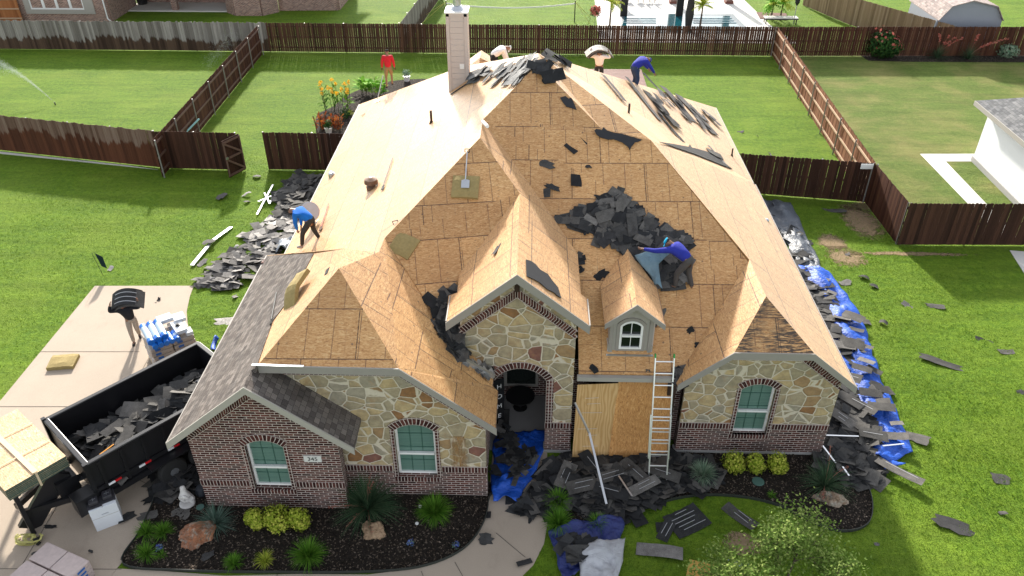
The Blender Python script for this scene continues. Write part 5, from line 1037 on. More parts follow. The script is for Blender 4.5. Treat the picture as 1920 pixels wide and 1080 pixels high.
# 4 man on the driveway with shingles on his shoulders
p = at(259, 640)
person(p, radians(200), pose('s', pelvis=(0, .0, .95), chest=(.05, .08, 1.30), neck=(.08, .1, 1.44), head=(.1, .14, 1.54), shl=(-.12, .08, 1.40), shr=(.24, .08, 1.38), ell=(-.36, .1, 1.33), elr=(.5, .12, 1.38), wrl=(-.38, .1, 1.58), wrr=(.42, .12, 1.62), anl=(-.06, -.22, .14), knl=(-.09, .02, .5), tol=(-.08, -.08, .06), anr=(.1, .12, .085), knr=(.1, .12, .5), tor=(.12, .26, .035)), 'person in a black shirt walking on the driveway under a load of shingles', C_BLK, C_KH)
def bundle(loc, rz, w_, l, sag, label, n=7, mat=SC_MIX, tilt=0, lift=0):
    e = empty('shingle_load', loc, label, 'shingles', None, rz); e.rotation_euler = (tilt, 0, rz)
    for k in range(n):
        nx = 14; vs_ = []; r = random.Random(k + int(loc[0] * 9)); dx, dy = r.uniform(-.05, .05), r.uniform(-.06, .06); ww = w_ * r.uniform(.85, 1)
        for s in (0, 1):
            for j in (-.5, .5):
                for i in range(nx + 1): t = i / nx * 2 - 1; vs_.append((t * l / 2 + dx, j * ww + dy + .02 * t, -sag * t * t + .016 * k - s * .009))
        m = nx + 1; fs = []
        for i in range(nx): fs += [(i, i + 1, i + 1 + m, i + m), (i + m + 2 * m, i + 1 + m + 2 * m, i + 1 + 2 * m, i + 2 * m), (i + 2 * m, i + 1 + 2 * m, i + 1, i), (i + m, i + 1 + m, i + 1 + 3 * m, i + 3 * m)]
        fs += [(0, m, 3 * m, 2 * m), (nx + 2 * m, nx + 3 * m, nx + m, nx)]
        o = mesh('shingle_sheet', vs_, fs, mat, e)
        if k == n - 1:
            b = MB()
            for y in (-.28, 0, .28):
                for i in range(2, nx - 2): t = i / nx * 2 - 1; t2 = (i + 1) / nx * 2 - 1; b.bar((t * l / 2 + dx, y * ww + dy, -sag * t * t + .016 * k + .004), (t2 * l / 2 + dx, y * ww + dy, -sag * t2 * t2 + .016 * k + .004), .02, .004)
            b.build('sealant_strip', SEAL, o)
    return e
bundle(p + V((.06, .02, 1.70)), radians(12), .58, .9, .26, 'curved stack of dark shingles carried on the shoulders of the person on the driveway', mat=SC_DARK, tilt=.45)
# 5 man in white at the back, bent double ; 6 man carrying shingles at the back ; 7 man in blue at the back right
bp = at(930, 122, 6.1)
person(bp + V((.05, .3, -.62)), radians(-70), pose('bend', wrl=(-.12, .42, .35), wrr=(.12, .42, .35), ell=(-.2, .36, .68), elr=(.2, .36, .68)), 'person in a white shirt bent double behind the ridge beside the chimney', C_W, C_BLK, hat=C_W, hair=False)
bp = at(1124, 134, 5.6)
person(bp + V((0, .25, -.75)), radians(170), pose('s', chest=(0, .15, 1.26), neck=(0, .2, 1.38), head=(0, .26, 1.46), shl=(-.19, .16, 1.33), shr=(.19, .16, 1.33), ell=(-.42, .18, 1.3), elr=(.42, .18, 1.3), wrl=(-.36, .2, 1.5), wrr=(.36, .2, 1.5)), 'person in a pale pink shirt behind the right slope, hidden under a load of shingles', C_PK, C_DK)
bundle(bp + V((-.05, .18, .80)), radians(5), .62, .98, .26, 'curved stack of shingles with a pale top carried behind the ridge', mat=SC_PALE)
bp = R.px(1194, 158)
person(bp + V((.05, .35, -.35)), radians(-62), pose('bend', wrl=(-.25, .66, .62), wrr=(.2, .62, .6), ell=(-.26, .42, .86), elr=(.26, .4, .85), head=(0, .42, 1.10)), 'person in a blue shirt and navy trousers tearing strips off at the back right edge', C_BL, C_NV, hat=C_BL, hair=False)

# ================================================================ THINGS ON THE ROOF
FOAM = plain('foam_cushion', (.30, .23, .095), .95, var=.3, vs_=12, bump=.6, bs=30); FOAM_SIDE = FOAM
def foam(pl, u, v, l, w_, h, rz, label, bend=0, surf=.0):
    nx = 8; vs_ = []
    for s in (0, 1):
        for j in range(5):
            for i in range(nx + 1):
                x = (i / nx - .5) * l; y = (j / 4 - .5) * w_; r = noise.noise(V((x * 4, y * 4, u))) * .02; t = i / nx
                z = (h if s else 0) + r * s + (bend * max(0, t - .55) * 1.6 if bend else 0); e = .03 if (i in (0, nx) or j in (0, 4)) and s else 0
                vs_.append((x * (1 + r), y + r, z - e))
    n = 5 * (nx + 1); fs = []; q = lambda i, j: j * (nx + 1) + i
    for j in range(4):
        for i in range(nx): fs += [(q(i, j + 1), q(i + 1, j + 1), q(i + 1, j), q(i, j)), (q(i, j) + n, q(i + 1, j) + n, q(i + 1, j + 1) + n, q(i, j + 1) + n)]
    bd = [q(i, 0) for i in range(nx)] + [q(nx, j) for j in range(4)] + [q(i, 4) for i in range(nx, 0, -1)] + [q(0, j) for j in range(4, 0, -1)]
    for i in range(len(bd)): a, b = bd[i], bd[(i + 1) % len(bd)]; fs.append((a, b, b + n, a + n))
    o = mesh('foam_pad', vs_, fs, FOAM); place(o, pl, pl.px(u, v), radians(rz), h=surf); return meta(o, label, 'foam pad', 'foam kneeling pads')
foam(FP, 873, 353, .72, .66, .13, -3, 'tan foam pad high on the forward slope with a shovel lying on it'); foam(FP, 757, 463, .66, .62, .17, -32, 'tan foam pad by the valley with a shovel handle behind it')
foam(LW, 560, 550, 1.1, .5, .14, -118, 'bent tan foam pad at the edge of the shingled left slope', bend=-.4, surf=.14); foam(G, 120, 682, .80, .62, .16, 8, 'tan foam pad lying on the driveway')
def shovel(a, b, label, blade=METAL, shaft=ALU, pl=None, w_=.22, handle=True, name='shovel'):
    """a = handle end, b = blade end"""
    a, b = V(a), V(b); n = pl.n if pl else V((0, 0, 1)); d = (b - a).normalized(); s = d.cross(n).normalized(); r = empty(name, a, label, 'tool'); a0 = a
    MB().tube([V((0, 0, 0)), (b - a0) - d * .25], .017, 8).build('shaft', shaft, r)
    q = b - a0; M_ = MB(); M_.slab([q - d * .27 - s * .04, q - d * .24 - s * w_ / 2, q - s * w_ / 2, q + s * w_ / 2, q - d * .24 + s * w_ / 2, q - d * .27 + s * .04], .015, n); M_.build('blade', blade, r)
    if handle:
        MB().tube([s * .06, s * .07 - d * .10, -s * .07 - d * .10, -s * .06, d * .02], .014, 8).build('grip', BLACK, r)
    return r
RED = plain('red_shaft', (.45, .06, .03), .5)
shovel(FP.px(876, 285, .1), FP.px(872, 352, .17), 'grey shovel lying on the upper foam pad', METAL, METAL, FP); shovel(FP.px(742, 420, .06), FP.px(750, 455, .08), 'short black handled shovel standing behind the lower foam pad', BLACK, METAL, FP, .16)
shovel(L.px(736, 296, .05), L.px(716, 355, .05), 'thin dark pry bar on the left slope below the vent pipe', BLACK, plain('dark_steel', (.10, .09, .085), .5, metal=.5), L, .10, False, 'pry_bar'); shovel(L.px(616, 382, .05), L.px(600, 431, .05), 'red handled ripping bar near the left eave', plain('rusty_iron', (.13, .07, .05), .6), RED, L, .12, False, 'ripping_bar')
shovel(R.px(1063, 142, .06), R.px(1119, 180, .06), 'long black handled scraper on the right slope below the ridge', METAL, BLACK, R, .16, True, 'scraper')
shovel(LW.px(518, 548, .05), LW.px(507, 607, .05), 'thin black pry bar lying at the torn edge of the shingles', BLACK, BLACK, LW, .06, False, 'pry_bar'); shovel(L.px(598, 411, .05), L.px(586, 425, .1), 'short grey brush tool at the left eave behind the worker', METAL, METAL, L, .14, False, 'brush')
MB().tube([L.px(905, 228, .05), L.px(914, 237, .05)], .05, 10).build('caulk_tube', WHITE); meta(bpy.data.objects['caulk_tube'], 'white caulk tube at the top of the forward hip', 'tube')
_d = MB(); _c = L.px(573, 428, .0)
_d.lathe((0, 0, 0), [(.02, 0), (.30, 0), (.32, .03), (.28, .05), (.02, .06)], 20); dm = _d.build('satellite_dish', plain('dish_grey', (.5, .5, .52), .5)); dm.matrix_world = Matrix.Translation((-7.05, 22.2, 3.75)) @ V((.35, -.8, .45)).to_track_quat('Z', 'Y').to_matrix().to_4x4(); MB().tube([(-7.05, 22.25, 3.2), (-7.05, 22.22, 3.72)], .03, 8).build('mast', METAL, None).parent = None; _ms = bpy.data.objects['mast']; _mw = dm.matrix_world.copy(); _ms.parent = dm; _ms.matrix_parent_inverse = _mw.inverted(); meta(dm, 'grey satellite dish at the left eave behind the worker in bright blue', 'dish')

# ================================================================ LADDER, SHEETS
ld = empty('ladder', (0, 0, 0), 'aluminium extension ladder leaning on the gutter with green tips', 'ladder'); l0, l1 = V((3.19, 14.5, 0)), V((3.66, 14.5, 0)); dl = V((0, .36, 1)); tp = 3.32
for a in (l0, l1):
    MB().bar(a, a + dl * tp, .032, .08, (0, 1, 0)).build('rail', ALU, ld); MB().bar(a + dl * .75 + V((-.045 if a is l0 else .0, -.07, 0)), a + dl * 1.9 + V((-.045 if a is l0 else 0, -.07, 0)), .03, .07, (0, 1, 0)).build('rail', ALU, ld)
    MB().bar(a + dl * (tp - .02), a + dl * (tp + .07), .036, .085, (0, 1, 0)).build('end_cap', plain('green_cap', (.02, .30, .06), .5) if 'green_cap' not in bpy.data.materials else bpy.data.materials['green_cap'], ld); MB().box(a + V((0, -.02, .03)), (.06, .12, .06)).build('foot', BLACK, ld)
for i in range(11): MB().tube([l0 + dl * (.2 + .3 * i), l1 + dl * (.2 + .3 * i)], .018, 8).build('rung', ALU, ld)
for i in range(4): MB().tube([l0 + dl * (.93 + .3 * i) + V((0, -.06, 0)), l1 + dl * (.93 + .3 * i) + V((0, -.06, 0))], .018, 8).build('rung', ALU, ld)
def plywood_mat():
    m, n, b = newmat('plywood', .6, .3); k = N(n); o = k.coord('UV'); q = k.mapping(o, (1, .25, 1)); f = k.noise(q, 3.2, 3, .5, 1.8); wv = k.node('ShaderNodeTexWave'); k.link(q, wv.inputs[0]); wv.inputs['Scale'].default_value = 3.5; wv.inputs['Distortion'].default_value = 14; wv.inputs['Detail'].default_value = 2; wv.inputs['Detail Scale'].default_value = .8
    c = k.mix(wv.outputs['Fac'], (.50, .30, .115), (.68, .46, .22)); c = k.mix(k.math('MULTIPLY', f, .5), c, (.42, .23, .08)); k.link(c, b.inputs['Base Color']); return m
PLY = plywood_mat()
s1 = MB().slab([(1.22, 15.28, .05), (2.2, 15.34, .12), (2.36, 15.72, 2.40), (1.28, 15.70, 2.34)], .018, (0, -1, .2)).build('plywood_sheet', PLY); meta(s1, 'pale plywood sheet with white scuffs leaning against the front wall left of the ladder', 'plywood')
_s = MB()
for z, x0, x1 in ((1.95, 1.5, 2.0), (1.78, 1.55, 2.05), (1.5, 1.3, 2.1), (1.0, 1.3, 2.0), (.8, 1.6, 2.0), (.45, 1.3, 2.05)): _s.bar((x0, 15.30 + .167 * z - .006, z), (x1 - .15, 15.30 + .167 * z - .006, z + .03), .003, .010)
_s.build('scuff_marks', plain('scuff_white', (.72, .66, .55), .8), s1)
s2 = MB().slab([(2.2, 15.30, .1), (3.75, 15.3, .1), (3.75, 15.74, 2.42), (2.34, 15.74, 2.46)], .018, (0, -1, .2)).build('osb_sheet', OSB_SHEET); meta(s2, 'brown osb sheet leaning against the front wall behind the ladder', 'board')
# long metal trim leaning from the heap on the plywood, lawn strips
def trim(pts, w_, h_, label, mat=ALU, cat='metal strip', name='metal_trim', group=None):
    b = MB()
    for a, c in zip(pts[:-1], pts[1:]): b.bar(a, c, w_, h_)
    return meta(b.build(name, mat), label, cat, group)
trim([at(1137, 945, .45), aty(1105, 812, 15.05), aty(1078, 755, 15.3)], .055, .03, 'long bent white metal trim leaning from the heap onto the plywood sheet')
trim([at(360, 498, .06), at(398, 452, .1), at(434, 426, .04)], .14, .05, 'long pale gutter section with a dark scrap on it on the left lawn', ALU); scrap(G, 392, 460, .55, .4, 20, SC_MIX, 'folded scrap lying on the long gutter section', LLG, h=.12)
for a, b_, t in (((482, 402), (512, 346), 'longest strip of the crossed metal trims on the left lawn'), ((484, 378), (517, 364), 'strip lying across the longest of the crossed metal trims'), ((496, 362), (506, 382), 'short thick piece of the crossed metal trims'), ((506, 380), (520, 362), 'thin piece closing the triangle of the crossed metal trims')):
    trim([at(*a, .06), at(*b_, .09)], .07, .03, t, group='crossed metal trims')
for a, b_, z, t in (((1548, 816), (1610, 818), .45, 'white metal strip along the top of the right heap below the eave'), ((1655, 836), (1695, 832), .35, 'white metal strip on the blue tarp bulge'), ((1542, 835), (1567, 868), .3, 'white metal strip pointing down the right heap'), ((1580, 875), (1592, 892), .3, 'short white strip at the lower end of the right heap'), ((1160, 892), (1185, 930), .4, 'pale wooden strip in the front heap'), ((1056, 868), (1072, 866), .2, 'small white flashing piece at the foot of the plywood')):
    trim([at(*a, z), at(*b_, z)], .04, .015, t, ALU, group='loose white strips')
trim([at(1365, 1052, .05), at(1405, 1062, .05)], .1, .03, 'pale blue strip under the small tree on the front lawn', plain('pale_blue', (.3, .42, .6), .5))
trim([at(1062, 1052, .35), at(1090, 1050, .35)], .08, .04, 'black bar with a white line on the navy tarp', BLACK)
meta(MB().slab([at(1286, 1082), at(1292, 1052), at(1338, 1062), at(1335, 1090)], .02).build('yellow_board', plain('yellow_board', (.45, .27, .06), .7)), 'yellow board cut off by the lower edge beside the small tree', 'board')
bpy.data.objects['yellow_board'].location.z += .05
# ================================================================ TRAILER
BLK = plain('trailer_black', (.012, .012, .014), .35, .5, var=.2); REDR = plain('reflector_red', (.55, .015, .02), .3); WHR = plain('reflector_white', (.75, .75, .78), .3); RUB = plain('rubber', (.02, .02, .02), .85)
TR = empty('dump_trailer', (-12.3, 14.62, 0), 'black dump trailer full of torn shingles parked beside the garage', 'trailer', None, radians(49.5))
TL, TW_, TZ0, TZ1 = 4.25, 2.3, .72, 1.75
MB().box((TL / 2, -TW_ / 2, TZ0), (TL, TW_, .08)).build('bed_floor', BLK, TR)
for y in (0, -TW_):
    w_ = MB().box((TL / 2, y, (TZ0 + TZ1) / 2), (TL, .05, TZ1 - TZ0)); sg = 1 if y == 0 else -1
    for i in range(8): w_.box((.25 + i * .54, y + sg * .05, (TZ0 + TZ1) / 2), (.07, .06, TZ1 - TZ0 - .02))
    w_.build('side_wall', BLK, TR); bevel(MB().box((TL / 2, y, TZ1 + .03), (TL + .1, .13, .08)).build('top_rail', BLK, TR), .02)
for x in (0, TL): MB().box((x, -TW_ / 2, (TZ0 + TZ1) / 2), (.05, TW_ - .06, TZ1 - TZ0)).build('end_wall', BLK, TR); bevel(MB().box((x, -TW_ / 2, TZ1 + .033), (.14, TW_, .08)).build('top_rail', BLK, TR), .02)
for y in (.03, -TW_ - .03): MB().box((-.04, y, 1.3), (.1, .1, 1.1)).build('corner_post', BLK, TR)
MB().bar((.1, -TW_ - .05, .62), (TL, -TW_ - .05, .62), .1, .16).bar((.1, .05, .62), (TL, .05, .62), .1, .16).build('frame', BLK, TR)
for i in range(4):
    x = .35 + i * .78; MB().box((x, -TW_ - .105, .95), (.16, .012, .06)).build('reflector', WHR, TR); MB().box((x + .16, -TW_ - .105, .95), (.16, .012, .06)).build('reflector', REDR, TR)
MB().bar((.0, -TW_ - .075, .95), (3.6, -TW_ - .075, .95), .04, .11).build('rub_rail', BLK, TR)
for y in (.2, -TW_ - .22):
    for x in (1.75, 2.6):
        t = MB(Matrix.Translation((x, y, .38)) @ Matrix.Rotation(pi / 2, 4, 'X')).lathe((0, 0, -.11), [(.2, 0), (.34, .01), (.38, .05), (.38, .17), (.34, .21), (.2, .22)], 22).build('wheel', RUB, TR)
        MB(Matrix.Translation((x, y, .38)) @ Matrix.Rotation(pi / 2, 4, 'X')).lathe((0, 0, -.115), [(.03, 0), (.2, .01), (.2, .22), (.03, .23)], 16).build('rim', METAL, t)
    MB().box((2.17, y, .84), (1.9, .3, .04)).build('fender', BLK, TR)
MB().bar((0, -.35, .58), (-1.5, -1.0, .58), .1, .16).bar((0, -TW_ + .35, .58), (-1.5, -1.3, .58), .1, .16).build('tongue', BLK, TR); MB().box((-.4, -1.15, .85), (.5, 1.0, .5)).build('pump_box', BLK, TR); MB().box((-.3, -2.2, .7), (.5, .42, .5)).build('tool_box', BLK, TR)
MB().tube([(-.75, -.4, .0), (-.75, -.4, 1.4)], .07, 10).build('jack', BLK, TR); MB().tube([(-.3, -.55, 1.65), (-.3, -1.0, 1.65)], .09, 12).build('tarp_roll', METAL, TR)
fr = [TR.matrix_world @ V((0, 0, 0))]
TRM = Matrix.Translation((-12.3, 14.62, 0)) @ Matrix.Rotation(radians(49.5), 4, 'Z')
tw = lambda x, y, z=0: TRM @ V((x, y, z))
PT = Plane(0, 0, .8); bedp = [tw(.12, -.12), tw(4.1, -.12), tw(4.1, -2.18), tw(.12, -2.18)]
heap(PT, None, 420, .5, SC_DARK, (.3, .7), 81, world=[tuple(p[:2]) for p in bedp], tilt=.3); pieces(PT, None, 22, .5, SC_HEAP, 'dark torn shingle piece in the dump trailer', 'shingles in the trailer', (.45, .85), 82, world=[tuple(p[:2]) for p in bedp], tilt=.25)
heap(Plane(0, 0, 1.0), None, 90, .55, SC_HEAP, (.3, .7), 83, world=[tuple(p[:2]) for p in (tw(2.6, -.3), tw(4.05, -.2), tw(4.05, -2.1), tw(2.4, -2.1))], tilt=.3); heap(Plane(0, 0, 1.2), None, 8, .25, SC_PALE, (.25, .5), 84, world=[tuple(p[:2]) for p in (tw(2.2, -.6), tw(3.9, -.5), tw(3.9, -1.9), tw(2.2, -1.9))], tilt=.3)
trim([tw(.5, -1.6, 1.25), tw(1.0, -1.55, 1.3)], .035, .035, 'orange stick lying in the front end of the dump trailer', plain('orange', (.6, .25, .02), .5), 'stick', 'stick')
# osb stack in front of the trailer, on a low dark stand
OS = empty('board_stack', (-12.62, 13.6, 0), 'strapped stack of pale osb sheets on a black stand in front of the trailer', 'board stack', None, radians(-37.6))
_bm = MB()
for i in range(14): _bm.box((random.uniform(-.008, .008), random.uniform(-.008, .008), 1.50 + i * .024), (2.62, 1.42, .019))
GREENE = plain('green_edge', (.05, .10, .08), .6); o_ = _bm.build('sheets', [OSB_SHEET2 if 'OSB_SHEET2' in globals() else osb_mat('osb_pale', (1.15, 1.42, 2.0), seams=False), GREENE], OS)
for p_ in o_.data.polygons:
    if abs(p_.normal.z) < .5: p_.material_index = 1
TAN_ = plain('strap_wood', (.62, .5, .34), .7)
MB().bar((-1.3, -.05, 1.85), (1.3, .0, 1.85), .12, .012).build('batten', TAN_, OS); MB().bar((-.55, -.72, 1.85), (-.45, .72, 1.85), .03, .006).bar((.45, -.72, 1.85), (.5, .72, 1.85), .03, .006).bar((1.315, .0, 1.85), (1.315, 0, 1.4), .05, .01).build('strap', TAN_, OS)
for x, y in ((-1.1, -.55), (-1.1, .55), (1.1, .55), (1.1, -.55)): MB().bar((x, y, 0), (x, y, 1.48), .1, .1, (0, 1, 0)).build('leg', BLK, OS)
MB().bar((-1.2, -.5, 1.42), (1.2, -.5, 1.42), .12, .1).bar((-1.2, .5, 1.42), (1.2, .5, 1.42), .12, .1).bar((.9, -.55, .1), (1.1, .5, 1.3), .12, .5).build('stand_beam', BLK, OS)
TG2 = empty('tow_frame', (-12.9, 12.4, 0), 'black steel frame with a red and white reflector at the left edge', 'trailer', None, radians(35)); MB().box((-.9, 0, .75), (2.2, .25, .22)).build('beam', BLK, TG2); MB().box((-.1, -.135, .78), (.22, .01, .08)).build('reflector', REDR, TG2); MB().box((-.35, -.135, .78), (.24, .01, .08)).build('reflector', WHR, TG2); MB().tube([(-.6, .2, 0), (-.6, .2, .66)], .06, 8).build('support_leg', BLK, TG2)
# white carton with two black vents
bx = at(205, 975); WB = empty('carton', bx, 'tall white carton standing on the driveway in front of the trailer', 'box', None, radians(32)); WCART = plain('white_card', (.66, .69, .73), .6, var=.05)
bevel(MB().box((0, 0, .36), (.62, .50, .72)).build('box_body', WCART, WB), .008); MB().box((0, 0, .722), (.02, .5, .004)).box((.0, -.252, .42), (.62, .004, .012)).build('flap_seam', plain('tape', (.45, .45, .42), .5), WB); text('box_print', 'WHITE', .05, (.0, -.256, .5), (pi / 2, 0, 0), plain('print_grey', (.4, .42, .46), .6), WB)
for dx, dy, z, t in ((-.16, .0, .73, 'black square roof vent lying on the white carton, nearer the trailer tongue'), (.16, .05, .73, 'black square roof vent upside down at the back of the white carton')):
    c = bx + Matrix.Rotation(radians(32), 3, 'Z') @ V((dx, dy, z)); vt = empty('roof_vent', c, t, 'vent', 'roof vents on the carton', radians(32)); VB = plain('vent_black', (.035, .034, .04), .5) if 'vent_black' not in bpy.data.materials else bpy.data.materials['vent_black']
    MB().box((0, 0, .01), (.32, .4, .02)).build('flange', VB, vt); bevel(MB().box((0, 0, .07), (.22, .25, .1)).build('cover', VB, vt), .02); MB().bar((-.06, 0, .123), (.06, 0, .123), .01, .006).bar((0, -.06, .123), (0, .06, .123), .01, .006).build('ribs', METAL, vt)
# pallet of rolls and boxes
pc = V((-11.15, 19.25, 0)); PL = empty('pallet', pc, 'wooden pallet stacked with wrapped shingle bundles behind the trailer', 'pallet', None, radians(38))
for y in (-.5, 0, .5): MB().box((0, y, .05), (1.3, .1, .1)).build('runner', TAN_, PL)
MB().box((0, 0, .12), (1.3, 1.15, .03)).build('deck', TAN_, PL)
RB_ = plain('roll_white', (.46, .58, .70), .4, var=.12); WRAP = plain('bundle_wrap', (.42, .35, .30), .6, var=.3, vs_=9); WBL = plain('blue_print', (.02, .12, .42), .5); rr = random.Random(4)
for i in range(6):
    z = .21 + i * .15
    for sx, sy in ((-.33, -.28), (.33, -.28), (-.33, .28), (.33, .28)):
        b = MB().box((0, 0, 0), (.64, .54, .135)).build('shingle_bundle', WRAP); bevel(b, .02); MB().box((-.12, -.272, 0), (.16, .004, .08)).build('wrap_print', WBL, b); MB().box((-.322, .05, 0), (.004, .18, .05)).build('wrap_print', RB_, b)
        b.location = pc + Matrix.Rotation(radians(38), 3, 'Z') @ V((sx + rr.uniform(-.015, .015), sy + rr.uniform(-.015, .015), z)); b.rotation_euler = (0, 0, radians(38 + rr.uniform(-1.5, 1.5)))
        meta(b, 'wrapped shingle bundle in the stack on the pallet behind the trailer', 'shingle bundle', 'bundles on the pallet')
RB_X = plain('roll_whitex', (.52, .62, .70), .4, var=.1); RB2 = plain('roll_blue', (.015, .17, .62), .4)
pr = lambda x, y, z: pc + Matrix.Rotation(radians(38), 3, 'Z') @ V((x, y, z))
def roll(a, b, r, label, group):
    o = MB().tube([a, b], r, 16).build('membrane_roll', RB_); meta(o, label, 'roll', group); d = (b - a).normalized()
    MB().tube([a - d * .004, a + d * .16], r + .004, 16).build('end_label', RB2, o); MB().tube([b - d * .16, b + d * .004], r + .004, 16).build('end_label', RB2, o); return o
for i in range(3): roll(pr(-.56 + i * .21, -.50 + .03 * i, 1.26), pr(-.54 + i * .21, .50, 1.26), .10, ('front most pale blue roll lying on the pallet stack', 'second pale blue roll from the front on the pallet stack', 'third pale blue roll, nearest the white boxes')[i], 'long rolls on the pallet')
for i in range(5): roll(pr(-.50 + i * .165, -.60, 1.12), pr(-.50 + i * .165, -.15, 1.12), .08, 'short bright blue roll end at the front of the pallet stack', 'short blue rolls on the pallet')
for x, y, z, dx, dy, t in ((.12, .50, 1.26, .42, .34, 'white box at the back left of the pallet stack'), (.50, .30, 1.26, .34, .40, 'white box at the back right of the pallet stack'), (.36, -.12, 1.2, .34, .62, 'flat white box with a black nozzle on the pallet stack'), (.25, .18, 1.14, .3, .2, 'small open brown box between the white boxes'), (.55, -.40, 1.12, .2, .3, 'white box at the right front of the pallet stack')):
    o = MB().box((0, 0, 0), (dx, dy, .12)).build('box', WRAP if 'brown' in t else WCART); bevel(o, .006); o.location = pr(x, y, z); o.rotation_euler = (0, 0, radians(38 + (x * 37) % 9 - 4)); meta(o, t, 'box', 'boxes on the pallet'); MB().box((0, 0, .0615), (dx * .98, .03, .002)).build('tape', TAN_, o)
meta(MB().lathe(pr(.34, -.1, 1.26), [(.07, 0), (.07, .03), (.04, .04), (.04, .07)], 14).build('nozzle', BLACK), 'round black nozzle on the flat white box of the pallet stack', 'nozzle')
# second bundle stack at the lower left edge
bs0 = at(115, 1062, .35)
for k in range(4):
    for q, (dx, dy) in enumerate(((-.5, .28), (.18, .28), (-.5, -.28), (.18, -.28), (.62, -.1))):
        if q == 4 and k > 1: continue
        o = MB().box((0, 0, 0), (.66, .52, .12)).build('shingle_bundle', plain('pink_wrap', (.46, .38, .36), .7, var=.2, vs_=12) if 'pink_wrap' not in bpy.data.materials else bpy.data.materials['pink_wrap']); bevel(o, .02)
        c = Matrix.Rotation(radians(-22), 3, 'Z') @ V((dx, dy, 0)); o.location = (bs0.x + c.x, bs0.y + c.y - .25, .07 + k * .125); o.rotation_euler = (0, 0, radians(-22)); meta(o, ('pale pink shingle bundle in the stack at the lower left edge' if k < 3 else ('top bundle at the far left corner of the lower left stack', 'top bundle at the far right corner of the lower left stack', 'top bundle at the near left corner of the lower left stack', 'top bundle at the near right corner of the lower left stack')[q]), 'shingle bundle', 'bundles at the lower left')
        MB().box((.334, 0, 0), (.004, .2, .06)).build('wrap_print', WBL, o)
# yellow ratchet straps
YS = plain('strap_yellow', (.50, .47, .16), .7); e_ = empty('ratchet_strap', at(55, 1015), 'tangled pale yellow ratchet straps on the driveway', 'strap'); _b = MB(); rr = random.Random(9)
for k in range(6):
    pts = []; r0 = rr.uniform(.12, .38); ph = rr.uniform(0, 6); ex = rr.uniform(.4, 1)
    for i in range(14): a = i / 13 * rr.uniform(4.6, 5.4) + ph; pts.append(V((r0 * cos(a) + .02 * i * ex - .1, r0 * .6 * sin(a), .03 + .05 * k * .4 + .02 * sin(a * 3))))
    for a, b in zip(pts[:-1], pts[1:]): _b.bar(a, b, .045, .006)
_b.build('webbing', YS, e_); MB().box((.22, .0, .08), (.16, .08, .06), .5).box((.3, -.1, .06), (.1, .06, .04), 1.2).build('buckle', BLACK, e_)
# garden flag, statue, dish and small things
gf = empty('garden_flag', at(193, 516), 'small dark garden flag on a thin black stand on the left lawn', 'flag'); MB().tube([(0, 0, 0), (-.12, 0, .95), (.05, 0, 1.0)], .008, 6).build('stand', BLACK, gf)
MB().slab([(-.02, 0, .95), (.2, .03, .78), (.24, .0, .3), (.05, .03, .38)], .008).build('cloth', cloth('dark_flag', (.01, .025, .03)), gf)
st = empty('statue', at(352, 945), 'white stone statue of a seated praying figure in the left bed by the wall', 'statue'); STN = plain('statue_stone', (.58, .56, .54), .8, var=.15, vs_=14, bump=.5, bs=20)
skin('figure', [(0, 0, .05), (.02, .02, .2), (0, 0, .38), (-.02, .02, .5), (-.02, .05, .62), (.12, -.1, .3), (.05, -.12, .42), (-.12, -.06, .3), (.12, .08, .12), (.18, -.05, .06), (-.1, .1, .1)], [(0, 1), (1, 2), (2, 3), (3, 4), (2, 5), (5, 6), (2, 7), (7, 6), (0, 8), (8, 9), (0, 10)], [.16, .15, .12, .06, .09, .05, .045, .05, .1, .07, .09], STN, st, 3)
MB().lathe((0, 0, 0), [(.2, 0), (.2, .05), (.16, .07)], 14).build('base', STN, st)
meta(MB().lathe(at(380, 925), [(.16, .03), (.17, .1), (.13, .22), (.1, .24), (.02, .25)], 12).build('garden_lamp', plain('slate_dark', (.03, .035, .045), .6)), 'dark slate coloured landscape light behind the statue', 'lamp')
gd = plain('green_lid', (.06, .13, .11), .6); meta(MB().lathe(at(1421, 905), [(.15, .03), (.16, .05), (.14, .06), (.02, .065)], 20).build('valve_cover', gd), 'round green valve cover in the right bed', 'cover'); meta(MB().lathe(at(376, 953), [(.09, .03), (.1, .05), (.02, .055)], 16).build('valve_cover', gd), 'small round green cover beside the statue', 'cover')
for u, v, t in ((782, 984, 'white cap in the left bed below the stone wall'), (788, 952, 'white valve cap next to the green tuft in the left bed')): meta(MB().lathe(at(u, v), [(.04, .03), (.045, .06), (.01, .065)], 12).build('pipe_cap', WHITE), t, 'cap')
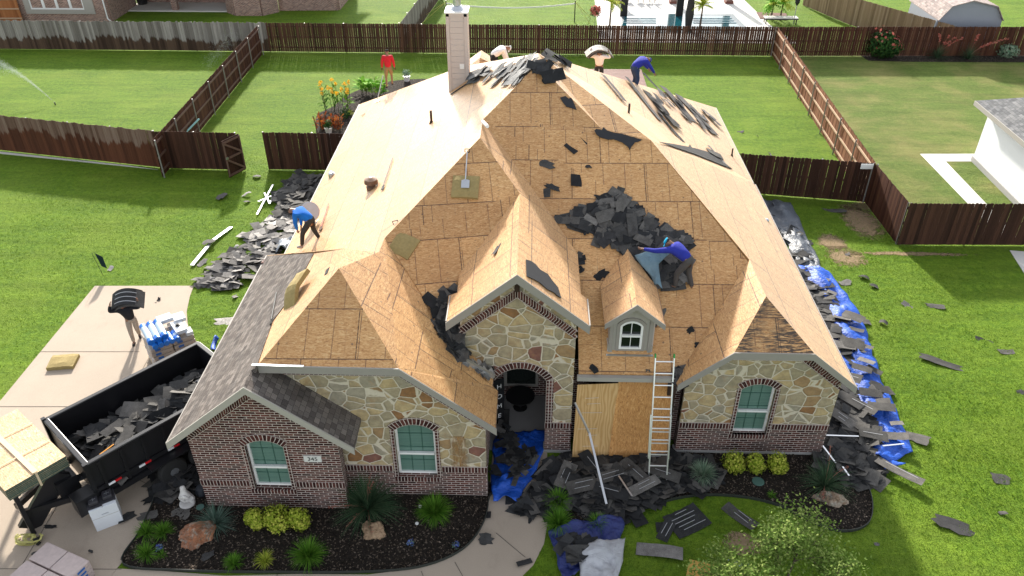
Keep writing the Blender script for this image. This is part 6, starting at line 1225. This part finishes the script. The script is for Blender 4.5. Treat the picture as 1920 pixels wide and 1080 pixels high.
def rock(u, v, sx, sy, sz, cols, label, seed, rz=0):
    bm = bmesh.new(); bmesh.ops.create_icosphere(bm, subdivisions=4, radius=1)
    for x in bm.verts:
        c = x.co; n_ = noise.noise(c * 1.3 + V((seed, 0, 0))) * .4 + abs(noise.noise(c * 3 + V((0, seed, 0)))) * .25 + noise.noise(c * 9) * .05; c *= (1 + n_ - .15); c.x *= sx; c.y *= sy; c.z *= sz
        if c.z < -.1 * sz: c.z = -.1 * sz
    me = bpy.data.meshes.new('boulder'); bm.to_mesh(me); bm.free(); o = bpy.data.objects.new('boulder', me); COL.objects.link(o); o.location = at(u, v) + V((0, 0, .05)); o.rotation_euler = (0, 0, rz)
    m, n, b = newmat('boulder_%d' % seed, .9, .2); k = N(n); c = k.coord(); f = k.noise(c, 3.5, 6, .7); col = k.ramp(f, cols); col = k.mix(k.ramp(k.noise(k.mapping(c, loc=(0, 2, 0)), 5, 6, .8), [(.5, 0), (.62, .8)]), col, (.30, .30, .26)) if seed != 3 else col; col = k.mix(.6, col, k.ramp(k.noise(c, 16, 4, .7), [(.3, .5), (.7, 1.4)]), 'MULTIPLY'); k.link(col, b.inputs['Base Color']); k.bump(f, b, .6, .05); me.materials.append(m)
    return meta(o, label, 'rock')
rock(368, 1008, .46, .36, .30, [(.3, (.12, .09, .07)), (.5, (.30, .13, .07)), (.7, (.42, .2, .11))], 'large red and grey mottled boulder in the left bed', 1, .3)
rock(702, 1000, .33, .24, .28, [(.3, (.20, .13, .08)), (.6, (.36, .25, .16)), (.8, (.45, .36, .26))], 'tan porous boulder under the red yucca in the left bed', 3); rock(1556, 940, .42, .2, .26, [(.35, (.05, .05, .045)), (.5, (.28, .19, .13)), (.7, (.46, .44, .38))], 'pale lichen covered boulder at the tip of the right bed', 5, -.35)
rock(1478, 1010, .001, .001, .001, [(.3, (.1, .1, .1)), (.7, (.2, .2, .2))], 'x', 7).name = 'del'; bpy.data.objects.remove(bpy.data.objects['del'])
# satellite: back yard planting pots etc. are in the next section
# ================================================================ PLANTS
def leaf_mat(name, a, b_, c, rough=.8, tr=.25):
    m, n, b = newmat(name, rough, .12); k = N(n); g = k.node('ShaderNodeNewGeometry'); col = k.ramp(g.outputs['Random Per Island'], [(0, a), (.5, b_), (1, c)]); k.link(col, b.inputs['Base Color'])
    t = k.node('ShaderNodeBsdfTranslucent'); k.link(col, t.inputs['Color']); mx = k.node('ShaderNodeMixShader'); mx.inputs[0].default_value = tr; k.link(b.outputs[0], mx.inputs[1]); k.link(t.outputs[0], mx.inputs[2]); k.link(mx.outputs[0], n.nodes['Material Output'].inputs[0]); return m
LM_GREEN = leaf_mat('leaf_green', (.04, .12, .012), (.09, .22, .02), (.17, .33, .04)); LM_LIME = leaf_mat('leaf_lime', (.18, .27, .02), (.38, .46, .05), (.62, .60, .12)); LM_YUC = leaf_mat('leaf_yucca', (.03, .07, .035), (.06, .12, .06), (.12, .17, .09)); LM_SILV = leaf_mat('leaf_silver', (.10, .19, .12), (.2, .30, .2), (.36, .42, .32))
LM_TREE = leaf_mat('leaf_tree', (.08, .15, .025), (.17, .26, .05), (.33, .40, .12)); LM_ORG = leaf_mat('leaf_orange', (.16, .03, .012), (.48, .11, .02), (.62, .24, .03)); LM_DKG = leaf_mat('leaf_dark', (.012, .04, .012), (.03, .08, .02), (.06, .13, .03)); LM_BIG = leaf_mat('leaf_big', (.08, .26, .02), (.18, .42, .04), (.36, .55, .10))
FL_Y = leaf_mat('flower_yellow', (.75, .40, .02), (.85, .55, .03), (.9, .7, .2)); FL_R = leaf_mat('flower_red', (.35, .07, .05), (.48, .14, .11), (.55, .25, .2)); FL_B = leaf_mat('flower_blue', (.05, .08, .3), (.1, .14, .45), (.2, .3, .5)); STEM = plain('stem', (.09, .08, .04), .8); BARK = plain('bark', (.12, .09, .07), .9, var=.4, vs_=12, bump=.8)
def blades(b, n, l, wd, spread, r, droop=1.0, base=.05, curve=5):
    for _ in range(n):
        a = r.uniform(0, 2 * pi); L_ = l * r.uniform(.6, 1.1); el = r.uniform(spread[0], spread[1]); o = V((cos(a) * r.uniform(0, base), sin(a) * r.uniform(0, base), 0)); d = V((cos(a) * cos(el), sin(a) * cos(el), sin(el))); s_ = V((-sin(a), cos(a), 0)); k = len(b.v); p = o.copy()
        for i in range(curve + 1):
            t = i / curve; w_ = wd * (1 - t) ** .6 * .5 + .0006; b.v += [p - s_ * w_, p + s_ * w_]
            if i: b.f.append((k + 2 * i - 2, k + 2 * i - 1, k + 2 * i + 1, k + 2 * i))
            p = p + d * L_ / curve; d = (d + V((0, 0, -droop * .9 / curve * (1 + t)))).normalized()
            if p.z < .01: p.z = .01
def tuft(u, v, l, n, mat, label, wd=.012, spread=(.5, 1.45), droop=1.0, seed=0, cat='plant', name='grass_tuft', group=None, base=.06, z=.03, pl=None):
    b = MB(); r = random.Random(seed or int(u + v)); blades(b, n, l, wd, spread, r, droop, base); e = empty(name, at(u, v, z), label, cat, group); b.build('leaves', mat, e); return e
def leafball(b, c, rad, n, sz, r, flat=1.0, shell=.55):
    for _ in range(n):
        d = V((r.gauss(0, 1), r.gauss(0, 1), r.gauss(0, 1))).normalized(); k = r.uniform(shell, 1.0) ** .7 * (1 + .25 * noise.noise(d * 2.2 + V(c))); p = V(c) + V((d.x * rad[0], d.y * rad[1], d.z * rad[2])) * k
        if p.z < .02: continue
        t = d.orthogonal().normalized(); t = Matrix.Rotation(r.uniform(0, 6.28), 3, d) @ t; t = (t + d * r.uniform(-.6, .6)).normalized(); s_ = t.cross(d).normalized() * sz * r.uniform(.3, .6); l = t * sz * r.uniform(.7, 1.3)
        b.add([p, p + l * .5 + s_, p + l, p + l * .5 - s_], [(0, 1, 2, 3)])
def bush(u, v, balls, n, sz, mat, label, seed, name='bush', group=None, flowers=None, cat='bush'):
    r = random.Random(seed); e = empty(name, at(u, v, .02), label, cat, group); b = MB()
    for c, rad in balls: leafball(b, c, rad, n, sz, r)
    b.build('leaves', mat, e); s_ = MB()
    for c, rad in balls: s_.tube([(c[0] * .6, c[1] * .6, 0), (c[0], c[1], c[2])], .015, 5)
    s_.build('stems', STEM, e)
    if flowers:
        f = MB()
        for c, rad in balls:
            leafball(f, V(c) + V((0, 0, rad[2] * .35)), [x * .95 for x in rad], flowers[1], sz * 1.3, r)
        f.build('flowers', flowers[0], e)
    return e
def yucca(u, v, l, n, label, stalks, seed, mat=None, sc=1.0):
    r = random.Random(seed); e = empty('red_yucca', at(u, v, .03), label, 'plant'); b = MB(); blades(b, n, l, .014, (.25, 1.5), r, .9, .07, 6); b.build('leaves', mat or LM_YUC, e)
    for (dx, dy, h) in stalks:
        s_ = MB(); pts = [V((dx * t ** 1.5, dy * t ** 1.5, max(.05, h * (t * 1.5 - .5 * t * t)))) for t in [i / 8 for i in range(9)]]; s_.tube(pts, .008, 5); st_ = s_.build('flower_stalk', plain('stalk_red', (.24, .12, .08), .7) if 'stalk_red' not in bpy.data.materials else bpy.data.materials['stalk_red'], e); f = MB()
        for i in range(20):
            t = r.uniform(.5, 1); q = pts[min(7, int(t * 8))].lerp(pts[min(8, int(t * 8) + 1)], t * 8 % 1); leafball(f, q + V((r.uniform(-.03, .03), r.uniform(-.03, .03), r.uniform(-.03, .03))), (.015, .015, .015), 3, .02 * (1 + 3 * (u > 1700)), r)
        f.build('blossoms', FL_R, st_)
    return e
yucca(690, 955, 1.05, 760, 'large red yucca with coral flower stalks between the left windows', [(.12, .25, 1.0), (.2, .1, .9), (-.35, -.85, .35), (.28, -.95, .25), (-.9, -.3, .4)], 1)
yucca(405, 985, .62, 330, 'blue green yucca without flowers behind the red boulder', [], 2, leaf_mat('leaf_blue', (.05, .10, .075), (.10, .17, .13), (.2, .27, .22)))
yucca(1545, 912, .85, 260, 'dark sparse yucca with a bent red stalk at the tip of the right bed', [(.6, .25, .5), (-.3, -.7, .3), (.1, .5, 1.0)], 3, LM_YUC)
tuft(815, 962, .52, 620, LM_GREEN, 'dense bright green grass tuft below the stone wall, left bed', .016, (.35, 1.5), 1.1, base=.12)
tuft(579, 1045, .52, 420, LM_GREEN, 'green grass tuft with an orange bud in the middle of the left bed front', .015, (.4, 1.5), 1.0, base=.09)
for u, v, l, n, t in ((275, 1000, .34, 220, 'small green tuft in the left bed corner, nearer the driveway'), (307, 1000, .34, 220, 'small green tuft next to the red boulder, left of it'), (275, 1040, .36, 240, 'small green tuft at the front left corner of the left bed'), (439, 1058, .32, 200, 'small green tuft in front of the red boulder, left bed'), (497, 1052, .3, 120, 'thin yellow green tuft in the left bed front'), (303, 1042, .16, 60, 'tiny green seedling beside the blue flowers in the left bed')):
    tuft(u, v, l, n, LM_GREEN if 'yellow' not in t else LM_LIME, t, .012, (.35, 1.5), 1.0, base=.06)
for u, v, l, n, t in ((1046, 943, .42, 330, 'upper green tuft at the edge of the front heap'), (1047, 983, .46, 400, 'larger lower green tuft by the front walk, right of it'), (1120, 985, .34, 180, 'small green tuft between the navy tarp and the front heap')):
    tuft(u, v, l, n, LM_GREEN, t, .013, (.4, 1.5), 1.1, base=.08, z=.08)
tuft(1316, 893, .46, 700, LM_SILV, 'rounded silvery grass mound in the right bed', .012, (.1, 1.5), 1.25, base=.12); tuft(1448, 930, .14, 60, LM_GREEN, 'tiny green seedling in the middle of the right bed', .012, (.3, 1.3))
for i, (u, v, rr_, t) in enumerate(((1372, 880, .30, 'leftmost of three lime yellow bushes under the right window'), (1412, 882, .25, 'middle of three lime yellow bushes under the right window'), (1453, 882, .28, 'rightmost of three lime yellow bushes under the right window'))):
    bush(u, v, [((0, 0, .3), (rr_, rr_, .32)), ((.06, -.05, .2), (rr_ * .9, rr_ * .8, .2))], 620, .055, LM_LIME, t, 20 + i, group='lime bushes in the right bed')
for i, (u, v, rr_, t) in enumerate(((481, 985, .24, 'smallest lime yellow bush, left of the group in the left bed'), (522, 985, .38, 'tallest lime yellow bush in the middle of the left bed group'), (562, 985, .30, 'lime yellow bush at the right of the left bed group'))):
    bush(u, v, [((0, 0, .3), (rr_, rr_ * .9, .34 if i == 1 else .27)), ((.08, -.08, .2), (rr_ * .8, rr_ * .8, .2)), ((-.1, .03, .24), (rr_ * .7, rr_ * .7, .22))], 560, .055, LM_LIME, t, 30 + i, group='lime bushes in the left bed')
for u, v, t in ((300, 1030, 'blue flowers beside the front left tuft of the left bed'), (770, 1022, 'left clump of blue flowers in the right part of the left bed'), (855, 1025, 'right clump of blue flowers near the front walk')):
    bush(u, v, [((0, 0, .06), (.10, .10, .07))], 60, .035, LM_SILV, t, int(u), 'flower', flowers=(FL_B, 45), cat='flower')
# back bed: cannas, orange shrub, big leaved plant, pots
def stalks_plant(u, v, n, h, leafl, leafw, mat, label, seed, flower=None, fh=None, name='canna', sp=.4):
    r = random.Random(seed); e = empty(name, at(u, v, .02), label, 'plant'); lv = MB(); st_ = MB(); fl = MB()
    for _ in range(n):
        x, y = r.uniform(-sp, sp), r.uniform(-sp * .6, sp * .6); hh = h * r.uniform(.7, 1.1); st_.tube([(x, y, 0), (x * 1.15, y * 1.15, hh)], .012, 5)
        for j in range(6):
            z = hh * (.15 + .75 * j / 6); a = r.uniform(0, 6.28); d = V((cos(a), sin(a), r.uniform(.4, 1.4))).normalized(); s_ = V((-sin(a), cos(a), 0)); p = V((x, y, z)); l = leafl * r.uniform(.7, 1.2); w_ = leafw * r.uniform(.7, 1.1)
            m1 = p + d * l * .5; m2 = p + d * l + V((0, 0, -l * .25)); lv.add([p, m1 + s_ * w_ / 2, m2, m1 - s_ * w_ / 2, m1 - V((0, 0, .02))], [(0, 1, 4), (1, 2, 4), (2, 3, 4), (3, 0, 4)])
        if flower: leafball(fl, (x * 1.15, y * 1.15, hh * 1.08), (.09, .09, .11), 26, .09, r, shell=.2)
    lv.build('leaves', mat, e); st_.build('stems', STEM, e)
    if flower: fl.build('flowers', flower, e)
    return e
stalks_plant(636, 205, 16, 1.25, .5, .15, LM_GREEN, 'tall canna plants with yellow flowers in the bed behind the left fence panel', 3, FL_Y, sp=.75); stalks_plant(618, 243, 34, .8, .32, .11, LM_ORG, 'orange and copper leaved shrub below the yellow cannas', 4, name='copper_shrub', sp=.6)
stalks_plant(697, 178, 16, .9, .65, .3, LM_BIG, 'bright green plant with very large leaves beside the person in red', 5, name='elephant_ear', sp=.7); tuft(655, 215, .35, 160, LM_LIME, 'thin yellow grass tuft in the back bed by the left eave', .012, group=None); bush(648, 222, [((0, 0, .25), (.3, .3, .3))], 260, .08, LM_DKG, 'dark green low bush behind the copper shrub', 9)
def pot(u, v, r0, h, mat, label, plant=None, pn='pot'):
    e = empty(pn, at(u, v, .02), label, 'pot'); MB().lathe((0, 0, 0), [(r0 * .7, 0), (r0, h), (r0 * 1.08, h), (r0 * 1.08, h - .03), (r0 * .9, h - .04)], 16).build('vessel', mat, e); b = MB(); leafball(b, (0, 0, h + .18), (r0 * 1.3, r0 * 1.3, .25), 170, .09, random.Random(int(u)), shell=.1); b.build('foliage', plant or LM_DKG, e); return e
pot(617, 252, .18, .35, CONC_W, 'pale patterned pot with a small fern at the corner of the back bed'); pot(763, 152, .2, .3, WHITE, 'white pot with a wispy grey plant behind the person in red', LM_SILV)
MB().box((-7.9, 35.6, .03), (1.2, 3.2, .06)).build('back_step', CONC_W); meta(bpy.data.objects['back_step'], kind='structure')
dk = empty('wooden_deck', (3.1, 42.3, 0), 'dark red brown wooden deck behind the ridge', 'deck'); b = MB()
for i in range(34): b.box((0, -3.9 + i * .235, .3), (6.6, .21, .04))
b.build('boards', plain('deck_wood', (.15, .065, .05), .7, var=.35, vs_=3), dk); MB().box((0, 0, .14), (6.5, 7.8, .26)).build('frame', DKWOOD, dk)
# bed along the far right fence
sheet('far_mulch_bed', [at(u, v)[:2] for u, v in ((1612, 103), (1628, 114), (1700, 116), (1930, 117), (1960, 108), (1960, 100), (1640, 100))], MULCH, .02, .02)
bush(1648, 108, [((0, 0, .8), (.95, .7, .85)), ((.5, 0, .6), (.7, .6, .6))], 900, .16, LM_DKG, 'big dark bush with red flowers in the bed by the far right fence', 41, flowers=(FL_R, 50))
yucca(1757, 108, 1.0, 260, 'red flowering yucca by the far right fence, nearer the big bush', [(.8, 0, 1.3), (-.3, 0, 1.5), (1.2, 0, 1.2), (.4, 0, 1.4)], 42); yucca(1815, 110, 1.0, 260, 'red flowering yucca by the far right fence, nearer the round bush', [(1.6, 0, 1.1), (2.1, 0, 1.3), (.2, 0, 1.5), (1.2, 0, 1.0)], 43)
bush(1888, 108, [((0, 0, .4), (.65, .5, .45))], 420, .13, LM_SILV, 'round grey green bush at the end of the far right bed', 44)
# small tree at the lower right
def tree(loc, h, crown, nl, sz, mat, label, seed, name='small_tree'):
    r = random.Random(seed); e = empty(name, loc, label, 'tree'); b = MB(); tips = []
    def limb(p, d, l, rad, dep):
        q = [p]; k = 4
        for i in range(k): d = (d + V((r.gauss(0, .14), r.gauss(0, .14), r.gauss(0, .08) + .03))).normalized(); q.append(q[-1] + d * l / k)
        b.tube(q, [rad * (1 - .5 * i / k) for i in range(k + 1)], 6)
        tips.append(q[-1]); tips.append(q[-2])
        if dep:
            for _ in range(4 if dep > 1 else 3): dd = (d + V((r.gauss(0, .75), r.gauss(0, .75), r.gauss(.1, .4)))).normalized(); limb(q[r.choice((2, 3, 4))], dd, l * r.uniform(.55, .8), rad * .5, dep - 1)
    limb(V((0, 0, 0)), V((0, 0, 1)), h * .32, .05, 0)
    top = tips[0]
    for a in range(7): an = a * 6.28 / 7 + r.uniform(-.3, .3); limb(top - V((0, 0, r.uniform(0, .3))), V((cos(an) * crown, sin(an) * crown, r.uniform(.5, 1.5))).normalized(), h * .34, .028, 2)
    b.build('trunk', BARK, e); lb = MB()
    for t in tips[2:]:
        for _ in range(nl):
            p = t + V((r.gauss(0, .17), r.gauss(0, .17), r.gauss(0, .16))); a = r.uniform(0, 6.28); d = V((cos(a), sin(a), r.uniform(-.3, .8))).normalized(); s_ = d.cross(V((r.gauss(0, 1), r.gauss(0, 1), 1))).normalized() * sz * .28; l = d * sz * r.uniform(.7, 1.3)
            lb.add([p, p + l * .5 + s_, p + l, p + l * .5 - s_], [(0, 1, 2, 3)])
    lb.build('crown', mat, e); return e
tree(V((5.75, 10.6, 0)), 2.9, 2.2, 60, .075, LM_TREE, 'small loose crowned tree on the front lawn at the lower right', 12)
# ================================================================ BEHIND THE BACK FENCE: POOL, NET
gq = lambda *uv: [at(u, v)[:2] for u, v in uv]
sheet('pool_deck', [(4.3, 52.5)] + gq((1120, 48), (1115, 0)) + [(5.0, 74), (16.5, 74)] + gq((1395, 0), (1445, 48)) + [(17.3, 52.5)], CONC_W, .02, .05)
WAT = plain('pool_water', (.008, .07, .09), .05, .6, var=.3, vs_=1); PTILE = plain('pool_tile', (.10, .13, .15), .5, var=.2)
sheet('pool_basin', gq((1163, 52), (1168, 27), (1375, 27), (1400, 52)) + [(14.6, 54.5), (6.6, 54.5)], PTILE, .03, .02); 
sheet('pool_water', gq((1166, 50), (1172, 31), (1230, 31), (1230, 27), (1292, 27), (1295, 31), (1368, 31), (1385, 50)) + [(14.2, 54.7), (6.9, 54.7)], WAT, .04, .012)
for i, (a, b_) in enumerate((((1172, 34), (1230, 34)), ((1170, 38), (1230, 38)), ((1168, 42), (1230, 42)), ((1300, 34), (1372, 34)), ((1300, 38), (1376, 38)), ((1300, 42), (1380, 42)))): meta(MB().bar(at(*a, .062), at(*b_, .062), .22, .02).build('pool_step', plain('step_teal', (.03, .11, .14), .3) if 'step_teal' not in bpy.data.materials else bpy.data.materials['step_teal']), kind='structure')
def palm(u, v, h, n, l, mat, label, seed, name='palm', trunk=.07):
    r = random.Random(seed); e = empty(name, at(u, v), label, 'palm'); b = MB()
    if h > .2: MB().tube([(0, 0, 0), (.03, 0, h)], [trunk, trunk * .7], 8).build('trunk', BARK, e)
    for _ in range(n):
        a = r.uniform(0, 6.28); el = r.uniform(.1, 1.4); d = V((cos(a) * cos(el), sin(a) * cos(el), sin(el))); p = V((0, 0, h)); s0 = V((-sin(a), cos(a), 0))
        for i in range(8):
            q = p + d * l / 8; w_ = l * .28 * (1 - abs(i - 3) / 6)
            for s_ in (-1, 1): b.add([p, q, q + s0 * s_ * w_ + d * .08 - V((0, 0, w_ * .4))], [(0, 1, 2)])
            p = q; d = (d + V((0, 0, -.16))).normalized()
    b.build('fronds', mat, e); return e
palm(1143, 49, 1.6, 16, 1.0, LM_LIME, 'young palm at the left corner of the pool', 1); palm(1312, 52, 1.5, 26, .9, LM_LIME, 'fan palm in front of the pool, right behind the fence', 2); palm(1445, 36, 1.0, 22, 1.3, LM_BIG, 'feathery palm in the planter at the right end of the pool', 3); palm(1462, 38, 1.2, 16, 1.2, LM_LIME, 'taller yellow green palm beside the folded parasol', 4)
meta(MB().lathe(at(1290, 52), [(.2, 0), (.3, .9), (.22, 1.9), (.12, 2.5)], 10).build('stone_feature', plain('dark_rock', (.03, .028, .026), .8, var=.4, bump=.8)), 'dark upright stone at the pool edge beside the fan palm', 'stone')
bush(1115, 48, [((0, 0, .9), (.4, .3, .35))], 90, .14, LM_DKG, 'red flowering plant at the left corner of the pool deck', 51, flowers=(FL_R, 140), name='flowering_plant', cat='plant')
um = empty('parasol', at(1487, 46), 'folded black parasol at the right end of the pool', 'parasol'); MB().tube([(0, 0, 0), (0, 0, 2.9)], .03, 8).build('pole', METAL, um); MB().lathe((0, 0, 1.3), [(.05, 0), (.16, .2), (.18, .8), (.1, 1.5), (.02, 1.7)], 12).build('canopy', BLACK, um)
bn = empty('bench', at(1462, 44), 'low white bench with a dark frame beside the folded parasol', 'bench'); MB().box((0, 0, .42), (2.3, .6, .06)).build('seat', CONC_W, bn)
for x in (-1.05, 1.05): MB().bar((x, -.25, 0), (x, -.25, .4), .06, .06, (0, 1, 0)).build('leg', BLK, bn); MB().bar((x, .25, 0), (x, .25, .4), .06, .06, (0, 1, 0)).build('leg', BLK, bn)
MB().box((0, -.3, .36), (2.3, .04, .06)).build('rail', BLK, bn); sheet('planter_bed', gq((1418, 24), (1425, 36), (1475, 38), (1475, 26)), plain('red_mulch', (.13, .06, .045), .9, var=.4), .05, .04)
CHR = plain('patio_frame', (.025, .022, .022), .6)
def chair(u, v, rz, label, grp='patio chairs by the pool'):
    e = empty('patio_chair', at(u, v), label, 'chair', grp, rz); MB().box((0, 0, .42), (.5, .5, .05)).build('seat', CHR, e); MB().box((0, .24, .7), (.5, .04, .5)).build('backrest', CHR, e)
    for x in (-.22, .22):
        for y in (-.22, .22): MB().bar((x, y, 0), (x, y, .42), .03, .03, (0, 1, 0)).build('leg', CHR, e)
for i, (u, v, t) in enumerate(((1173, 2, 'patio chair at the left end of the pool terrace'), (1196, 3, 'patio chair left of the dining table by the pool'), (1212, 4, 'patio chair in front of the dining table by the pool'), (1228, 4, 'patio chair right of the dining table by the pool'), (1316, 1, 'patio chair alone right of the brick columns by the pool'))): chair(u, v, i * .7, t)
for u, v, t in ((1157, 6, 'left brick column base of the pool terrace'), (1262, 6, 'middle brick column base of the pool terrace'), (1366, 6, 'right brick column base of the pool terrace')):
    c = empty('brick_column', at(u, v), t, 'column', 'columns of the pool terrace'); MB().box((0, 0, 1.4), (.45, .45, 2.8)).build('shaft', BRICK_N, c); MB().box((0, 0, .1), (.6, .6, .2)).build('base', plain('column_base', (.16, .06, .045), .8) if 'column_base' not in bpy.data.materials else bpy.data.materials['column_base'], c)
    if u != 1366: meta(MB().box(at(u + 14, 4, 1.0), (.5, .2, 2.0)).build('patio_curtain', BLACK), 'dark curtain beside the %s brick column of the pool terrace' % t.split()[0], 'curtain')
vn = empty('volleyball_net', at(1077, 42), 'white topped volleyball net beyond the back fence', 'net'); p0, p1 = at(1077, 42), at(838, 42); b = MB(); NP = plain('net_white', (.7, .7, .68), .6)
MB().tube([(0, 0, 0), (0, 0, 1.5)], .035, 8).build('pole', BLACK, vn); MB().tube([p1 - p0, p1 - p0 + V((0, 0, 1.5))], .035, 8).build('pole', BLACK, vn)
tp_ = [V((0, 0, 1.3)).lerp(p1 - p0 + V((0, 0, 1.3)), i / 12) - V((0, 0, .3 * 4 * (i / 12) * (1 - i / 12))) for i in range(13)]
for a, c in zip(tp_[:-1], tp_[1:]): b.bar(a, c, .02, .09)
b.build('top_band', NP, vn); YR_ = plain('rope_yellow', (.45, .42, .1), .7)
for s_ in ((1.2, -1.2), (1.2, 1.2)): MB().tube([V((0, 0, 1.4)), V((s_[0], s_[1], 0))], .015, 5).build('guy_rope', YR_, vn); MB().tube([p1 - p0 + V((0, 0, 1.4)), p1 - p0 + V((-s_[0] * 1.6, s_[1], 0))], .015, 5).build('guy_rope', YR_, vn)
# left yard bits
meta(MB().tube([at(335, 262, .5), at(373, 223, .9)], .045, 8).build('pool_pole', plain('pale_teal', (.25, .48, .50), .4)), 'pale teal pole leaning on the left side fence', 'pole'); meta(MB().lathe(at(336, 258, .35), [(.05, 0), (.12, .1), (.12, .25), (.05, .3)], 12).build('hose_reel', plain('teal_plastic', (.08, .22, .2), .4)), 'teal hose nozzle holder at the foot of the left side fence', 'holder')
meta(MB().box((14.0 - .15, 30.42 - .03, 1.70), (.5, .02, .22)).build('fence_sign', WHITE), 'small white sign on the top corner of the right fence panel', 'sign'); 
tb_ = empty('wheelie_bin', at(268, 9), 'black bin on the patio of the pale brick neighbouring house', 'bin'); MB().lathe((0, 0, 0), [(.35, 0), (.45, 1.0), (.47, 1.05)], 12).build('bin_body', BLACK, tb_); MB().lathe((0, 0, 1.05), [(.48, 0), (.3, .12), (.02, .15)], 12).build('lid', BLACK, tb_)
# lawn sprinkler and its jet of water
sp = at(104, 197); meta(MB().lathe(sp, [(.03, 0), (.03, .12), (.045, .13), (.02, .16)], 10).build('sprinkler_head', BLACK), 'small sprinkler head throwing water in the far left yard', 'sprinkler')
WM, n_, b_ = newmat('water_spray', .3, .5); b_.inputs['Base Color'].default_value = (.9, .93, .95, 1); b_.inputs['Alpha'].default_value = .32; WM.node_tree.nodes['Principled BSDF'].inputs['Roughness'].default_value = .2
b = MB(); rr = random.Random(5); far = at(-60, 150) 
for i in range(9000):
    t = rr.random() ** .6; d = (far - sp); q = sp + d * t + V((0, 0, .15 + 5.2 * t * (1 - t * .75))); wd = .02 + .55 * t * t; q += V((rr.gauss(0, wd * .7), rr.gauss(0, wd), -abs(rr.gauss(0, wd * 1.6)))); s_ = rr.uniform(.008, .02)
    if q.z < .02: continue
    b.add([q, q + V((s_, 0, s_ * .3)), q + V((s_ * .4, 0, -s_ * 2.5))], [(0, 1, 2)])
meta(b.build('water_spray', WM), kind='stuff')
b = MB(); q0 = at(445, 118)
for i in range(1600):
    t = rr.random(); q = q0 + V((-1.2 * t - .2, -2.6 * t + 1.2, .2 + 1.3 * (1 - t))) + V((rr.gauss(0, .22), rr.gauss(0, .3), rr.gauss(0, .25))); s_ = rr.uniform(.008, .018)
    if q.z > .03: b.add([q, q + V((s_, 0, s_ * .3)), q + V((s_ * .4, 0, -s_ * 2.5))], [(0, 1, 2)])
meta(b.build('water_spray', WM), kind='stuff')
# porch things
PB = plain('wrought_iron', (.012, .012, .013), .5); tb = empty('porch_table', at(975, 775, .02) + V((0, .25, 0)), 'round black table in the shade of the porch', 'table'); MB().lathe((0, 0, .45), [(.02, 0), (.42, 0), (.42, .03), (.02, .03)], 22).build('table_top', PB, tb); MB().lathe((0, 0, 0), [(.25, 0), (.05, .05), (.04, .45)], 12).build('pedestal', PB, tb)
hs_ = empty('porch_sign', (-.80, 16.6, .05), 'tall black sign reading HOME on the left side of the porch', 'sign'); MB().box((0, 0, .85), (.3, .03, 1.6), 0).build('board', PB, hs_)
for i, c in enumerate('HOME'): text('letter', c, .22, (0, -.02, 1.4 - i * .36), (pi / 2, 0, 0), WHITE, hs_)
hs_.rotation_euler = (0, 0, .5)
cr = empty('wall_cross', (.76, 16.5, 0), 'dark cross on the right inner wall of the porch', 'cross'); MB().box((0, 0, .7), (.04, .06, .8)).box((0, 0, .9), (.04, .42, .06)).build('cross_body', PB, cr)
# ================================================================ GRASS BLADES on the lawns near the house
def grass_stuff(name, regions, dens, mat, avoid, seed=1, hgt=(.022, .05)):
    r = random.Random(seed); vs_ = []; fs = []
    for (x0, x1, y0, y1) in regions:
        for _ in range(int((x1 - x0) * (y1 - y0) * dens)):
            x, y = r.uniform(x0, x1), r.uniform(y0, y1)
            fe = min(x - x0, x1 - x, y - y0, y1 - y)
            if fe < 3.5 and fe / 3.5 < r.random(): continue
            if any(in_poly(p, x, y) for p in avoid): continue
            g = noise.noise(V((x * .8, y * .8, 0))); h = r.uniform(*hgt) * (1.1 + g * .7); a = r.uniform(0, pi); w_ = r.uniform(.006, .012); dx, dy = cos(a) * w_, sin(a) * w_; lx, ly = r.gauss(0, .025), r.gauss(0, .025); k = len(vs_)
            vs_ += [(x - dx, y - dy, 0), (x + dx, y + dy, 0), (x + lx, y + ly, h)]; fs.append((k, k + 1, k + 2))
    me = bpy.data.meshes.new(name); me.from_pydata(vs_, [], fs); me.materials.append(mat); o = bpy.data.objects.new(name, me); COL.objects.link(o); return meta(o, kind='stuff')
LM_GR = leaf_mat('grass_blade', (.062, .14, .011), (.125, .225, .017), (.21, .285, .034), .8, .35)
av = [[tuple(p[:2]) for p in drv], [tuple(p[:2]) for p in walk], [tuple(p[:2]) for p in bedL], [tuple(p[:2]) for p in bedR], [(-8.1, 13.4), (8.1, 15.6), (8.1, 34), (-7.7, 34)]]
grass_stuff('grass', [(-4, 17, 6.5, 19.5), (8, 18, 12, 31)], 330, LM_GR, av, 1); grass_stuff('grass', [(-24, -5, 17, 36)], 200, LM_GR, av, 2)
for o in list(bpy.data.materials): pass
